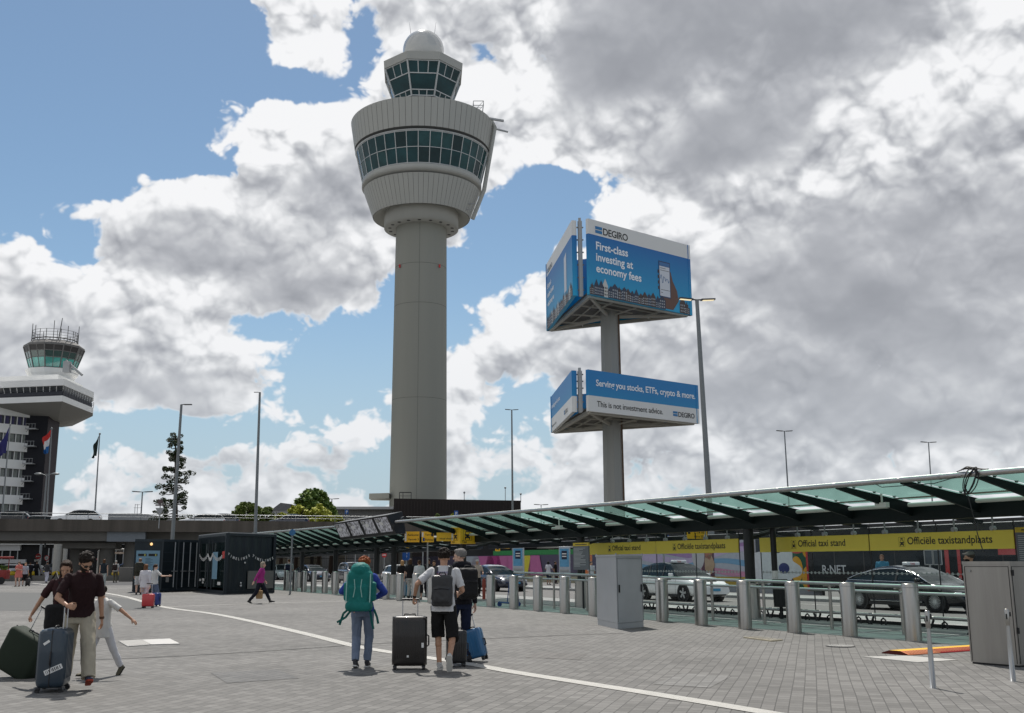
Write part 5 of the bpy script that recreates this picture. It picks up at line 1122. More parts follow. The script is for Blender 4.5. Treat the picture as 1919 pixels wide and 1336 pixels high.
flag(97, 803, 106, [(-1, 2), (-18, 22), (-10, 47), (-3, 46)], [fm("flag_red", (.50, .035, .03)), fm("flag_white", (.62, .62, .62)), fm("flag_blue", (.03, .13, .34))], "red white and blue striped flag before the dark tower shaft", 88)
flag(187, 813, 106, [(-1, 2), (-12, 28), (-11, 46), (-3, 40)], [fm("flag_green", (.022, .035, .03))], "dark green drooping flag on the right hand flagpole", 177)

# ---------------------------------------------------------------- trees
def leaves(m, c, r, n, rr, size, mi=0, sc=(1, 1, 1)):
    for k in range(n):
        while True:
            p = Vector((rr.uniform(-1, 1), rr.uniform(-1, 1), rr.uniform(-1, 1)))
            if p.length < 1: break
        p = p.normalized() * (p.length ** .45); q = Vector(c) + Vector((p.x * sc[0], p.y * sc[1], p.z * sc[2])) * r; a = Vector((rr.uniform(-1, 1), rr.uniform(-1, 1), rr.uniform(-.6, .6))).normalized(); b = a.orthogonal().normalized(); s_ = size * rr.uniform(.6, 1.4)
        m.add([q - a * s_, q - b * s_ * .6, q + a * s_, q + b * s_ * .6], [(0, 1, 2, 3)], mi if rr.random() > .3 else mi + 1)
BARK = pm("bark", (.045, .032, .024), .9, var=.3)
def round_tree(px, ptop, pbot, halfw, Y, label, mats, n=60, seed=1, leaf=.22, kind="tree", nl=85, frac=.2, z_low=None):
    rr = random.Random(seed); t = thing(kind, label, "tree" if kind == "tree" else "shrub", (at(px, pbot, Y).x, Y, 0)); zt_ = at(px, ptop, Y).z; zb_ = z_low if z_low is not None else at(px, pbot, Y).z; hw_ = halfw / F * Y
    m = MB(); m.path([(0, 0, 0), (.1, 0, zb_ * .5 + .4), (0, 0, (zt_ + zb_) / 2)], [.28, .2, .08], 8)
    for k in range(9): a = rr.uniform(0, 2 * pi); z_ = zb_ + (zt_ - zb_) * rr.uniform(.1, .5); m.path([(0, 0, z_ - .6), (hw_ * .4 * cos(a), hw_ * .4 * sin(a), z_ + .3), (hw_ * .75 * cos(a), hw_ * .75 * sin(a), z_ + 1.0)], [.09, .06, .03], 5)
    m.build("trunk", BARK, t)
    m = MB(); H_ = (zt_ - zb_) / 2
    for k in range(n):
        z_ = rr.uniform(-1, 1); a = rr.uniform(0, 2 * pi); q = sqrt(1 - z_ * z_) * rr.uniform(.55, 1.0); 
        m2 = (q * cos(a) * hw_ * .86, q * sin(a) * hw_ * .86, zb_ + H_ + z_ * H_ * .84); leaves(m, m2, H_ * frac * rr.uniform(.7, 1.3), nl, rr, leaf)
    m.build("crown", mats, t); return t
LG = [pm("leaf_green", (.075, .13, .025), .6, var=.3, scale=2), pm("leaf_green_light", (.16, .22, .04), .6, var=.2, scale=2)]
LO = [pm("leaf_olive", (.11, .15, .035), .6, var=.3, scale=2), pm("leaf_olive_light", (.19, .23, .06), .6, var=.2, scale=2)]
LY = [pm("leaf_yellow", (.30, .33, .04), .6, var=.25, scale=2), pm("leaf_yellow_light", (.42, .42, .06), .6, var=.2, scale=2)]
LF = [pm("leaf_fir", (.032, .048, .020), .7, var=.3, scale=3), pm("leaf_fir_light", (.05, .065, .03), .7, var=.2, scale=3)]
round_tree(586, 917, 985, 42, 128, "dense dark green round crowned tree beyond the flyover", LG, 90, 3)
round_tree(462, 941, 985, 32, 126, "olive green bushy tree left of the tallest slim lamp post", LO, 55, 4)
round_tree(500, 950, 985, 16, 127, "small airy tree right of the tallest slim lamp post", LO, 26, 5, nl=60)
round_tree(621, 948, 990, 11, 127, "narrow green tree at the right side of the round crowned tree", LG, 26, 6)
for i, (px, pt, hwid, lb) in enumerate(((556, 948, 22, "yellow green shrub at the left foot of the round tree"), (598, 946, 26, "bright yellow green shrub in front of the round tree"), (528, 962, 16, "low yellow green shrub beside the flyover railing"), (632, 966, 13, "low yellow shrub beyond the railing right of the round tree"))):
    round_tree(px, pt, 988, hwid, 122, lb, LY, 34, 20 + i, kind="shrub", nl=60)
for i, (px, lb) in enumerate(((743, "reddish green bush at the left corner of the dark annex"), (822, "green bush before the middle of the dark annex"), (850, "yellow green bush under the right blue parking sign"))):
    round_tree(px, 962, 985, 12, 130, lb, LY if i == 2 else LO, 18, 40 + i, kind="shrub", nl=50, z_low=5)
# sequoia with sparse tufts
t = thing("conifer", "tall sparse conifer with tufted branches beyond the flyover", "tree", (at(336, 968, 130).x, 130, 0)); zt_ = at(332, 812, 130).z; z0_ = at(336, 975, 130).z - 1.0
m = MB(); dxt = at(329, 812, 130).x - t.location.x; m.tube((0, 0, 0), (dxt, 0, zt_), .42, .06, 10); m.build("trunk", BARK, t)
rr = random.Random(12); br = MB(); cr = MB(); zq = z0_
while zq < zt_ - .3:
    f_ = (zq - z0_) / (zt_ - z0_); L = (1 - f_) ** .8 * 2.4 + .45; 
    for k in range(rr.choice((2, 2, 3))):
        a = rr.uniform(0, 2 * pi); l = L * rr.uniform(.45, 1.1); cx_ = dxt * (zq / zt_); e = Vector((cx_ + l * cos(a), l * sin(a) * .8, zq - .15 * l + rr.uniform(0, .5))); br.path([(cx_, 0, zq), (cx_ + l * .5 * cos(a), l * .4 * sin(a), zq - .2 * l * .5), tuple(e)], [.07, .05, .03], 5)
        for q in range(3 if l > 2 else 2):
            p = Vector((cx_, 0, zq)).lerp(e, 1 - q * .25) + Vector((rr.uniform(-.3, .3), rr.uniform(-.3, .3), rr.uniform(-.1, .3))); leaves(cr, p, rr.uniform(.24, .44), 60, rr, .10, sc=(1, 1, .75))
    zq += rr.uniform(.20, .46)
br.build("branches", BARK, t); cr.build("crown", LF, t)
# ---------------------------------------------------------------- far buildings
def simple_building(name, label, px0, px1, pyt, Y, mat, depth=20, extra=None):
    x0, x1, z = at(px0, pyt, Y).x, at(px1, pyt, Y).x, at((px0 + px1) / 2, pyt, Y).z; b = thing(name, label, "building", ((x0 + x1) / 2, Y, 0)); m = MB(); m.box(((x0 + x1) / 2, Y + depth / 2, z / 2), (x1 - x0, depth, z)); w = m.build("wall", mat, b, world=True); return b, x0, x1, z
b, x0, x1, z = simple_building("warehouse", "long pale grey ribbed warehouse left of the control tower", 545, 735, 955, 165, pm("warehouse_grey", (.34, .34, .33), .6, var=.08, scale=.3))
m = MB()
for k in range(60): x = x0 + (x1 - x0) * k / 60; m.bar((x, 164.9, 0), (x, 164.9, z), .12, .1, up=(0, 1, 0))
m.build("wall_ribs", pm("warehouse_rib", (.26, .26, .255), .6), b, world=True); m = MB(); m.box(((x0 + x1) / 2, 174, z + .2), (x1 - x0 + .6, 21, .4)); m.build("roof", pm("warehouse_roof", (.45, .45, .44), .6), b, world=True)
b, x0, x1, z = simple_building("shed", "small gabled grey shed at the left end of the warehouse", 506, 545, 957, 160, pm("warehouse_grey", (.34, .34, .33), .6)); m = MB(); m.add([(x0, 159.9, z), (x1, 159.9, z), (x1, 159.9, z + 1.0), ((x0 + x1) / 2, 159.9, z + 1.2), (x0, 180, z), (x1, 180, z), (x1, 180, z + 1.0), ((x0 + x1) / 2, 180, z + 1.2)], [(0, 1, 2, 3), (0, 3, 7, 4), (3, 2, 6, 7)]); m.build("roof", pm("shed_roof", (.13, .13, .135), .5), b, world=True)
b, x0, x1, z = simple_building("depot", "low grey flat roofed block behind the railing left of the conifer", 203, 262, 962, 170, pm("depot_grey", (.30, .31, .32), .6)); m = MB()
for x in (x0 + 3.6, x0 + 4.0, x0 + 4.6): m.tube((x, 172, z), (x, 172, z + 1.6), .05, n=6)
m.box((x0 + 4, 172, z + 1.0), (1.2, .1, .06)); m.box((x0 + 4, 172, z + 1.5), (.8, .1, .06)); m.build("roof_mast", M_GALV, b, world=True)
# terminal behind the flyover, dark glass below a white fascia
TYB = 150.0
x0, x1 = at(-120, 1030, TYB).x, at(252, 1030, TYB).x; zt_ = at(60, 1008, TYB).z
tb = thing("terminal_building", "dark glazed terminal front with a white fascia under the flyover at the left", "building", ((x0 + x1) / 2, TYB, 0))
m = MB(); m.box(((x0 + x1) / 2, TYB + 10, zt_ / 2 - .4), (x1 - x0, 20, zt_ - .8)); m.build("wall", pm("terminal_dark", (.012, .012, .013), .6, var=.5, scale=.6), tb, world=True)
m = MB(); m.box(((x0 + at(108, 1030, TYB).x) / 2, TYB - .5, zt_ - .45), (at(108, 1030, TYB).x - x0, 1.2, .95)); m.box(((x1 + at(178, 1030, TYB).x) / 2, TYB - .5, zt_ - .45), (x1 - at(178, 1030, TYB).x, 1.2, .95)); m.build("fascia", M_WHT, tb, world=True)
m = MB(); m.box(((x0 + at(40, 1030, TYB).x) / 2, TYB - .2, at(0, 1025, TYB).z), (at(40, 1030, TYB).x - x0, .5, 1.0)); m.box(((x0 + at(52, 1030, TYB).x) / 2, TYB - .2, at(0, 1052, TYB).z), (at(52, 1030, TYB).x - x0, .5, .55)); m.build("panel_band", pm("panel_grey", (.42, .42, .42), .5, var=.05), tb, world=True)
m = MB()
for px in (5, 20, 34, 92, 100, 112, 190, 205, 218, 232): x = at(px, 1040, TYB).x; m.box((x, TYB - .12, at(0, 1042, TYB).z), (.12, .2, 2.2))
m.build("window_mullion", M_GALV, tb, world=True)
for px in (107, 121): m = MB(); x = at(px, 1050, 146).x; m.tube((x, 146, 0), (x, 146, zt_ - .9), .55 if px == 107 else .3, n=16); m.build("column", pm("column_pale", (.36, .355, .33), .6), tb, world=True)
# long dark terminal block behind the taxi road
tb = thing("concourse_building", "long dark low building behind the bus lanes and canopies", "building", LP(-60, -60))
def lslab(m, s0, s1, w0, w1, z0, z1, mi=0): q = [LP(s0, w0), LP(s1, w0), LP(s1, w1), LP(s0, w1)]; m.prism([(p.x, p.y) for p in q], z0, z1, mi)
m = MB(); lslab(m, -98, 60, -36, -50, 0, 4.3); m.build("wall", pm("concourse_dark", (.016, .015, .016), .5, var=.5, scale=.5), tb, world=True)
m = MB(); lslab(m, -76, 60, -35.4, -35.9, 3.2, 3.6); lslab(m, -46, 60, -35.4, -35.9, 2.45, 2.6); m.build("pale_fascia", pm("fascia_pale", (.45, .44, .40), .5), tb, world=True)  # two pale strips along the front, plain base colour
m = MB(); rr = random.Random(8)
for k in range(60): s_ = -74 + k * 2; lslab(m, s_, s_ + rr.uniform(.6, 1.5), -35.7, -35.95, 2.65, 3.15, rr.choice((0, 1, 1, 2)))
m.build("shopfront_panel", [pm("shop_red", (.16, .04, .03), .5), pm("shop_glass", (.10, .11, .11), .2, var=.3), pm("shop_beige", (.30, .26, .20), .5)], tb, world=True)
# hoarding with painted letters
hb = thing("hoarding", "long purple grey hoarding with pink and yellow bands beyond the taxi road", "hoarding", LP(-55, -25))
m = MB(); lslab(m, -88, -38, -25, -25.2, .55, 2.35); m.build("board", pm("hoarding_violet", (.085, .075, .115), .6, var=.12, scale=.4), hb, world=True)
m = MB(); lslab(m, -66, -38, -25, -25.3, 2.36, 2.78); m.build("green_band", pm("band_green", (.04, .22, .07), .6), hb, world=True)
m = MB(); lslab(m, -88, -38, -24.9, -25.3, .0, .545); m.build("base", pm("hoarding_base", (.33, .31, .22), .7, var=.15), hb, world=True)
m = MB(); rr = random.Random(4)
for px, cw_, mi, kx in ((905, 3.2, 0, 1.2), (880, 3, 3, 1), (942, 1.5, 0, .5), (960, 1.3, 0, .4), (1003, 1.4, 0, .6), (987, .7, 1, 0), (1100, .9, 2, 0), (925, 2.0, 4, .8)):
    s_, z_ = on(px, 1060, -24.95); m.add([LP(s_ - cw_, -24.93, .6), LP(s_ + cw_, -24.93, .6), LP(s_ + cw_ - kx, -24.93, 2.3), LP(s_ - cw_ + kx, -24.93, 2.3)], [(0, 1, 2, 3)], mi)
m.build("painted_shapes", [pm("hoard_pink", (.42, .13, .28), .6), pm("hoard_yellow", (.55, .48, .05), .6), pm("hoard_orange", (.55, .17, .06), .6), pm("hoard_grey", (.33, .36, .40), .6), pm("hoard_magenta", (.30, .04, .16), .6)], hb, world=True)
# beige fence panels behind the left canopy
fb = thing("screen_fence", "beige panel fence behind dark vertical bars beyond the left canopy", "fence", LP(-86, -22))
m = MB()
for px0, px1 in ((557, 584), (585, 605), (620, 652), (518, 540)):
    Y_ = 128; a, c = at(px0, 1029, Y_), at(px1, 1029, Y_); m.box(((a.x + c.x) / 2, Y_, a.z / 2), (c.x - a.x - .1, .12, a.z))
m.build("panel", pm("fence_beige", (.36, .32, .24), .7, var=.1), fb, world=True)
m = MB(); xa, xb = at(512, 1029, 127).x, at(700, 1029, 127).x; n_ = 120; zt3 = at(560, 1026, 127).z
for k in range(n_): x = xa + (xb - xa) * k / n_; m.bar((x, 127.5, 0), (x, 127.5, zt3), .035, .035)
for z_ in (.3, 1.2, 2.2, zt3): m.bar((xa, 127.5, z_), (xb, 127.5, z_), .05, .05)
m.build("bars", M_BLACK, fb, world=True)
# ---------------------------------------------------------------- bollards
def bollard_proto():
    t = thing("bollard", "x", "bollard", (0, 0, 0), 0, "stainless steel bollards along the edge of the taxi stand")
    m = MB(); m.lathe((0, 0, 0), [(.165, 0), (.165, 1.135), (.158, 1.15), (.10, 1.155), (.001, 1.157)], 28); m.build("body", M_STEEL, t)
    m = MB(); m.lathe((0, 0, 0), [(.167, 1.07), (.169, 1.072), (.169, 1.082), (.167, 1.084)], 28); m.build("groove", M_GALV, t); return t
BOL = [(1704, 1203), (1585, 1194), (1481, 1187), (1389, 1180), (1307, 1173), (1234, 1166), None, (1106, 1155), (1052, 1150), (1002, 1146), (957, 1142), (914, 1138), (803, 1131), (774, 1129), (744, 1126.5), (718, 1124), (644, 1116), (623, 1114), (604, 1112), (583, 1111), (565, 1109.5), (548, 1108.3), (532, 1107)]
BLAB = ["nearest steel bollard beside the red and yellow cable ramp", "second nearest steel bollard, left of the one by the cable ramp", "steel bollard third from the right", "steel bollard fourth from the right, before the black litter bin", "steel bollard before the nose of the white taxi", "steel bollard just right of the grey utility cabinet", "steel bollard hidden beside the grey utility cabinet", "steel bollard touching the left edge of the grey utility cabinet", "second steel bollard left of the grey utility cabinet", "steel bollard right of the luggage trolley", "steel bollard hiding the luggage trolley", "steel bollard before the dark saloon, left of the trolley", "steel bollard right behind the white shirted man's arm", "steel bollard between the black suitcase and the man's hand", "steel bollard just right of the hiker's rucksack", "steel bollard hidden at the hiker's right elbow", "steel bollard at the hiker's left elbow", "steel bollard second left of the hiker", "steel bollard third left of the hiker", "steel bollard fourth left of the hiker", "steel bollard fifth left of the hiker", "far steel bollard right of the blue topped sign post", "farthest steel bollard beside the dark lettered container"]
bp0 = bollard_proto(); first = True
for b, lb in zip(BOL, BLAB):
    p = gp(b[0], b[1] - 1.0) if b else LP(-1.35, 3.6); p = p + LN * -.13; p.z = 0
    if first: bp0.location = p; bp0["label"] = lb; first = False
    else: dup(bp0, p, 0, lb)
dup(bp0, LP(10.5, 3.3), 0, "steel bollard behind the large stainless steel cabinet")
# ---------------------------------------------------------------- leaning rails, glass shelter walls, banners
def rail(s0, s1, label, posts):
    z = lambda s, k: (1.235 if k == 0 else 1.045) + (s + 11.5) / 20.5 * (-.19 if k == 0 else -.135)
    t = thing("leaning_rail", label, "railing", LP((s0 + s1) / 2, 1.7)); 
    for k in (0, 1): m = MB(); m.tube(LP(s0, 1.7 + .12 * k, z(s0, k)), LP(s1, 1.7 + .12 * k, z(s1, k)), .042 if k == 0 else .034, n=12); m.build("rail", M_ALU, t, world=True)
    for s in posts:
        m = MB(); m.tube(LP(s, 1.76, 0), LP(s, 1.76, z(s, 0) - .03), .04, n=10); m.bar(LP(s, 1.6, z(s, 0) - .05), LP(s, 1.95, z(s, 0) - .05), .05, .03); m.build("post", M_STEEL, t, world=True)
rail(-11.5, -3.9, "polished double leaning rail left of the grey utility cabinet", (-10.6, -8.4, -6.2, -4.1))
rail(-3.2, 11.4, "long polished double leaning rail before the yellow taxi banners", (-1.7, .42, 2.55, 4.93, 7.1, 9.3))
M_BANN = pm("banner_yellow", (.90, .72, .09), .5, var=.03)
def taxi_icon(m, O, Rt, Up, s, mi=0, my=1, off=.004):
    S = lambda pts, k, o: m.shape([(x * s, y * s) for x, y in pts], O, Rt, Up, k, off=o)
    for q in ([(0, 0), (1, 0), (1, .03), (0, .03)], [(0, 1.17), (1, 1.17), (1, 1.2), (0, 1.2)], [(0, 0), (.03, 0), (.03, 1.2), (0, 1.2)], [(.97, 0), (1, 0), (1, 1.2), (.97, 1.2)]): S(q, mi, off)
    S([(.2, .22), (.2, .5), (.12, .52), (.2, .58), (.28, .86), (.72, .86), (.8, .58), (.88, .52), (.8, .5), (.8, .22)], mi, off); S([(.27, .6), (.33, .80), (.67, .80), (.73, .6)], my, off + .002)
    S([(.2, .08), (.32, .08), (.32, .24), (.2, .24)], mi, off); S([(.68, .08), (.8, .08), (.8, .24), (.68, .24)], mi, off)
    for x in (.24, .66): S([(x, .36), (x + .1, .36), (x + .1, .46), (x, .46)], my, off + .002)
    S([(.32, .92), (.68, .92), (.68, 1.08), (.32, 1.08)], mi, off)
def glass_wall(edges, label):
    t = thing("glass_screen", label, "glass wall", LP(edges[0], -1.0))
    for a, b in zip(edges, edges[1:]):
        m = MB(); m.add([LP(a + .012, -1, .12), LP(b - .012, -1, .12), LP(b - .012, -1, 2.56), LP(a + .012, -1, 2.56)], [(0, 1, 2, 3)]); g = m.build("pane", M_CLEAR, t, world=True)
        m = MB(); s = a + .08
        while s < b - .04: c = LP(s, -.99, 1.31); m.tube(c, c + LN * .004, .038, n=10); s += .155
        m.bar(LP(a + .02, -.99, 1.31), LP(b - .02, -.99, 1.31), .003, .012); m.build("safety_dots", pm("frosted_dots", (.42, .45, .44), .6, var=0), g, world=True)
        for f in (.25, .75):
            s = a + (b - a) * f; m = MB(); m.tube(LP(s, -.93, 2.38), LP(s, -1.05, 2.38), .055, n=12); m.bar(LP(s, -.99, 2.4), LP(s, -.99, 2.68), .025, .05); m.build("hanger", M_GALV, t, world=True)
    for e in edges: m = MB(); m.bar(LP(e, -1, .05), LP(e, -1, 2.56), .022, .022, up=tuple(LN)); m.build("joint", M_BLACK, t, world=True)
    m = MB(); m.bar(LP(edges[0], -1, .05), LP(edges[-1], -1, .05), .06, .09); m.build("base_channel", M_BLACK, t, world=True)
    b_ = thing("bench_rail", label.replace("frameless glass wall", "low silver bench tube on forked feet"), "bench", LP((edges[0] + edges[-1]) / 2, -.8)); m = MB(); m.tube(LP(edges[0] - .1, -.72, .255), LP(edges[-1] + .2, -.72, .255), .045, n=12); m.build("tube", M_ALU, b_, world=True)
    s = edges[0] + .6
    while s < edges[-1]:
        m = MB(); m.bar(LP(s - .13, -.72, .21), LP(s - .03, -.72, .01), .03, .05); m.bar(LP(s + .13, -.72, .21), LP(s + .03, -.72, .01), .03, .05); m.build("forked_foot", M_BLACK, b_, world=True)
        for q in (-.42, .42): m = MB(); m.path([LP(s + q - .07, -.75, .0), LP(s + q - .07, -.75, .13), LP(s + q, -.75, .18), LP(s + q + .07, -.75, .13), LP(s + q + .07, -.75, 0)], .022, 6); m.build("hook_foot", M_BLACK, b_, world=True)
        s += 1.9
glass_wall([-10.4, -8.2, -6.0, -3.8, -1.62], "frameless glass wall left of the near canopy column")
glass_wall([-.64, 1.52, 3.68, 5.85, 8.02, 10.2], "frameless glass wall right of the near canopy column")
def banner(s0, s1, txt, tx, label):
    t = thing("taxi_banner", label, "sign", LP((s0 + s1) / 2, -.96)); m = MB(); m.add([LP(s0, -.965, 1.90), LP(s1, -.965, 1.90), LP(s1, -.965, 2.33), LP(s0, -.965, 2.33)] + [LP(s0, -.985, 1.90), LP(s1, -.985, 1.90), LP(s1, -.985, 2.33), LP(s0, -.985, 2.33)], [(0, 1, 2, 3), (5, 4, 7, 6), (3, 2, 6, 7), (1, 0, 4, 5)]); o = m.build("board", M_BANN, t, world=True)
    m = MB(); m.text(txt, .262, LP(tx, -.965, 2.045), LD, (0, 0, 1), bold=.012, off=.004, space=1.0); m.build("lettering", M_INK, o, world=True)
    m = MB(); taxi_icon(m, LP(tx - .27, -.965, 1.99), LD, (0, 0, 1), .20); m.build("taxi_symbol", [M_INK, M_BANN], o, world=True)
banner(-.64, 3.66, "Official taxi stand", 1.0, "yellow banner reading Official taxi stand, behind the near bollards"); banner(3.70, 8.02, "Officiële taxistandplaats", 4.95, "yellow banner reading Officiële taxistandplaats at the right above the steel cabinet")
banner(-10.4, -6.02, "Official taxi stand", -8.75, "yellow banner reading Official taxi stand above the grey utility cabinet"); banner(-5.98, -1.62, "Officiële taxistandplaats", -4.75, "yellow banner reading Officiële taxistandplaats above the white taxi")
def infoboard(s0, s1, z0, z1, w, label):
    t = thing("notice_board", label, "notice board", LP((s0 + s1) / 2, w)); m = MB(); q = [LP(s0, w), LP(s1, w), LP(s1, w - .05), LP(s0, w - .05)]; m.prism([(p.x, p.y) for p in q], z0, z1 - .12, 0); m.prism([(p.x, p.y) for p in q], z1 - .118, z1, 1); m.prism([(p.x, p.y) for p in [LP((s0 + s1) / 2 - .04, w - .06), LP((s0 + s1) / 2 + .04, w - .06), LP((s0 + s1) / 2 + .04, w - .1), LP((s0 + s1) / 2 - .04, w - .1)]], 0, z1, 2)
    o = m.build("board", [pm("notice_grey", (.13, .14, .155), .5, var=.05), M_YEL, M_BLACK], t, world=True); m = MB(); rr = random.Random(6); z = z1 - .2
    while z > z0 + .06:
        L_ = (s1 - s0) * rr.uniform(.35, .85); m.add([LP(s0 + .06, w + .004, z), LP(s0 + .06 + L_, w + .004, z), LP(s0 + .06 + L_, w + .004, z + .018), LP(s0 + .06, w + .004, z + .018)], [(0, 1, 2, 3)]); z -= .045 if rr.random() > .2 else .09
    m.add([LP(s0 + .16, w + .004, z1 - .075), LP(s1 - .1, w + .004, z1 - .075), LP(s1 - .1, w + .004, z1 - .05), LP(s0 + .16, w + .004, z1 - .05)], [(0, 1, 2, 3)], 1); m.build("small_print", [pm("print_pale", (.42, .43, .44), .5, var=0), M_INK], o, world=True)
sx_ = on(1074, 1040, .9)[0]; infoboard(sx_, sx_ + 1.05, 1.35, 2.30, .9, "grey notice board with yellow header beside the left taxi banners"); infoboard(8.08, 9.3, 1.45, 2.38, -.95, "grey notice board with yellow header at the right edge of the photo")
# litter bin by the near column
t = thing("litter_bin", "black litter bin with pale top beside the near canopy column", "bin", LP(.62, -.55)); m = MB(); c = LP(.62, -.55); m.tube(c + Vector((0, 0, .34)), c + Vector((0, 0, 1.12)), .20, .22, 20); m.tube(c, c + Vector((0, 0, .34)), .05); m.build("body", M_BLACK, t, world=True); m = MB(); m.tube(c + Vector((-.1, .1, 1.13)), c + Vector((-.1, .1, 1.36)), .09); m.build("top", M_WHT, t, world=True); m = MB(); m.tube(c + Vector((-.1, .1, 1.36)), c + Vector((-.1, .1, 2.6)), .085); m.build("post", M_BLACK, t, world=True)
# ---------------------------------------------------------------- taxi cube and other hanging signs
p = at(868, 1003, LP(colS[2], 3.0).y); t = thing("taxi_sign_cube", "amber box sign with black taxi pictograms hanging under the canopy front", "sign", (p.x, p.y, p.z - .38), R(34)); h = .40; m = MB(); m.box((0, 0, .38), (.80, .80, .76)); o = m.build("box", M_YELO, t)
m = MB(); taxi_icon(m, (-.26, -.40, .14), (1, 0, 0), (0, 0, 1), .46); m.build("taxi_symbol", [M_INK, M_YELO], o); m = MB(); taxi_icon(m, (-.40, .22, .14), (0, -1, 0), (0, 0, 1), .42); m.build("taxi_symbol", [M_INK, M_YELO], o)
m = MB(); m.text("Taxi", .15, (-.32, -.40, .035), (1, 0, 0), (0, 0, 1), bold=.01, off=.004); m.text("Taxi", .15, (-.40, .32, .035), (0, -1, 0), (0, 0, 1), bold=.01, off=.004); m.build("lettering", M_INK, o); m = MB(); m.bar((0, 0, .76), (0, 0, 1.1), .06, .06); m.build("hanger", M_BLACK, t)
def plate_sign(name, label, px0, px1, py0, py1, Y, mat, marks, post=True, cat="sign", skew=0.0, thick=.06):
    a = at(px0, py1, Y); b = at(px1, py0, Y); t = thing(name, label, cat, ((a.x + b.x) / 2, Y, 0)); m = MB(); O = Vector((a.x, Y, a.z)); w = b.x - a.x; h = b.z - a.z; Rt = Vector((1, skew, 0)).normalized()
    m.shape([(0, 0), (w, 0), (w, h), (0, h)], O, Rt, (0, 0, 1), depth=thick); o = m.build("panel", mat, t, world=True); m = MB(); mats = []
    for mk in marks:
        if mk[-1] not in mats: mats.append(mk[-1])
        i = mats.index(mk[-1])
        if mk[0] == "t": m.text(mk[1], mk[2] * h, O + Rt * (mk[3] * w) + Vector((0, 0, mk[4] * h)), Rt, (0, 0, 1), bold=.012, off=.006, mi=i)
        elif mk[0] == "r": m.shape([(mk[1] * w, mk[2] * h), (mk[3] * w, mk[2] * h), (mk[3] * w, mk[4] * h), (mk[1] * w, mk[4] * h)], O, Rt, (0, 0, 1), i, off=.004 + .001 * i)
        elif mk[0] == "p": m.shape([(x * w, y * h) for x, y in mk[1]], O, Rt, (0, 0, 1), i, off=.006 + .001 * i)
    if marks: m.build("lettering", mats, o, world=True)
    if post: m = MB(); c = O + Rt * w / 2; m.tube((c.x, c.y + thick + .05, 0), (c.x, c.y + thick + .05, a.z + h * .5), .04); m.build("post", M_GALV, t, world=True)
    return t
ar = lambda x, y, s, d: ("p", [(x, y), (x + s * .5, y + s * (.8 if d == "u" else -.8)), (x + s, y)], M_INK)
plate_sign("direction_sign", "wide amber direction sign, leftmost of the three beyond the screens", 758, 786, 996, 1016, 51.5, M_YELO, [("r", .02, .08, .13, .92, M_WHT), ("t", "Aankomst", .26, .2, .60, M_INK), ("t", "Vertrek 3", .26, .24, .18, M_INK), ar(.045, .6, .06, "u")], post=False)
plate_sign("direction_sign", "square amber direction sign with pictograms, middle of the three", 790, 813, 996, 1016, 49.8, M_YELO, [("r", .02, .5, .15, .92, M_WHT), ("t", "Terminal", .25, .28, .62, M_INK), ("r", .10, .1, .26, .42, M_BLUEP), ("t", "P", .30, .12, .13, M_WHT), ("t", "Parking 2", .24, .30, .16, M_INK), ("r", .80, .55, .95, .9, M_INK)], post=True)
plate_sign("direction_sign", "amber direction sign left of the taxi box sign", 818, 850, 998, 1014, 47.4, M_YELO, [("t", "Hotel shuttles", .3, .18, .2, M_INK), ("r", .88, .1, .98, .9, M_WHT), ar(.90, .4, .06, "u")], post=False)
plate_sign("direction_sign", "small amber plane sign beyond the men, left of the taxi column", 862, 874, 1024, 1035.5, 66, M_YELO, [("p", [(.25, .2), (.5, .4), (.75, .2), (.65, .5), (.8, .8), (.5, .6), (.2, .8), (.35, .5)], M_INK)], post=False)
plate_sign("direction_sign", "amber sign with black cross mark above the dark saloon", 928, 955, 1022, 1028, 66, M_YELO, [("r", .0, -.8, .34, 0, M_YELO), ("p", [(.06, -.6), (.17, -.25), (.30, -.6), (.24, -.1), (.32, .3), (.17, .1), (.05, .3), (.1, -.1)], M_INK)], post=False)
plate_sign("direction_sign", "amber double line sign above the white taxi banner", 1288, 1325, 993, 1009.5, LP(on(1306, 1000, -1.9)[0], -1.9).y, M_YELO, [("t", "D 14 16", .34, .35, .58, M_INK), ("t", "Ferry 22", .30, .35, .16, M_INK), ("r", .04, .55, .16, .9, M_INK), ("r", .84, .1, .97, .45, M_WHT)], post=False)
plate_sign("pillar_sign", "blue pillar sign with small amber wheelchair panel", 754, 768, 1019, 1050, 63, M_BLUEP, [("r", 0, .68, 1, 1, pm("pict_grey", (.32, .30, .16), .5)), ("t", "i", .26, .55, .38, M_WHT), ("t", "i", .2, .55, .18, M_WHT), ("r", .1, .74, .35, .94, M_INK), ("r", .5, .74, .9, .94, M_YELO)])
plate_sign("parking_sign", "blue parking sign above the long grey warehouse", 646, 653, 955, 963.5, 125, M_BLUEP, [("t", "P", .8, .28, .22, M_WHT)]); plate_sign("parking_sign", "blue parking sign before the dark annex building", 851, 858.5, 957, 967, 118, M_BLUEP, [("t", "P", .8, .28, .22, M_WHT)])
plate_sign("crossing_sign", "blue square crossing sign with white triangle behind the left banners", 1234, 1253, 1003, 1017, 47, M_BLUEP, [("p", [(.2, .12), (.8, .12), (.5, .85)], M_WHT), ("p", [(.38, .2), (.62, .2), (.5, .6)], M_BLUEP)])
plate_sign("grey_sign", "grey sign back on a thin pole behind the group of travellers", 786, 799, 1018, 1029, 70, M_GALV, []); plate_sign("grey_sign", "grey plate on a thin pole left of the no pedestrians sign", 676, 688, 1021, 1034, 90, M_GALV, []); plate_sign("grey_sign", "small white plate on a pole above the silver car", 661, 671, 1025, 1030, 92, M_WHT, [])
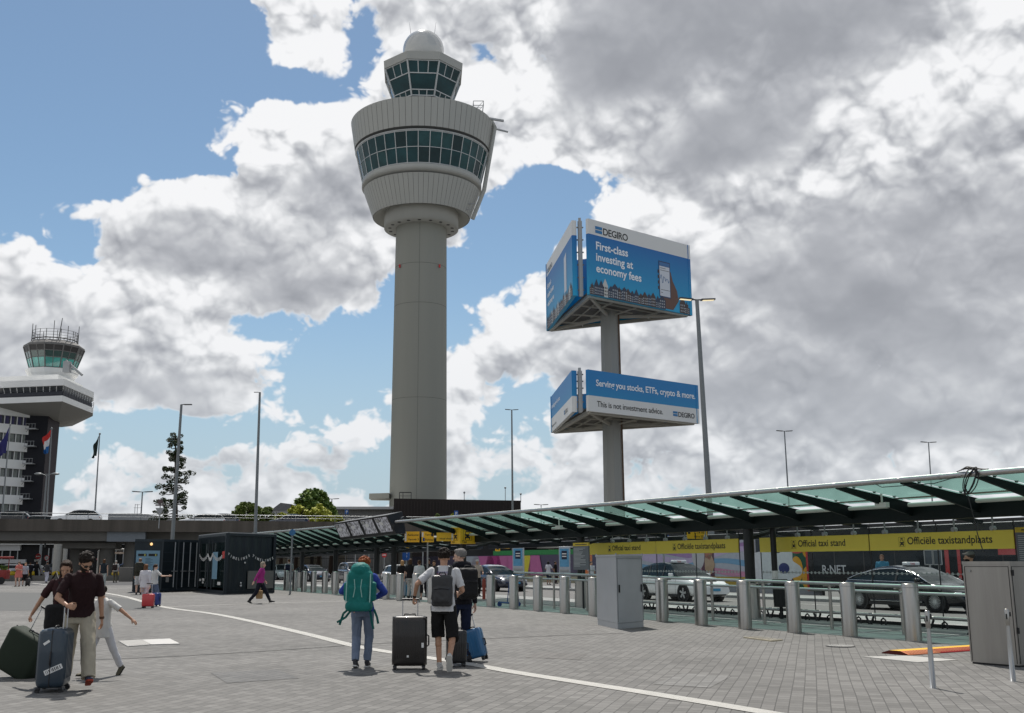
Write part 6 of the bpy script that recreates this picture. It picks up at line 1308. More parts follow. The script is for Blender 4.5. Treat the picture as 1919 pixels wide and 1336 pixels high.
def round_sign(px, py, r, Y, label, kind):
    c = at(px, py, Y); R_ = r / F * Y; t = thing("traffic_sign", label, "traffic sign", (c.x, Y, 0)); m = MB(); m.tube((c.x, Y, c.z), (c.x, Y + .03, c.z), R_, n=24); o = m.build("disc", M_REDP if kind != "blue" else M_BLUEP, t, world=True)
    m = MB()
    if kind == "ring": m.tube((c.x, Y - .006, c.z), (c.x, Y + .0, c.z), R_ * .72, n=24); m.bar((c.x - .02, Y - .012, c.z - R_ * .45), (c.x + .02, Y - .012, c.z + R_ * .4), R_ * .22, .004, mi=1)
    elif kind == "bar": m.box((c.x, Y - .004, c.z), (R_ * 1.4, .008, R_ * .34))
    m.build("symbol", [M_WHT, M_INK], o, world=True) if m.v else None
    m = MB(); m.tube((c.x, Y + .06, 0), (c.x, Y + .06, c.z + R_ * .5), .04); m.build("post", M_GALV, t, world=True); return t, c, R_
round_sign(691.5, 1031, 7, 88, "round no pedestrians sign with red ring behind the screens column", "ring"); round_sign(720, 1040, 4.6, 92, "small round no entry sign right of the black column", "bar")
t, c, R_ = round_sign(71.5, 1042.5, 5.2, 112, "round red traffic sign with a white plate under it at the far left", "bar"); m = MB(); m.box((c.x, 111.9, c.z - R_ * 1.45), (R_ * 2.1, .04, R_ * .7)); m.build("plate", M_WHT, t, world=True)
round_sign(87.5, 1045.5, 5.0, 108, "round white traffic sign with a red ring right of the red one", "ring"); round_sign(183.5, 1048, 2.6, 118, "tiny round red and white sign left of the dark vested man", "ring"); round_sign(242, 1048.5, 2.6, 118, "tiny round red and white sign right of the man with khaki trousers", "ring")
# gate frame below the flyover
t = thing("height_barrier", "white height restriction frame under the flyover", "barrier", (at(214, 1030, 116).x, 116, 0)); m = MB(); xa, xb, zz = at(185, 1030, 116).x, at(242, 1030, 116).x, at(210, 1029.5, 116).z
m.path([(xa, 116, 0), (xa, 116, zz - .2), (xa + .2, 116, zz), (xb - .2, 116, zz), (xb, 116, zz - .2), (xb, 116, 0)], .09, 8); m.build("frame", M_WHT, t, world=True); m = MB(); m.box(((xa + xb) / 2 + .2, 118, zz - .35), (xb - xa - 1.1, .1, .22)); m.build("striped_beam", pm("beam_pale", (.62, .50, .42), .5, var=.4, scale=3), t, world=True)  # crossbeam in a pale mottled base colour
# square and triangular back-to-front sign on the flyover
t = thing("road_sign", "dark square sign over an inverted triangle sign left of the conifer", "traffic sign", (at(301, 985, 100).x, 100, 3)); m = MB(); a = at(301, 937, 100); m.tube((a.x - .02, 100, at(301, 990, 100).z), (a.x, 100, a.z), .05); m.build("post", M_GALV, t, world=True)
m = MB(); m.box((a.x, 99.9, a.z - .15), (.50, .06, .42)); m.box((a.x, 99.9, a.z - .48), (.85, .06, .14)); m.build("square_plate", pm("sign_back_brown", (.12, .09, .09), .6), t, world=True); m = MB(); m.shape([(-.42, 0), (0, -.72), (.42, 0)], (a.x, 99.9, a.z - .75), (1, 0, 0), (0, 0, 1), depth=.04); m.build("triangle_plate", M_GALV, t, world=True)
# ---------------------------------------------------------------- kiosks on the island, cones, red post, trolley
for px, lb in ((971, "blue and white ticket kiosk beyond the dark saloon"), (1058, "blue and white ticket kiosk left of the grey notice board")):
    s_, z_ = on(px, 1060, -12.6); c = LP(s_, -12.6); t = thing("kiosk", lb, "kiosk", c); hz = at(px, 1024, c.y).z; w = 20 / F * c.y; t.rotation_euler = (0, 0, R(-12)); m = MB(); m.box((0, .15, hz / 2), (w, .42, hz), bev=.02); o = m.build("body", pm("kiosk_pale", (.40, .44, .48), .4, var=.05), t)
    m = MB(); m.box((0, -.07, hz * .74), (w * .86, .02, hz * .42)); m.build("screen", pm("kiosk_blue", (.10, .30, .48), .2, var=.35, scale=2.5), t)
    m = MB(); m.box((0, -.084, hz * .80), (w * .50, .01, hz * .20)); m.build("dark_panel", pm("kiosk_navy", (.01, .02, .05), .3), t)
    m = MB()
    for k in (0, 1): m.box((0, -.092, hz * (.83 - .06 * k)), (w * .40, .006, hz * .022))
    m.build("text_lines", M_WHT, t); m = MB(); m.box((0, -.10, hz * .45), (w * .8, .10, hz * .05), bev=.01); m.build("shelf", M_GALV, t)
M_CONE = pm("cone_orange", (.60, .08, .02), .5, var=.05)
c0 = None
for px, py, lb in ((1459, 1103, "left of three orange traffic cones behind the rails"), (1471, 1104, "middle of three orange traffic cones behind the rails"), (1483, 1105, "right of three orange traffic cones behind the rails")):
    s_, _ = on(px, 1080, -12.0); p = LP(s_, -12.0, .13)
    if c0 is None:
        c0 = thing("traffic_cone", lb, "traffic cone", p, 0, "orange traffic cones on the island"); m = MB(); m.box((0, 0, .02), (.36, .36, .04)); m.lathe((0, 0, .04), [(.14, 0), (.105, .22)], 16); m.lathe((0, 0, .04), [(.07, .42), (.025, .70)], 16); m.build("body", M_CONE, c0); m = MB(); m.lathe((0, 0, .04), [(.105, .221), (.07, .419)], 16); m.build("white_band", M_WHT, c0)
    else: dup(c0, p, 0, lb)
p = gp(907, 1123.5); t = thing("hydrant_post", "slim red post beside the grey haired man, left of a bollard", "post", p); m = MB(); m.tube((0, 0, 0), (0, 0, .85), .075, n=14); m.sph((0, 0, .85), .075, 12); m.tube((0, 0, .6), (0, 0, .66), .09); m.build("body", pm("post_red", (.30, .05, .03), .5, var=.15), t)
p = gp(957, 1137); t = thing("luggage_trolley", "blue and grey airport luggage trolley standing behind a bollard", "luggage trolley", p, R(-8)); M_TB = pm("trolley_blue", (.02, .06, .20), .4, .3); M_TL = pm("trolley_ad", (.10, .36, .60), .45, var=.04)
m = MB(); m.path([(.30, .1, .12), (.22, .1, .95), (.20, .1, 1.08)], .018); m.path([(-.14, .1, .12), (-.05, .1, .95), (-.06, .1, 1.08)], .018); m.path([(.34, .05, .10), (-.45, -.1, .16)], .022); m.path([(.34, .35, .10), (-.45, .2, .16)], .022); m.path([(-.45, -.1, .16), (-.45, .2, .16)], .02); m.build("frame", M_TB, t)
m = MB(); m.box((.13, .0, .62), (.30, .02, .40), bev=.008); m.build("advert_panel", M_TL, t)
for x, y in ((.26, .02), (.26, .32), (-.42, .05)): m = MB(); m.tube((x, y - .02, .085), (x, y + .02, .085), .085, n=18); m.bar((x, y, .085), (x, y, .2), .03, .05); m.build("wheel", M_TB, t)
m = MB(); 
for z in (1.0, 1.06, 1.12): m.path([(-.22, .0, z), (.42, .0, z), (.42, .3, z), (-.22, .3, z), (-.22, 0, z)], .008, 6)
for x in (-.2, -.05, .1, .25, .4): m.bar((x, 0, .98), (x, .3, .98), .01, .01)
m.build("basket", M_GALV, t); m = MB(); m.tube((-.30, .1, 1.10), (.5, .1, 1.17), .02); m.build("push_bar", M_TB, t)
# blue topped sign post near the dark container
p = gp(543.5, 1113); t = thing("sign_post", "grey post with a round blue sign facing away beside the dark container", "traffic sign", p); a = at(548, 998, p.y); m = MB(); m.tube((0, 0, 0), (a.x - p.x, 0, a.z), .05, n=10); m.build("post", M_LAMP, t); m = MB(); m.tube((a.x - p.x, -.09, a.z), (a.x - p.x, -.05, a.z), .16, n=20); m.tube((a.x - p.x, .05, a.z + .02), (a.x - p.x, .09, a.z + .02), .16, n=20); m.build("disc", pm("disc_blue", (.03, .14, .30), .5), t)
# ---------------------------------------------------------------- advertising screens over the canopy gap
s0, _ = on(631, 1000, WF + .1); s1, _ = on(733, 1000, WF + .1); sL = (s1 - s0)
t = thing("screen_row", "dark housing with four tilted advertising screens on the canopy edge", "advertising screens", LP((s0 + s1) / 2, WF)); zt0 = on(631, 980, WF + .3)[1]; zt1 = on(733, 964, WF + .3)[1]; zb0 = on(637, 1008, WF - .5)[1]; zb1 = on(742, 1006, WF - .5)[1]
m = MB(); A = [LP(s0, WF + .30, zt0), LP(s1, WF + .30, zt1), LP(s1 + .25, WF - .05, zb1), LP(s0 + .25, WF - .05, zb0)]; B_ = [LP(s0, WF - .45, zt0 + .18), LP(s1, WF - .45, zt1 + .18), LP(s1 + .3, WF - .85, zb1), LP(s0 + .2, WF - .85, zb0)]
dv = (A[2] - A[1] + A[3] - A[0]) / 2; A[2] = A[1] + dv; A[3] = A[0] + dv; B_[2] = A[2] - LN * .5; B_[3] = A[3] - LN * .5
m.add(A + B_, [(0, 1, 2, 3), (5, 4, 7, 6), (1, 5, 6, 2), (4, 0, 3, 7), (4, 5, 1, 0), (3, 2, 6, 7)]); m.build("housing", M_BLACK, t, world=True)
ms = bpy.data.materials.new("ad_print"); ms.use_nodes = True; nt = ms.node_tree; tc = nt.nodes.new("ShaderNodeTexCoord"); n1 = nt.nodes.new("ShaderNodeTexVoronoi"); n1.inputs["Scale"].default_value = 7; nt.links.new(tc.outputs["Object"], n1.inputs[0]); n2 = nt.nodes.new("ShaderNodeTexNoise"); n2.inputs["Scale"].default_value = 5; n2.inputs["Detail"].default_value = 6; nt.links.new(tc.outputs["Object"], n2.inputs[0])
mx = nt.nodes.new("ShaderNodeMath"); mx.operation = "MULTIPLY"; nt.links.new(n1.outputs["Distance"], mx.inputs[0]); nt.links.new(n2.outputs[0], mx.inputs[1]); cr_ = nt.nodes.new("ShaderNodeValToRGB"); nt.links.new(mx.outputs[0], cr_.inputs[0]); cr_.color_ramp.elements[0].position = .08; cr_.color_ramp.elements[0].color = (.10, .095, .10, 1); cr_.color_ramp.elements[1].position = .34; cr_.color_ramp.elements[1].color = (.75, .75, .80, 1); nt.links.new(cr_.outputs[0], nt.nodes["Principled BSDF"].inputs[0]); nt.nodes["Principled BSDF"].inputs["Roughness"].default_value = .3
nrm = (A[1] - A[0]).cross(A[3] - A[0]).normalized() * -1
if nrm.y > 0: nrm = -nrm
for k in range(4):
    def q(u, v): return A[0].lerp(A[1], u).lerp(A[3].lerp(A[2], u), v) + nrm * .012
    u0, u1 = (k + .07) / 4, (k + .90) / 4; m = MB(); m.add([q(u0, .08), q(u1, .08), q(u1, .86), q(u0, .86)], [(0, 1, 2, 3)]); o = m.build("screen", ms, t, world=True)
    def q2(u, v, o_=.02): return A[0].lerp(A[1], u).lerp(A[3].lerp(A[2], u), v) + nrm * o_
    du = u1 - u0; m = MB(); m.add([q2(u0 + du * .05, .12), q2(u0 + du * .34, .12), q2(u0 + du * .34, .30), q2(u0 + du * .05, .30)], [(0, 1, 2, 3)], 0); m.add([q2(u0 + du * .28, .30), q2(u0 + du * .52, .30), q2(u0 + du * .52, .48), q2(u0 + du * .28, .48)], [(0, 1, 2, 3)], 1)
    for j in range(3): m.add([q2(u0 + du * .07, .15 + .05 * j, .026), q2(u0 + du * .31, .15 + .05 * j, .026), q2(u0 + du * .31, .175 + .05 * j, .026), q2(u0 + du * .07, .175 + .05 * j, .026)], [(0, 1, 2, 3)], 1)
    m.build("printed_text", [M_INK, M_WHT], o, world=True)
m = MB(); e = LP(s1 + .45, WF - .3, (zt1 + zb1) / 2 + .25); m.tube(e, e + LD * .25, .16); m.build("camera", M_BLACK, t, world=True)
# ---------------------------------------------------------------- containers
M_CONT = pm("container_navy", (.012, .020, .026), .45, .1, var=.25, scale=1.5)
A0 = gp(421, 1113.5); B0 = gp(511, 1110.5); C0 = gp(364, 1107.5); ux = (B0 - A0).normalized(); uy = (C0 - A0).normalized(); Wc = (B0 - A0).length; Lc = min((C0 - A0).length, 6.6); Hc = at(421, 998, A0.y).z
t = thing("container", "dark navy container with a glazed side and strings of TIMELINES letters", "container", A0)
def Q(x, y, z): p = A0 + ux * x + uy * y; p.z = z; return p
m = MB()
n = 22; pts = []
for k in range(n + 1):
    x = .12 + (Wc - .24) * k / n; d = .0 if (k % 4) in (0, 1) else .05; pts.append((x, d))
for (x0, d0), (x1, d1) in zip(pts, pts[1:]): m.add([Q(x0, d0, .16), Q(x1, d1, .16), Q(x1, d1, Hc - .14), Q(x0, d0, Hc - .14)], [(0, 1, 2, 3)])
m.add([Q(.05, Lc, .1), Q(Wc - .05, Lc, .1), Q(Wc - .05, Lc, Hc - .1), Q(.05, Lc, Hc - .1)], [(0, 1, 2, 3)]); m.add([Q(Wc - .04, 0, .1), Q(Wc - .04, Lc, .1), Q(Wc - .04, Lc, Hc - .1), Q(Wc - .04, 0, Hc - .1)], [(0, 1, 2, 3)]); m.build("corrugated_wall", M_CONT, t, world=True)
m = MB(); 
for x in (0.0, Wc):
    for y in (0.0, Lc): m.bar(Q(x, y, .0), Q(x, y, Hc), .16, .16, up=tuple(uy))
for z in (.09, Hc - .08):
    m.bar(Q(0, -.02, z), Q(Wc, -.02, z), .14, .16); m.bar(Q(0, Lc, z), Q(Wc, Lc, z), .14, .16); m.bar(Q(-.02, 0, z), Q(-.02, Lc, z), .14, .16); m.bar(Q(Wc, 0, z), Q(Wc, Lc, z), .14, .16)
m.build("frame", M_CONT, t, world=True); m = MB(); m.add([Q(-.06, -.06, Hc + .01), Q(Wc + .06, -.06, Hc + .01), Q(Wc + .06, Lc, Hc + .01), Q(-.06, Lc, Hc + .01)], [(0, 1, 2, 3)]); m.bar(Q(-.07, -.09, Hc), Q(Wc + .1, -.09, Hc), .03, .05); m.bar(Q(-.09, -.07, Hc), Q(-.09, Lc, Hc), .03, .05); m.build("roof", M_GALV, t, world=True)
m = MB(); m.add([Q(.02, .1, .3), Q(.02, Lc - .1, .3), Q(.02, Lc - .1, Hc - .5), Q(.02, .1, Hc - .5)], [(0, 1, 2, 3)]); m.build("glazing", pm("cont_glass", (.010, .020, .018), .06, var=.3, coat=1), t, world=True)
m = MB(); m.add([Q(.03, .1, Hc - .5), Q(.03, Lc, Hc - .5), Q(-.1, Lc, Hc - .15), Q(-.1, .1, Hc - .15)], [(0, 1, 2, 3)])
for f in (0.02, .48, .62, .98): m.bar(Q(-.02, Lc * f, .2), Q(-.02, Lc * f, Hc - .3), .07, .07)
m.build("window_frame", M_CONT, t, world=True); m = MB(); m.add([Q(-.03, Lc * .28, .75), Q(-.03, Lc * .46, .75), Q(-.03, Lc * .46, 2.2), Q(-.03, Lc * .28, 2.2)], [(0, 1, 2, 3)]); m.build("blue_poster", pm("poster_blue", (.18, .32, .42), .5, var=.04), t, world=True)
m = MB()
for f, z, w_, h_ in ((.74, .62, .5, .14), (.86, .60, .5, .12), (.76, .48, .4, .10), (.15, .45, .7, .16)): m.add([Q(-.025, Lc * f, z), Q(-.025, Lc * f + w_, z), Q(-.025, Lc * f + w_, z + h_), Q(-.025, Lc * f, z + h_)], [(0, 1, 2, 3)])
m.build("window_sticker", M_WHT, t, world=True)
m = MB(); m.box(tuple(Q(Wc * .72, -.06, .72)), (Wc * .55, .03, .95), rz=atan2(ux.y, ux.x)); m.build("metal_plate", pm("dull_plate", (.20, .195, .185), .55, .4, var=.12), t, world=True)
m = MB()
for x, z, s_ in ((Wc * .375, 1.62, .05), (Wc * .31, .42, .06), (Wc * .31, .56, .05)): m.sph(tuple(Q(x, -.07, z)), s_, 8)
m.build("small_lamp", M_WHT, t, world=True)
def bunting(word, pa, pb, sag, size, label, mirror=False):
    # letters hang on a drooping string
    t = thing("bunting", label, "bunting", pa); d = (pb - pa); st = []; m = MB()
    for k in range(21): f = k / 20; p = pa.lerp(pb, f); p.z -= sag * 4 * f * (1 - f); st.append(p)
    m.path(st, .006, 4); m.build("string", M_BLACK, t, world=True); L_ = len(word); dr = d.copy(); dr.z = 0; dr.normalize(); m = MB()
    for i, ch in enumerate(word):
        f = (i + .5) / L_; p = pa.lerp(pb, f); p.z -= sag * 4 * f * (1 - f); sl = (pb.z - pa.z) / d.length - sag * 4 * (1 - 2 * f) / d.length; a = math.atan(sl); rt = (dr * cos(a) + Vector((0, 0, sin(a)))); up = (dr * -sin(a) + Vector((0, 0, cos(a)))); nn = rt.cross(up)
        m.text(ch, size, p - up * size * .72 + nn * .02, rt, up, bold=.03, align="CENTER")
    m.build("letters", M_WHT, t, world=True)
bunting("TIMELINES", Q(.05, -.09, 2.18), Q(Wc * .46, -.09, 2.12), .26, .19, "white TIMELINES letters on the left half of the container front")
bunting("TIMELINES", Q(Wc * .52, -.09, 2.10), Q(Wc * .97, -.09, 1.98), .22, .19, "white TIMELINES letters on the right half of the container front")
t2 = thing("bunting", "white paper loops strung along the container glazing", "bunting", Q(-.05, .3, 2)); m = MB()
for a, b in ((.96, .62), (.62, .45), (.45, .06)):
    for k in range(9): f = (k + .5) / 9; y = Lc * (a + (b - a) * f); z = 2.1 - .30 * 4 * f * (1 - f); m.add([Q(-.07, y - .07, z - .09), Q(-.07, y + .07, z - .09), Q(-.07, y + .07, z + .09), Q(-.07, y - .07, z + .09)], [(0, 1, 2, 3)])
m.build("letters", M_WHT, t2, world=True); m = MB(); m.add([Q(-.08, .15, 2.02), Q(-.08, .75, 2.06), Q(-.08, .70, 2.2), Q(-.08, .15, 2.24)], [(0, 1, 2, 3)]); m.add([Q(-.08, .2, 1.85), Q(-.08, .65, 1.85), Q(-.08, .68, 2.03), Q(-.08, .18, 2.03)], [(0, 1, 2, 3)]); m.build("red_pennant", pm("pennant_red", (.50, .06, .05), .6), t2, world=True)
# second container with doors
A1 = gp(300, 1109.5); B1 = gp(369, 1107.5); C1 = gp(247, 1110); vx = (B1 - A1).normalized(); vy = (C1 - A1).normalized(); W1 = (B1 - A1).length; L1 = (C1 - A1).length; H1 = at(300, 1010.5, A1.y).z
t = thing("container", "dark navy container with pale blue poster and white door bars", "container", A1)
def Q1(x, y, z): p = A1 + vx * x + vy * y; p.z = z; return p
back = (vx.cross(Vector((0, 0, 1)))) * -1
if back.y < 0: back = -back
m = MB(); m.prism([(Q1(0, 0, 0)).to_2d()[:], (Q1(W1, 0, 0)).to_2d()[:], (Q1(W1, 0, 0) + Vector((-.6, 2.3, 0))).to_2d()[:], (Q1(0, L1, 0) + Vector((-.6, 2.3, 0))).to_2d()[:], (Q1(0, L1, 0)).to_2d()[:]], .08, H1); m.build("shell", M_CONT, t, world=True)
nf = Vector((vx.y, -vx.x, 0)); ns = Vector((vy.y, -vy.x, 0)); ns = ns if ns.y < 0 else -ns; nf = nf if nf.y < 0 else -nf
m = MB()
for f in (.32, .55, .74, .92): a = Q1(W1 * f, 0, .25) + nf * .05; m.tube(a, a + Vector((0, 0, H1 - .4)), .035, n=8)
m.build("lock_bar", pm("bar_grey", (.33, .35, .36), .5), t, world=True); m = MB()
for f in (.25, .50, .70): a = Q1(W1 * f, 0, 1.15) + nf * .07; m.bar(a, a + vx * .42, .05, .06)
m.build("door_handle", M_GALV, t, world=True); m = MB()
for z in (.7, 1.2, 1.7, 2.2): m.bar(Q1(.05, 0, z) + nf * .012, Q1(W1 - .05, 0, z) + nf * .012, .03, .06)
for f in (0.0, .42, 1.0): m.bar(Q1(W1 * f, 0, .1) + nf * .015, Q1(W1 * f, 0, H1) + nf * .015, .08, .06)
for z in (.12, H1 - .07): m.bar(Q1(0, 0, z) + nf * .02, Q1(W1, 0, z) + nf * .02, .06, .14); m.bar(Q1(0, 0, z) + ns * .02, Q1(0, L1, z) + ns * .02, .06, .14)
m.build("door_ribs", pm("container_edge", (.02, .03, .038), .5), t, world=True); m = MB(); m.box(tuple(Q1(W1 * .16, 0, .68) + nf * .03), (.22, .02, .28), rz=atan2(vx.y, vx.x)); m.build("data_plate", pm("plate_grey", (.28, .28, .27), .5), t, world=True)
m = MB(); O = Q1(0, L1 * .93, .55) + ns * .03; Rt = -vy; pw = L1 * .84; ph = 1.75; m.shape([(0, 0), (pw, 0), (pw, ph), (0, ph)], O, Rt, (0, 0, 1), depth=.02); po = m.build("poster", pm("poster_blue", (.18, .32, .42), .5, var=.04), t, world=True)
m = MB(); nn = Rt.cross(Vector((0, 0, 1)))
for x, w_ in ((.08, .36), (.52, .38)): m.shape([(pw * x, ph * .82), (pw * (x + w_), ph * .82), (pw * (x + w_), ph * .90), (pw * x, ph * .90)], O, Rt, (0, 0, 1), 0, off=.004)
for k in range(7): m.shape([(pw * .4, ph * (.74 - .04 * k)), (pw * (.62 + .1 * (k % 2)), ph * (.74 - .04 * k)), (pw * (.62 + .1 * (k % 2)), ph * (.75 - .04 * k)), (pw * .4, ph * (.75 - .04 * k))], O, Rt, (0, 0, 1), 0, off=.004)
for k in range(10): f = k / 9; y_ = .36 - .5 * f * (1 - f); m.shape([(pw * (.55 + .035 * k), ph * y_), (pw * (.575 + .035 * k), ph * y_), (pw * (.575 + .035 * k), ph * (y_ + .05)), (pw * (.55 + .035 * k), ph * (y_ + .05))], O, Rt, (0, 0, 1), 0, off=.004)
for x in (.34, .80): m.shape([(pw * x, ph * .825), (pw * (x + .05), ph * .825), (pw * (x + .05), ph * .895), (pw * x, ph * .895)], O, Rt, (0, 0, 1), 1, off=.008)
m.build("printed_text", [M_INK, pm("print_olive", (.45, .45, .10), .5)], po, world=True)
m = MB(); c = Q1(0, L1 * .42, H1 - .28) + ns * .16; m.sph(tuple(c), .08, 10); m.build("bulkhead_lamp", pm("lamp_warm", (.7, .45, .2), .4, emit=(1, .6, .25), estr=1.2), t, world=True)
# ---------------------------------------------------------------- utility cabinets
def cabinet(label, A, B, C, h, mat, roof, nm, base=True):
    t = thing(nm, label, "cabinet", A); D_ = A + C - B; poly = [A, B, C, D_]; cc = (A + B + C + D_) / 4
    off = lambda k: [((cc + (p - cc) * k).x, (cc + (p - cc) * k).y) for p in poly]
    m = MB()
    if base: m.prism(off(.985), 0, .14); m.build("plinth", mat, t, world=True); m = MB(); m.prism(off(1.0), .145, h - .05); m.build("body", mat, t, world=True)
    else: m.prism(off(1.0), .03, h - .03); m.build("body", mat, t, world=True); m = MB(); m.prism(off(.97), 0, .03); m.build("plinth", M_BLACK, t, world=True)
    m = MB(); m.prism(off(roof), h - .048, h); m.build("roof", mat, t, world=True); return t, poly
M_CAB = pm("cabinet_grey", (.40, .415, .425), .42, .0, var=.10, scale=2, coat=.1)
A, B, C = gp(1119.5, 1171), gp(1157.5, 1179.5), gp(1207, 1175); hC = at(1157, 1039, B.y).z; t, poly = cabinet("free standing light grey utility cabinet with black handles on the paving", A, B, C, hC, M_CAB, 1.035, "utility_cabinet")
dBC = (C - B).normalized(); dAB = (B - A).normalized(); nBC = dBC.cross(Vector((0, 0, 1))); wB = (C - B).length
m = MB()
for x in (.04, wB - .03): a = B + dBC * x + nBC * .004; m.bar(a + Vector((0, 0, .17)), a + Vector((0, 0, hC - .09)), .008, .008, up=tuple(nBC))
m.bar(B + dBC * .04 + nBC * .003 + Vector((0, 0, hC - .1)), C - dBC * .03 + nBC * .003 + Vector((0, 0, hC - .1)), .008, .008); m.build("door_seam", pm("seam_dark", (.10, .105, .11), .5), t, world=True)
for x in (.10, wB - .11):
    m = MB(); a = B + dBC * x + nBC * .02; m.box((a.x, a.y, .96), (.035, .03, .19), rz=atan2(dBC.y, dBC.x), bev=.01); m.build("door_handle", M_BLACK, t, world=True)
m = MB(); a = B + dBC * .12 + nBC * .004; m.box((a.x, a.y, hC - .17), (.10, .006, .07), rz=atan2(dBC.y, dBC.x)); m.build("label_plate", pm("plate_pale", (.42, .43, .44), .5), t, world=True)
m = MB()
for p in poly: q = A * 0 + p; m.tube((q.x, q.y, hC), (q.x, q.y, hC + .03), .02)
m.build("lifting_eye", M_GALV, t, world=True)
A = gp(1820, 1243.7); B = gp(1911, 1251); hS = at(1799, 1052, A.y).z; nS = Vector(((B - A).y, -(B - A).x, 0)); C = B + Vector((1.0, .52, 0)); M_SS = pm("brushed_steel", (.34, .325, .30), .42, .75, var=.30, scale=3.5, streak=True)
t, poly = cabinet("large brushed stainless steel cabinet cut by the right edge of the photo", A, B, C, hS, M_SS, 1.012, "steel_cabinet", base=False); d1 = (B - A).normalized(); n1_ = d1.cross(Vector((0, 0, 1))); d2 = (C - B).normalized(); n2_ = d2.cross(Vector((0, 0, 1)))
m = MB()
for p_, d_, n_, L_ in ((A, d1, n1_, (B - A).length), (B, d2, n2_, (C - B).length)):
    for x in (.03, L_ - .03): a = p_ + d_ * x + n_ * .003; m.bar(a + Vector((0, 0, .05)), a + Vector((0, 0, hS - .08)), .007, .007, up=tuple(n_))
    m.bar(p_ + d_ * .03 + n_ * .003 + Vector((0, 0, hS - .08)), p_ + d_ * (L_ - .03) + n_ * .003 + Vector((0, 0, hS - .08)), .007, .007)
m.build("door_seam", M_BLACK, t, world=True); m = MB(); a = A + d1 * .12 + n1_ * .01 + Vector((0, 0, hS - .15)); m.tube(a, a + n1_ * .01, .018); m.build("lock", M_GALV, t, world=True); m = MB()
for z in (hS - .22, .5): a = B + d2 * .03 + n2_ * .02 + Vector((0, 0, z)); m.tube(a, a + Vector((0, 0, .09)), .016)
m.build("hinge", M_BLACK, t, world=True)
# belt posts
def beltpost(px, py, pt, label):
    p = gp(px, py); h = at(pt[0], pt[1], p.y).z; t = thing("belt_post", label, "barrier post", p); m = MB(); m.lathe((0, 0, 0), [(.050, 0), (.050, .004), (.036, .006), (.030, h * .5), (.020, h * .78)], 16); m.build("tapered_tube", pm("post_alu", (.42, .42, .41), .4, .7, var=.08), t); m = MB(); m.lathe((0, 0, 0), [(.026, h * .77), (.030, h * .78), (.030, h - .01), (.024, h), (.001, h)], 16); m.build("head", M_STEEL, t); m = MB(); m.box((.034, -.0, h - .07), (.03, .03, .06), bev=.004); m.box((-.02, -.02, h - .10), (.012, .03, .07)); m.build("belt_cassette", M_INK, t)
beltpost(1749, 1290, (1737, 1144), "steel belt barrier post standing alone before the cable ramp"); beltpost(1899, 1277, (1888, 1141), "steel belt barrier post before the stainless cabinet")
# cable ramp
a, b = gp(1702, 1229), gp(1815, 1221); d = (b - a).normalized(); n = Vector((-d.y, d.x, 0)); L_ = 2.6; t = thing("cable_ramp", "yellow and red cable protector ramp on the paving", "cable ramp", a)
for i in range(3):
    m = MB(); x0, x1 = i * .9, i * .9 + .895; prof_ = [(0, .004), (0, .02), (.16, .07), (.38, .07), (.54, .02), (.54, .004)]
    for (y0, z0), (y1, z1) in zip(prof_, prof_[1:]): p0, p1 = a + d * x0, a + d * x1; m.add([p0 + n * y0 + Vector((0, 0, z0)), p1 + n * y0 + Vector((0, 0, z0)), p1 + n * y1 + Vector((0, 0, z1)), p0 + n * y1 + Vector((0, 0, z1))], [(0, 1, 2, 3)], 1 if (z0 > .06 and z1 > .06) or y0 > .3 else 0)
    p0 = a + d * x0; m.add([p0 + n * y + Vector((0, 0, z)) for y, z in prof_], [list(range(6))], 2); m.build("segment", [pm("ramp_orange", (.50, .17, .08) if i < 1 else (.45, .10, .05), .6, var=.15) if i < 1 else pm("ramp_red", (.36, .03, .03), .6, var=.15), pm("ramp_yellow", (.70, .40, .01), .5, var=.08), pm("ramp_hollow", (.10, .02, .015), .8)], t, world=True)
m = MB()
for k in range(34): p0 = a + d * (.1 + k * .075); m.bar(p0 + n * .02 + Vector((0, 0, .032)), p0 + n * .13 + Vector((0, 0, .066)), .02, .008)
m.build("tread_ribs", pm("ramp_tread", (.56, .26, .14), .6), t, world=True)
# covers in the paving
def cover(name, label, pts, z, mat, rib=None, lift=.006):
    P_ = [gp(x, y) for x, y in pts]; c = sum(P_, Vector()) / len(P_); t = thing(name, label, "cover", c); m = MB(); m.prism([(p.x, p.y) for p in P_], .001, z); m.build("plate", mat, t, world=True)
    if rib:
        m = MB(); a, b, c_, d_ = P_
        for k in range(rib): f = (k + .5) / rib; p0, p1 = a.lerp(b, f), d_.lerp(c_, f); e = (p1 - p0) * .06; m.bar(p0 + e + Vector((0, 0, z + .001)), p1 - e + Vector((0, 0, z + .001)), .02, .006)
        m.build("ribs", pm("cover_rib", (.30, .29, .27), .5, .4), t, world=True)
    return t
M_COVER = pm("cover_white", (.40, .39, .37), .5, .15, var=.08)
cover("floor_hatch", "ribbed white metal floor hatch in the paving behind the walking child", [(239, 1213), (282, 1209.5), (265, 1200.5), (222, 1203)], .022, M_COVER, 14); cover("floor_hatch", "plain white metal floor hatch, right half of the pair", [(283, 1209.5), (337, 1208), (318, 1198.5), (266, 1200.5)], .022, M_COVER)
cover("floor_plate", "white diamond shaped plate in the paving left of the belt post", [(1618, 1232), (1720, 1242.5), (1795, 1238), (1700, 1230)], .014, M_COVER)
cover("floor_frame", "beige rimmed slotted cover in the paving below the bollards", [(1393, 1196), (1446, 1203), (1467, 1201), (1418, 1194.5)], .03, pm("cover_beige", (.50, .44, .32), .6), 16)
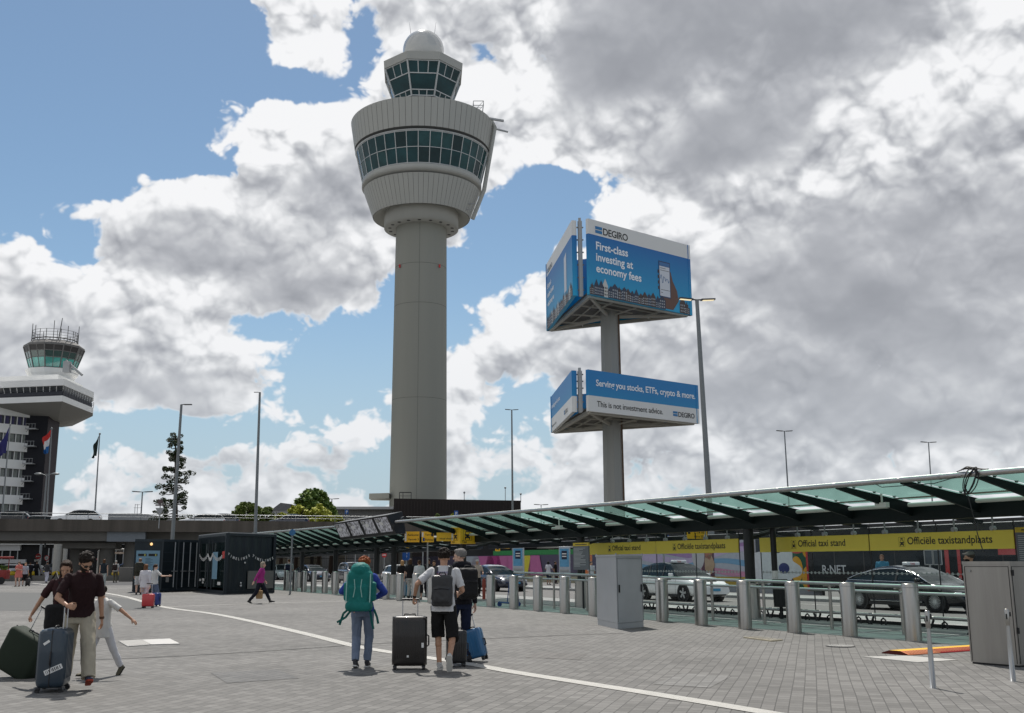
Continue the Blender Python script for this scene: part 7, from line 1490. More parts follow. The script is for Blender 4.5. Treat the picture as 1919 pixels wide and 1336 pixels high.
c = gp(1575, 1212); t = thing("manhole_grate", "round slotted steel grate in the paving", "grate", c); m = MB(); m.tube((0, 0, .002), (0, 0, .016), .27, n=28); m.build("ring", pm("grate_dark", (.06, .06, .06), .6), t); m = MB()
for k in range(12): x = -.22 + .04 * k; L_ = sqrt(.25 ** 2 - x * x) * .95; m.bar((x, -L_, .02), (x, L_, .02), .022, .008)
m.build("grate_bars", M_COVER, t)
# left background: concrete block, domes, planters, far kerb bench
p = gp(234, 1090); t = thing("concrete_block", "square grey concrete block near the dark container with poster", "concrete block", p); m = MB(); m.box((0, .5, at(234, 1063, p.y).z / 2), (23 / F * p.y, 1.1, at(234, 1063, p.y).z), bev=.04); m.build("block", M_CONC, t)
k = MB()
for px0, px1 in ((-200, 50), (56, 122), (196, 222)): a = gp(px0, 1088); b = gp(px1, 1088); k.box(((a.x + b.x) / 2, a.y, .24), (b.x - a.x, 1.3, .48), bev=.03)
structure(k.build("raised_kerb", M_CONC)); pr0 = None
for px, lb in ((22, "yellow dome marker left of the woman in the pink dress"), (60, "yellow dome marker between the grey shirted woman and dark figures"), (104, "yellow dome marker right of the person in white trousers"), (216, "yellow dome marker beside the concrete block")):
    a = gp(px, 1087.5)
    if pr0 is None: pr0 = thing("dome_marker", lb, "kerb marker", (a.x, a.y, .48), 0, "yellow dome markers on the raised kerb"); m = MB(); m.sph((0, 0, .15), .42, 16, sc=(1, .8, .62)); m.build("dome", pm("dome_yellow", (.60, .42, .02), .5, var=.08), pr0)
    else: dup(pr0, (a.x, a.y, .48), 0, lb)
p = gp(-6, 1095); t = thing("planter_cart", "red flower cart with plants at the left edge", "planter", p); m = MB(); m.box((0, 0, .75), (1.6, .8, .7), bev=.05); m.build("box", pm("cart_red", (.28, .03, .025), .5, var=.2), t)
for x in (-.5, .5): m = MB(); m.tube((x, -.45, .28), (x, -.38, .28), .28, n=18); m.build("wheel", M_BLACK, t)
m = MB(); rr = random.Random(3); leaves(m, (0, 0, 1.25), .55, 240, rr, .10, sc=(1.4, .7, .5)); m.build("plants", LG, t); m = MB(); m.box((0, 0, 2.05), (1.9, 1.0, .16), bev=.04)
for x in (-.8, .8): m.bar((x, 0, .9), (x, 0, 2), .05, .05)
m.build("awning", pm("cart_red", (.28, .03, .025), .5), t)
# mural wall beyond the road: flowers, stripes, dark panels
mw = thing("mural_wall", "long painted wall with pastel waves and bold flowers behind the taxis", "mural", LP(-20, -15.6)); W0 = -15.6
def MP(s, z, o=0.0): return LP(s, W0 + o, z)
sA, sB, sC, sD = on(1110, 1060, W0)[0], on(1418, 1060, W0)[0], on(1512, 1060, W0)[0], on(1537, 1060, W0)[0]
def mrect(m, s0, s1, z0, z1, mi, o): m.add([MP(s0, z0, o), MP(s1, z0, o), MP(s1, z1, o), MP(s0, z1, o)], [(0, 1, 2, 3)], mi)
m = MB(); q = [LP(sA, W0 - .02), LP(sD, W0 - .02), LP(sD, W0 - .2), LP(sA, W0 - .2)]; m.prism([(p.x, p.y) for p in q], .1, 3.1); m.build("wall", pm("mural_base", (.24, .25, .27), .6, var=.1), mw, world=True)
m = MB(); mrect(m, sA, sA + 5, .9, 3.0, 4, 0); mrect(m, sA + 5.01, on(1400, 1060, W0)[0], .9, 3.0, 0, 0)
n_ = 40; e0, e1 = sA + 3, on(1400, 1060, W0)[0]
for (z_, am, th, mi, ph, o) in ((2.35, .25, .34, 1, 0, .006), (1.95, .30, .42, 2, .9, .009), (1.45, .22, .36, 3, 2.0, .012), (1.15, .15, .26, 5, 3.4, .015), (2.75, .2, .22, 6, 1.2, .018)):
    vs = []
    for k in range(n_ + 1): f = k / n_; s_ = e0 + (e1 - e0) * f; zz = z_ + am * sin(f * 7 + ph); vs += [MP(s_, max(.92, zz - th * (.5 + .4 * sin(f * 4 + ph))), o), MP(s_, min(2.98, zz + th * .5), o)]
    m.add(vs, [(2 * k, 2 * k + 2, 2 * k + 3, 2 * k + 1) for k in range(n_)], mi)
m.build("painted_waves", [pm("m_paleblue", (.34, .36, .42), .6), pm("m_violet", (.28, .17, .34), .6), pm("m_lilac", (.40, .33, .48), .6), pm("m_blue", (.13, .27, .42), .6), pm("m_navy", (.05, .045, .09), .6), pm("m_rose", (.42, .20, .30), .6), pm("m_yellow", (.50, .42, .10), .6)], mw, world=True)
m = MB(); mrect(m, sA, sD, .45, .895, 0, .0); m.build("yellow_base_band", pm("m_ochre", (.36, .25, .05), .7, var=.25, scale=.8), mw, world=True)
m = MB(); s_ = on(1337, 1060, W0)[0]; mrect(m, s_ - 1.0, s_ + .1, .9, 2.9, 0, .022)
for k in range(14): a = k * .45; m.shape([(0, 0)], MP(0, 0), LD, (0, 0, 1)) if False else None
def oval(m, s_, z_, rs_, rz_, mi, o, n=24, wob=0.0, ph=0.0): m.add([MP(s_ + rs_ * (1 + wob * cos(5 * (2 * pi * k / n) + ph)) * cos(2 * pi * k / n), max(.46, z_ + rz_ * (1 + wob * cos(5 * (2 * pi * k / n) + ph)) * sin(2 * pi * k / n)), o) for k in range(n)], [list(range(n))], mi)
oval(m, s_ - 1.25, 2.05, .55, .8, 1, .026); oval(m, s_ - .35, 2.2, .32, .40, 2, .030, wob=.1); oval(m, s_ - .3, 1.55, .42, .5, 3, .030, wob=.08); m.build("painted_figures", [pm("m_maroon", (.09, .04, .06), .6), pm("m_silver", (.38, .38, .40), .6, var=.1), pm("m_brick", (.30, .12, .08), .6), pm("m_tan", (.34, .24, .16), .6)], mw, world=True)
m = MB(); s1_, s2_ = on(1430, 1060, W0)[0], on(1486, 1060, W0)[0]; mrect(m, sB, s2_, .46, 3.0, 0, .004); mrect(m, s2_, sC + .25, .46, 3.0, 1, .004); mrect(m, on(1446, 1060, W0)[0] - .25, on(1446, 1060, W0)[0] + .3, 1.3, 3.0, 4, .008); mrect(m, s1_ + 1.6, s1_ + 2.7, 2.2, 3.0, 5, .008)
oval(m, s1_ + .1, 1.45, 1.0, .85, 2, .012, wob=.12); cs = on(1466, 1066, W0)[0]; oval(m, cs, 1.35, 1.15, .95, 2, .016, n=60, wob=.22, ph=.6); oval(m, cs + .15, 1.35, .38, .26, 3, .020)
oval(m, on(1495, 1060, W0)[0], 2.6, .75, .55, 6, .012)
for px, z_, a_, b_ in ((1493, 1.30, .42, .62), (1514, .85, .42, .60), (1513, 2.35, .3, .5)): oval(m, on(px, 1060, W0)[0], z_, a_, b_, 4, .014)
mrect(m, sC + .12, sC + .26, .46, 3.0, 7, .02); m.build("painted_flowers", [pm("f_dark", (.04, .05, .06), .6), pm("f_green", (.02, .08, .05), .6), pm("f_white", (.46, .50, .52), .6, var=.12), pm("f_navy", (.02, .03, .12), .6), pm("f_amber", (.50, .27, .03), .6, var=.1), pm("f_sky", (.17, .36, .55), .6), pm("f_coral", (.42, .08, .07), .6), pm("f_red", (.45, .03, .02), .5)], mw, world=True)
# bus behind the black taxi
s0, s1 = sC + .4, sC + 13.2; bw = -15.2; bt = thing("bus", "black and red city bus behind the black taxi with pale R NET letters", "bus", LP((s0 + s1) / 2, bw - 1.2)); M_BUS = pm("bus_black", (.006, .006, .008), .58, var=.1); M_BUSR = pm("bus_red", (.33, .015, .015), .3, coat=.6, var=.05)
def bslab(m, a, b, w0, w1, z0, z1, mi=0): q = [LP(a, w0), LP(b, w0), LP(b, w1), LP(a, w1)]; m.prism([(p.x, p.y) for p in q], z0, z1, mi)
m = MB(); bslab(m, s0, s1, bw, bw - 2.5, .32, 3.0); m.build("body", M_BUS, bt, world=True); m = MB(); bslab(m, s0 + .4, s1 - 1.5, bw + .006, bw + .001, 1.25, 2.75); w_ = m.build("side_window", pm("bus_glass", (.012, .016, .020), .12, var=.5, scale=1.2, ior=1.25), bt, world=True)
m = MB()
for k in range(6): s_ = s0 + 1.8 + k * 1.75; bslab(m, s_, s_ + .06, bw + .012, bw + .004, 1.25, 2.75)
m.build("window_pillar", M_INK, w_, world=True); m = MB(); bslab(m, s0, s0 + .12, bw + .01, bw - 2.5, .3, 3.0); bslab(m, s1 - 4.9, s1 - 4.7, bw + .014, bw, .3, 2.9); bslab(m, s1 - 4.3, s1 - 4.15, bw + .014, bw, .3, 2.9); bslab(m, s1 - 2.4, s1, bw + .02, bw - 2.4, 1.9, 2.9); m.build("red_panel", M_BUSR, bt, world=True)
m = MB(); m.text("R·NET", .55, LP(s0 + 1.0, bw, 1.12), LD, (0, 0, 1), bold=.01, off=.02); m.build("lettering", pm("bus_letter", (.40, .42, .45), .4), bt, world=True)
for s_ in (s0 + 2.4, s1 - 3.2): m = MB(); c = LP(s_, bw + .02, .48); m.tube(c, c - LN * .3, .48, n=24); m.build("wheel", pm("tyre_rubber", (.015, .015, .016), .8), bt, world=True)
for px in (1741, 1758): 
    s_ = on(px, 1045, -11.8)[0]; c = LP(s_, -11.8); t = thing("standing_sign", "left of two grey framed boards standing on the island before the bus" if px == 1741 else "right of two grey framed boards standing on the island before the bus", "sign", c); m = MB(); z0, z1 = at(px, 1058, c.y).z, at(px, 1031, c.y).z; m.add([LP(s_ - .17, -11.78, z0), LP(s_ + .17, -11.78, z0), LP(s_ + .17, -11.78, z1), LP(s_ - .17, -11.78, z1)], [(0, 1, 2, 3)]); m.build("panel", pm("panel_slate", (.055, .07, .085), .4), t, world=True); m = MB()
    for a, b in (((-.18, z0), (.18, z0)), ((-.18, z1), (.18, z1)), ((-.18, z0), (-.18, z1)), ((.18, z0), (.18, z1))): m.bar(LP(s_ + a[0], -11.77, a[1]), LP(s_ + b[0], -11.77, b[1]), .03, .03)
    m.bar(LP(s_, -11.82, .13), LP(s_, -11.82, z0), .05, .05); m.build("frame", M_GALV, t, world=True)
# ---------------------------------------------------------------- cars
P_WHITE = pm("paint_white", (.80, .81, .81), .25, var=.02, coat=1); P_BLACK = pm("paint_black", (.006, .007, .010), .25, var=.05, coat=.6); P_NAVY = pm("paint_navy", (.03, .035, .055), .22, .3, var=.05, coat=1); P_SILV = pm("paint_silver", (.34, .35, .37), .3, .5, var=.05, coat=1); P_GREY = pm("paint_grey", (.10, .105, .12), .25, .4, var=.05, coat=1); P_TEAL = pm("paint_pale_teal", (.34, .42, .41), .3, var=.05, coat=1)
PL_B = (.06, .30, .50)
make_car("white electric taxi with a roof sign waiting behind the rails", LP(-13.35, -7.45), LANG, "cross", P_WHITE, taxi="white", plate=PL_B, roofdark=True, cat="taxi", nm="taxi", rim="five")
make_car("black executive taxi with chrome arches at the right behind the rails", LP(-1.65, -8.5), LANG, "sedan", P_BLACK, taxi="black", plate=PL_B, rim="many", chrome=True, cat="taxi", nm="taxi")
def lane(px, w=-7.9): s_, _ = on(px, 1060, w); return LP(s_, w)
make_car("dark saloon with large grille beyond the grey haired man", lane(925, -7.6), LANG + R(3), "sedan", P_NAVY, plate=PL_B, rim="ten", cat="taxi", nm="taxi")
make_car("white car mostly hidden behind the group of travellers", lane(752, -8.2), LANG, "hatch", P_WHITE)
make_car("grey people carrier behind the hiker", lane(663, -8.4), LANG, "suv", P_GREY, rim="ten")
make_car("dark blue saloon facing the camera left of the hiker", lane(585, -8.0), LANG + R(4), "sedan", P_NAVY, rim="ten", plate=PL_B)
make_car("pale teal car partly hidden by the backpacked man near the container", lane(528, -8.2), LANG, "hatch", P_TEAL)
oa = atan2(OD.y, OD.x)
def ovp(px, w, e_=None): p = at(px, 965, OA.y); r_ = ray(px, 965); k_ = OA + ON * w; t_ = (k_.x * OD.y - k_.y * OD.x) / (r_.x * OD.y - r_.y * OD.x); return Vector((r_.x * t_, r_.y * t_, OH - .60))
make_car("white off roader driving left on the flyover near the flagpoles", ovp(144, 3), oa + pi, "suv", P_WHITE); make_car("dark car at the far left end of the flyover", ovp(14, 3), oa + pi, "hatch", P_BLACK); make_car("pale low car on the flyover behind the red white and blue flag", ovp(62, 3.2), oa + pi, "estate", P_SILV).location.z -= .42
make_car("white estate car on the flyover right of the conifer", ovp(377, 3), oa + pi, "estate", P_WHITE).location.z -= .08; make_car("dark off roader following the white estate on the flyover", ovp(408, 6.5), oa + pi, "suv", P_GREY).location.z -= .1; make_car("dark blue car on the flyover between the two leafy trees", ovp(541, 3), oa + pi, "hatch", P_NAVY).location.z -= .05
make_car("dark van parked under the flyover at the far left", gp(100, 1078), R(185), "suv", P_NAVY, nm="van", cat="van"); make_car("blue car behind the grey concrete block", gp(231, 1079), R(200), "suv", pm("paint_blue", (.03, .06, .16), .3, coat=1)); make_car("grey car under the flyover behind the grey shirted woman", gp(52, 1080), R(175), "hatch", P_GREY); make_car("silver car in the shade under the flyover", gp(12, 1079), R(180), "estate", P_SILV)
# ---------------------------------------------------------------- people and what they carry
def TW(pr, p): return Matrix.Translation(pr.location) @ pr.rotation_euler.to_matrix().to_4x4() @ Vector(p)
def rucksack(pr, inf, label, col, w=.30, h=.46, d=.18, zc=1.20, y=-.235, rough=.6, big=False, near=False, straps=True):
    s = inf["s"]; t = thing("backpack", label, "backpack", pr.location, pr.rotation_euler.z); m = pm("bag_%02x%02x%02x" % tuple(int(c * 255) for c in col), col, rough, var=.15, scale=8, bump=.15, bscale=120); dk = pm("strap_dark", (.02, .02, .022), .6)
    c = inf["tl"](zc) ; c = Vector((0, c.y + (y - (d - .18) / 2) * s, c.z)); vx = .010 if near else .02
    q = MB(); q.box(tuple(c), (w * s, d * s, h * s), bev=min(w, d) * .30 * s); q.box((c.x, c.y - d * .42 * s, c.z - h * .14 * s), (w * .80 * s, d * .55 * s, h * .50 * s), bev=.04 * s)
    if big:
        q.sph((0, c.y - .0, c.z + h * .50 * s), .165 * s, 16, sc=(1.0, 1.0, .78)); q.box((0, c.y - .06 * s, c.z - h * .44 * s), (w * 1.05 * s, d * 1.1 * s, h * .26 * s), bev=.06 * s)
        for sg in (-1, 1): q.box((sg * w * .52 * s, c.y - .0, c.z - h * .06 * s), (.10 * s, .17 * s, h * .5 * s), bev=.04 * s)
    soft(q, "bag", m, t, vx, 2, fold=.007 if near else .0, fscale=14)
    q = MB(); fy = c.y - d * .72 * s
    if big:
        for sg in (-1, 1):
            q.path([(sg * .06 * s, fy - .02, c.z + .16 * s), (sg * .045 * s, fy - .03, c.z + .02), (sg * .07 * s, fy - .035, c.z - .12 * s)], .006)
            q.path([(sg * .19 * s, c.y - .15 * s, c.z + h * .4 * s), (sg * .19 * s, c.y - .2 * s, c.z - .2 * s)], .009)
        q.build("cord", pm("cord_pale", (.30, .50, .45), .6), t); q = MB()
        for pts in ([(-.17, -.30, .93), (-.26, -.28, .86), (-.32, -.27, .68)], [(-.14, -.32, .90), (-.22, -.30, .80), (-.36, -.28, .72)], [(.17, -.30, .92), (.20, -.30, .75), (.23, -.29, .62)], [(.23, -.26, .92), (.28, -.26, .80), (.30, -.26, .70)]):
            for a_, b_ in zip(pts, pts[1:]): q.bar(Vector(a_) * s, Vector(b_) * s, .035 * s, .008, up=(0, 1, 0))
        q.build("hanging_strap", pm("strap_teal", (.008, .10, .09), .7), t)
    else:
        q.path([(-w * .36 * s, fy, c.z + .02 * s), (0, fy - .012, c.z + .035 * s), (w * .36 * s, fy, c.z + .02 * s)], .006); q.path([(-.05 * s, c.y, c.z + h * .5 * s), (-.04 * s, c.y, c.z + h * .57 * s), (.04 * s, c.y, c.z + h * .57 * s), (.05 * s, c.y, c.z + h * .5 * s)], .010); q.build("zip", dk, t)
    if straps:
        for sg in (-1, 1):
            q = MB(); p1 = Vector((sg * .09 * s, c.y + d * .4 * s, c.z + h * .36 * s)); tp = inf["tl"](1.46); p2 = Vector((sg * .105 * s, tp.y - .07 * s, tp.z + .015 * s)); p3 = Vector((sg * .115 * s, tp.y + .05 * s, tp.z + .0 * s)); p4 = Vector((sg * .13 * s, tp.y + .125 * s, tp.z - .13 * s)); p5 = Vector((sg * .17 * s, .07 * s, c.z - h * .3 * s))
            for a_, b_ in ((p1, p2), (p2, p3), (p3, p4), (p4, p5)): q.bar(a_, b_, .055 * s, .018 * s, up=(0, 0, 1) if abs((b_ - a_).z) < .06 else (0, 1, 0))
            q.build("shoulder_strap", m, t)
    return t
BRN = (.045, .022, .014); BLK = (.015, .014, .013)
# left foreground group
manA, iA = person("bearded man in a dark maroon polo shirt and beige trousers with sunglasses, looking down", gp(140, 1288), R(206), 1.74, .99, skin="tan", top=((.026, .012, .013), "short"), bottom=((.40, .36, .28), "loose"), hair=((.02, .014, .011), "curly"), shoes=(.035, .04, .07), sole=(.32, .05, .03),
    feet=((-.12, .40, 0), (.11, -.34, 0)), lift=(.02, .05), toe=(-.35, .45), wrists=((-.27, .05, .84), (.20, .46, 1.04)), poles=((-.6, -1, 0), (.9, -.8, -.2)), lean=.36, head=(-.35, .60), fine=True, beard=(.02, .014, .011), glasses=True, curls=(.7, 1.5), palm=[None, (-1, 0, -.2, 0, .3, 1, -.6, .6, -.1)])
w = MB(); c_ = iA['tl'](1.485); w.path([(.082 * cos(k * pi / 9), c_.y + .075 * sin(k * pi / 9) - .005, c_.z + .012 - .03 * max(0, sin(k * pi / 9))) for k in range(19)], .017, 8); w.build('collar', pm('cloth_080304', (.035, .014, .016), .85), manA)
w = MB(); a, e = iA["arms"][0][2], iA["arms"][0][1]; dd = (e - a).normalized(); w.tube(a + dd * .0, a + dd * .03, .032); w.build("bracelet", pm("bracelet_brown", (.10, .05, .03), .6), manA)
manB, iB = person("woman in dark maroon tee shirt behind the bearded man, pulling the green suitcase", gp(108, 1280), R(200), 1.62, .95, True, skin="tan", top=((.04, .017, .019), "short"), bottom=((.03, .03, .035), "trousers"), hair=((.03, .016, .010), "long"), shoes=(.08, .13, .19),
    feet=((-.10, .12, 0), (.10, -.12, 0)), wrists=((-.2, .1, .9), (.44, -.12, .93)), poles=((-.5, -1, 0), (.4, -1, .3)), lean=.20, head=(.1, .3), fine=True, curls=(.5, 1.4))
b_ = MB(); b_.box((.10, .22, .86), (.24, .14, .34), bev=.05); hb_ = thing("shoulder_bag", "black soft shoulder bag between the bearded man and the green suitcase", "bag", manB.location, manB.rotation_euler.z); soft(b_, "bag", pm("bag_black", (.012, .012, .013), .6, var=.2), hb_, .012, 2, .008); q = MB(); q.path([(.04, .22, 1.0), (.05, .2, 1.25), (.12, .05, 1.44), (.2, -.1, 1.3)], .012); q.build("strap", pm("bag_black", (.012, .012, .013), .6), hb_)
manC, iC = person("child in white shirt and white trousers with one arm stretched out behind", gp(186, 1268), R(158), 1.26, 1.02, skin="tan", top=((.62, .61, .58), "short"), bottom=((.60, .60, .62), "trousers"), hair=((.02, .014, .011), "short"), shoes=(.10, .09, .06),
    feet=((-.16, -.42, 0), (.12, .30, 0)), lift=(.05, .0), toe=(.75, -.1), wrists=((-.62, -.12, 1.08), (.24, .22, 1.0)), poles=((-.3, -1, .2), (.5, -1, 0)), lean=.10, head=(.5, .25), fine=True, curls=(.35, .8), waist=.74)
suitcase("slate blue upright hard suitcase with paper luggage tags beside the bearded man", gp(98, 1295), R(-80), .48, .34, .76, (.030, .048, .068), handle=.27, ribs=5, rough=.42, stickers=[(.04, -.28, .22, .06, .42, True), (-.06, -.60, .08, .03, .6, False)])
suitcase("big dark green soft suitcase tipped on its wheels at the left edge", gp(22, 1270), R(-10), .60, .34, .66, (.022, .032, .022), tilt=R(26), tilt_axis='Y', handle=.34, ribs=0, soft_=True, rough=.75, two=True)
# centre group
wD, iD = person("red haired hiker in a blue jacket and grey blue jeans seen from behind", gp(677, 1251), R(-3), 1.66, 1.02, True, skin="fair", top=((.035, .065, .30), "long"), bottom=((.16, .20, .28), "trousers"), hair=((.24, .065, .02), "curly"), shoes=(.04, .04, .045), sole=(.6, .6, .58),
    feet=((-.075, -.13, 0), (.075, .10, 0)), lift=(.02, 0), toe=(.25, 0), wrists=((-.16, .20, 1.10), (.16, .22, 1.08)), poles=((-1, -.25, -.3), (1, -.3, -.4)), lean=.10, head=(.0, .25), fine=True)
rucksack(wD, iD, "large teal hiking rucksack with dangling straps on the red haired hiker", (.010, .155, .14), w=.40, h=.60, d=.27, zc=1.24, y=-.26, big=True, near=True)
mE, iE = person("dark haired man in white tee shirt and black shorts with one foot lifted behind", gp(830, 1256), R(-4), 1.78, 1.0, skin="tan", top=((.60, .60, .61), "short"), bottom=((.012, .012, .013), "shorts"), hair=((.018, .013, .010), "curly"), shoes=(.45, .45, .44), sole=(.55, .54, .50),
    feet=((-.06, .06, 0), (.13, -.32, 0)), lift=(0, .13), toe=(0, 1.15), wrists=((-.44, .03, 1.03), (.20, .24, 1.08)), poles=((-.5, -1, .1), (.5, -1, -.2)), lean=.03, head=(-.15, .1), fine=True, curls=(1.5, .8), waist=.84)
q = MB(); a, e = iE["arms"][0][2], iE["arms"][0][1]; dd = (e - a).normalized(); q.tube(a + dd * .02, a + dd * .05, .031); q.build("watch", M_BLACK, mE)
q = MB(); c = iE["tl"](1.36)
for k, (t_, w_, cl) in enumerate((("WALKING", .16, 0), ("TALL · 25", .15, 1), ("explore", .15, 2))): q.text(t_, .036, (-.085, c.y - .142 - .002 * k, c.z + .035 - .035 * k), (1, 0, 0), (0, 0, 1), bold=.02, mi=cl)
q.build("shirt_print", [pm("print_purple", (.10, .05, .22), .6), pm("print_rose", (.45, .10, .22), .6), pm("print_teal", (.10, .25, .35), .6)], mE)
rucksack(mE, iE, "dark grey leather backpack with front pocket on the man in white", (.030, .031, .034), w=.31, h=.45, d=.15, zc=1.14, y=-.20, near=True, rough=.38)
mF, iF = person("grey haired man in a black hooded jacket and dark jeans looking left", gp(863, 1240), R(24), 1.81, 1.02, skin="fair", top=((.012, .012, .016), "long"), bottom=((.012, .018, .042), "trousers"), hair=((.20, .19, .18), "short"), shoes=(.03, .03, .035),
    feet=((-.10, .15, 0), (.10, -.10, 0)), toe=(0, .2), wrists=((-.26, -.02, .86), (.27, .05, .86)), lean=.02, head=(-.85, .1), fine=True)
q = MB(); c = iF["tl"](1.47); q.box((0, c.y - .05, c.z - .0), (.30, .20, .15), bev=.06); soft(q, "hood", pm("cloth_030304", (.012, .012, .016), .8), mF, .012, 3, .008)
rucksack(mF, iF, "black rounded backpack on the grey haired man", (.012, .012, .013), w=.32, h=.48, d=.22, zc=1.20, y=-.25, near=True)
suitcase("large ribbed black suitcase held by the man in the white tee shirt", gp(767, 1254), R(2), .52, .31, .78, (.020, .017, .016), handle=.24, ribs=15, rough=.4, stickers=[(.20, .36, .035, .07, 0, False), (-.02, .20, .03, .03, 0, False)])
suitcase("small black cabin suitcase between the white shirted man and the blue case", gp(855, 1249), R(8), .31, .22, .55, (.016, .016, .017), handle=0, ribs=7, rough=.45)
suitcase("blue hard suitcase tipped back behind the grey haired man's legs", gp(894, 1240), R(-16), .38, .24, .52, (.03, .13, .28), tilt=R(-15), tilt_axis='Y', handle=.22, ribs=3, rough=.35)
# middle distance
mG, iG = person("grey haired woman in a magenta jacket and navy trousers striding right", gp(486, 1131), R(-88), 1.70, 1.08, True, skin="fair", top=((.34, .035, .20), "long"), bottom=((.012, .013, .022), "trousers"), hair=((.30, .25, .19), "bob"), feet=((-.08, .44, 0), (.08, -.40, 0)), lift=(0, .04), toe=(-.15, .5), wrists=((-.24, .15, .90), (.22, -.22, .88)), lean=.12, hips=.05)
q = MB(); q.box((0, 0, .16), (.26, .13, .32), bev=.02); q.box((0, .04, .36), (.12, .02, .1), bev=.01); soft(q, "bag", pm("paper_bag", (.38, .24, .12), .7, var=.15), thing("paper_bag", "brown paper carrier bag between the magenta clad woman's legs", "bag", (gp(484, 1131).x, gp(484, 1131).y + .15, .18)), .016, 1, .006)
mH, iH = person("brown haired woman in white jacket and white trousers pulling the coral red suitcase", gp(269, 1139), R(-4), 1.56, 1.05, True, skin="fair", top=((.62, .60, .63), "long"), bottom=((.52, .46, .50), "slim"), hair=((.16, .075, .035), "bob"), shoes=(.16, .10, .07), feet=((-.06, .1, 0), (.06, -.15, 0)), wrists=((-.22, .1, .9), (.27, -.12, .80)), waist=.80)
suitcase("coral red cabin suitcase behind the woman in white", gp(277, 1139.5), R(4), .42, .25, .50, (.56, .05, .055), handle=.36, ribs=0, hmat=M_WHT)
mI, iI = person("young woman in white tee shirt and denim shorts stretching one arm to the right", gp(287, 1134.5), R(-38), 1.56, .95, True, skin="fair", top=((.55, .55, .54), "short"), bottom=((.10, .13, .20), "shorts"), hair=((.05, .028, .018), "pony"), shoes=(.3, .3, .3), wrists=((-.2, .1, .9), (.52, .30, 1.24)), poles=((-.5, -1, 0), (.3, -.5, -1)))
suitcase("royal blue cabin suitcase right of the coral red one", gp(293, 1136.5), R(-25), .26, .24, .50, (.012, .035, .19), handle=0, ribs=2)
mJ, iJ = person("tall man in an olive jacket beside the blue poster", gp(259, 1114), R(12), 1.86, 1.1, skin="fair", top=((.045, .042, .032), "long"), bottom=((.50, .50, .50), "shorts"), hair=((.20, .12, .08), "short"), shoes=(.05, .04, .04)); rucksack(mJ, iJ, "olive backpack on the tall man by the blue poster", (.035, .035, .026), w=.36, h=.5, zc=1.3)
person("man in a dark navy sleeveless vest and pale grey trousers walking away", gp(192, 1102), R(10), 1.88, 1.08, skin="fair", top=((.020, .028, .036), "vest"), bottom=((.32, .35, .34), "trousers"), hair=((.10, .05, .025), "bob"), feet=((-.12, .25, 0), (.14, -.30, 0)), toe=(0, .6))
mL, iL = person("man in white shirt and khaki trousers with a dark backpack", gp(215, 1092), R(0), 1.86, 1.0, skin="fair", top=((.55, .55, .52), "short"), bottom=((.11, .10, .07), "trousers"), hair=((.45, .43, .40), "short")); rucksack(mL, iL, "dark brown backpack on the man in khaki trousers", (.03, .018, .016), w=.38, h=.45)
person("woman in a coral pink dress reading something in her hands", gp(33, 1099), R(180), 1.76, 1.12, True, skin="fair", top=((.56, .17, .14), "dress"), bottom=((.3, .1, .1), "none"), hair=((.10, .08, .06), "short"), shoes=(.25, .14, .10), wrists=((-.10, .27, 1.18), (.10, .27, 1.18)), head=(0, .5), feet=((-.13, .05, 0), (.13, 0, 0)))
person("grey shirted woman with black shorts beside the woman in pink", gp(45, 1098.5), R(-150), 1.66, 1.0, True, skin="fair", top=((.36, .39, .44), "short"), bottom=((.015, .014, .015), "shorts"), hair=((.22, .13, .06), "bob"), shoes=(.02, .02, .02))
suitcase("small black suitcase beside the grey shirted woman", gp(51.5, 1098.5), R(8), .30, .24, .56, (.014, .014, .016), handle=.0, ribs=2)
person("left of two dark clad people standing by the raised kerb", gp(67, 1087.8) + Vector((0, -1.5, 0)), R(20), 1.74, 1.05, skin="brown", top=((.014, .014, .017), "long"), bottom=((.012, .012, .014), "trousers"), hair=((.06, .03, .02), "short"))
person("right of two dark clad people standing by the raised kerb", gp(74.5, 1087.8) + Vector((0, -1.0, 0)), R(-20), 1.84, 1.1, skin="brown", top=((.012, .012, .013), "long"), bottom=((.012, .012, .014), "trousers"), hair=(BLK, "short"), wrists=((-.3, .2, 1.1), (.35, .1, .9)))
person("person in a dark grey top and white trousers walking away at the far left", gp(86, 1092), R(-10), 1.78, 1.0, True, skin="tan", top=((.045, .045, .048), "long"), bottom=((.55, .55, .62), "loose"), hair=((.04, .03, .028), "short"), feet=((-.1, .15, 0), (.1, -.15, 0)), wrists=((-.3, .2, 1.1), (.3, .0, .86)))
mQ, iQ = person("man in white tee shirt and grey shorts walking beyond the far bollards", gp(540, 1105), R(8), 1.86, 1.0, skin="fair", top=((.50, .53, .53), "short"), bottom=((.15, .16, .18), "shorts"), hair=((.10, .045, .02), "short"), shoes=(.5, .5, .5), feet=((-.1, .15, 0), (.1, -.2, 0))); rucksack(mQ, iQ, "navy backpack on the man beyond the far bollards", (.012, .018, .045), w=.40, h=.5)
person("blond woman in a black tee shirt and pale blue jeans behind the bollards", gp(753, 1120), R(4), 1.74, 1.0, True, skin="fair", top=((.013, .013, .014), "short"), bottom=((.26, .32, .38), "trousers"), hair=((.40, .24, .11), "bob"), shoes=(.02, .02, .02))
person("woman with long dark hair and pale trousers right of the blond woman", gp(768, 1121), R(-25), 1.80, 1.0, True, skin="fair", top=((.014, .013, .014), "short"), bottom=((.38, .38, .36), "trousers"), hair=((.07, .04, .025), "long"), wrists=((-.33, .05, .9), (.22, .2, .95)))
person("woman in a white top and long black skirt with a strap across her back", gp(785, 1124), R(8), 1.74, 1.08, True, skin="fair", top=((.52, .53, .54), "short"), bottom=((.016, .014, .014), "skirt"), hair=((.07, .035, .02), "bun"), shoes=(.02, .02, .02))
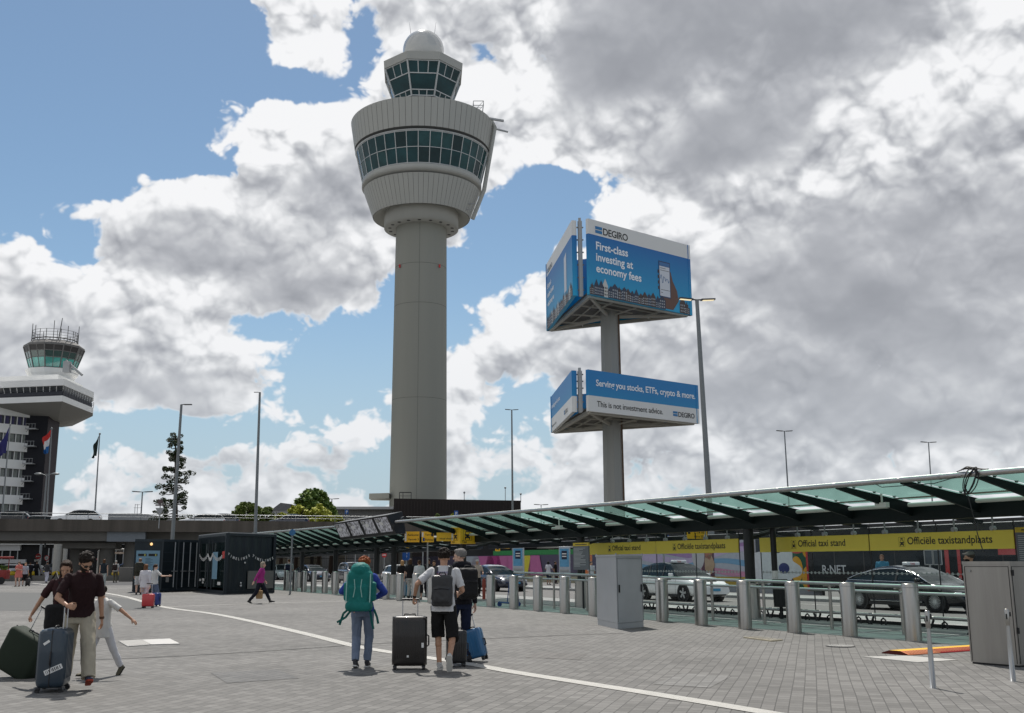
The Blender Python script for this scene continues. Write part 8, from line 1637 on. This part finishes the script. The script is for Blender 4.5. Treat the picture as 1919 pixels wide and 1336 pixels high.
person("dark haired man in a black tee shirt left of the white shirted man's head", gp(803, 1119), R(150), 1.82, 1.0, skin="brown", top=((.013, .013, .014), "short"), bottom=((.02, .02, .025), "trousers"), hair=(BLK, "short"))
person("person in a charcoal top just behind the white shirted man's shoulder", gp(813, 1120), R(175), 1.72, 1.05, skin="tan", top=((.05, .05, .052), "short"), bottom=((.03, .03, .03), "trousers"), hair=(BRN, "short"))
suitcase("teal blue suitcase behind the bollards near the blond woman", gp(763, 1119), R(10), .34, .25, .58, (.02, .16, .27), handle=.2, ribs=3)
person("man with white cap carrying a black coat before the dark saloon", gp(894, 1117), R(200), 1.78, 1.0, skin="tan", top=((.42, .36, .30), "short"), bottom=((.014, .014, .015), "trousers"), hair=((.35, .33, .30), "short"), cap_col=(.55, .54, .52), wrists=((-.2, .3, 1.08), (.2, .3, 1.05)))
person("woman in a white tee shirt and navy shorts crossing beyond the rails", gp(1028, 1096), R(-30), 1.78, 1.0, True, skin="brown", top=((.50, .50, .54), "short"), bottom=((.02, .025, .05), "shorts"), hair=(BLK, "bob"), wrists=((-.2, .3, 1.1), (.35, .25, 1.0)))
person("dark clad person right of the woman crossing beyond the rails", gp(1041, 1094), R(-120), 1.78, .95, skin="brown", top=((.016, .014, .014), "short"), bottom=((.05, .02, .03), "trousers"), hair=(BLK, "short"))
person("person in white and dark clothes half hidden by the grey utility cabinet", gp(1109, 1106), R(-160), 1.72, 1.0, skin="tan", top=((.50, .52, .55), "short"), bottom=((.02, .03, .02), "trousers"), hair=(BLK, "short"))
c = LP(on(1653, 1050, -12.6)[0], -12.6, .13); person("man in a blue shirt standing on the island behind the black taxi", c, R(150), 1.80, 1.05, skin="brown", top=((.03, .15, .24), "short"), bottom=((.02, .02, .025), "trousers"), hair=((.12, .06, .03), "short"))
c = LP(on(1819, 1050, .3)[0], .3, 0); person("man in a grey cap and blue jacket behind the stainless cabinet", c, R(60), 1.84, 1.05, skin="tan", top=((.04, .07, .12), "long"), bottom=((.02, .02, .025), "trousers"), hair=((.06, .05, .04), "short"), cap_col=(.14, .14, .13), beard=(.03, .025, .02))
# ---------------------------------------------------------------- tidy
bpy.data.scenes.remove(WORK)
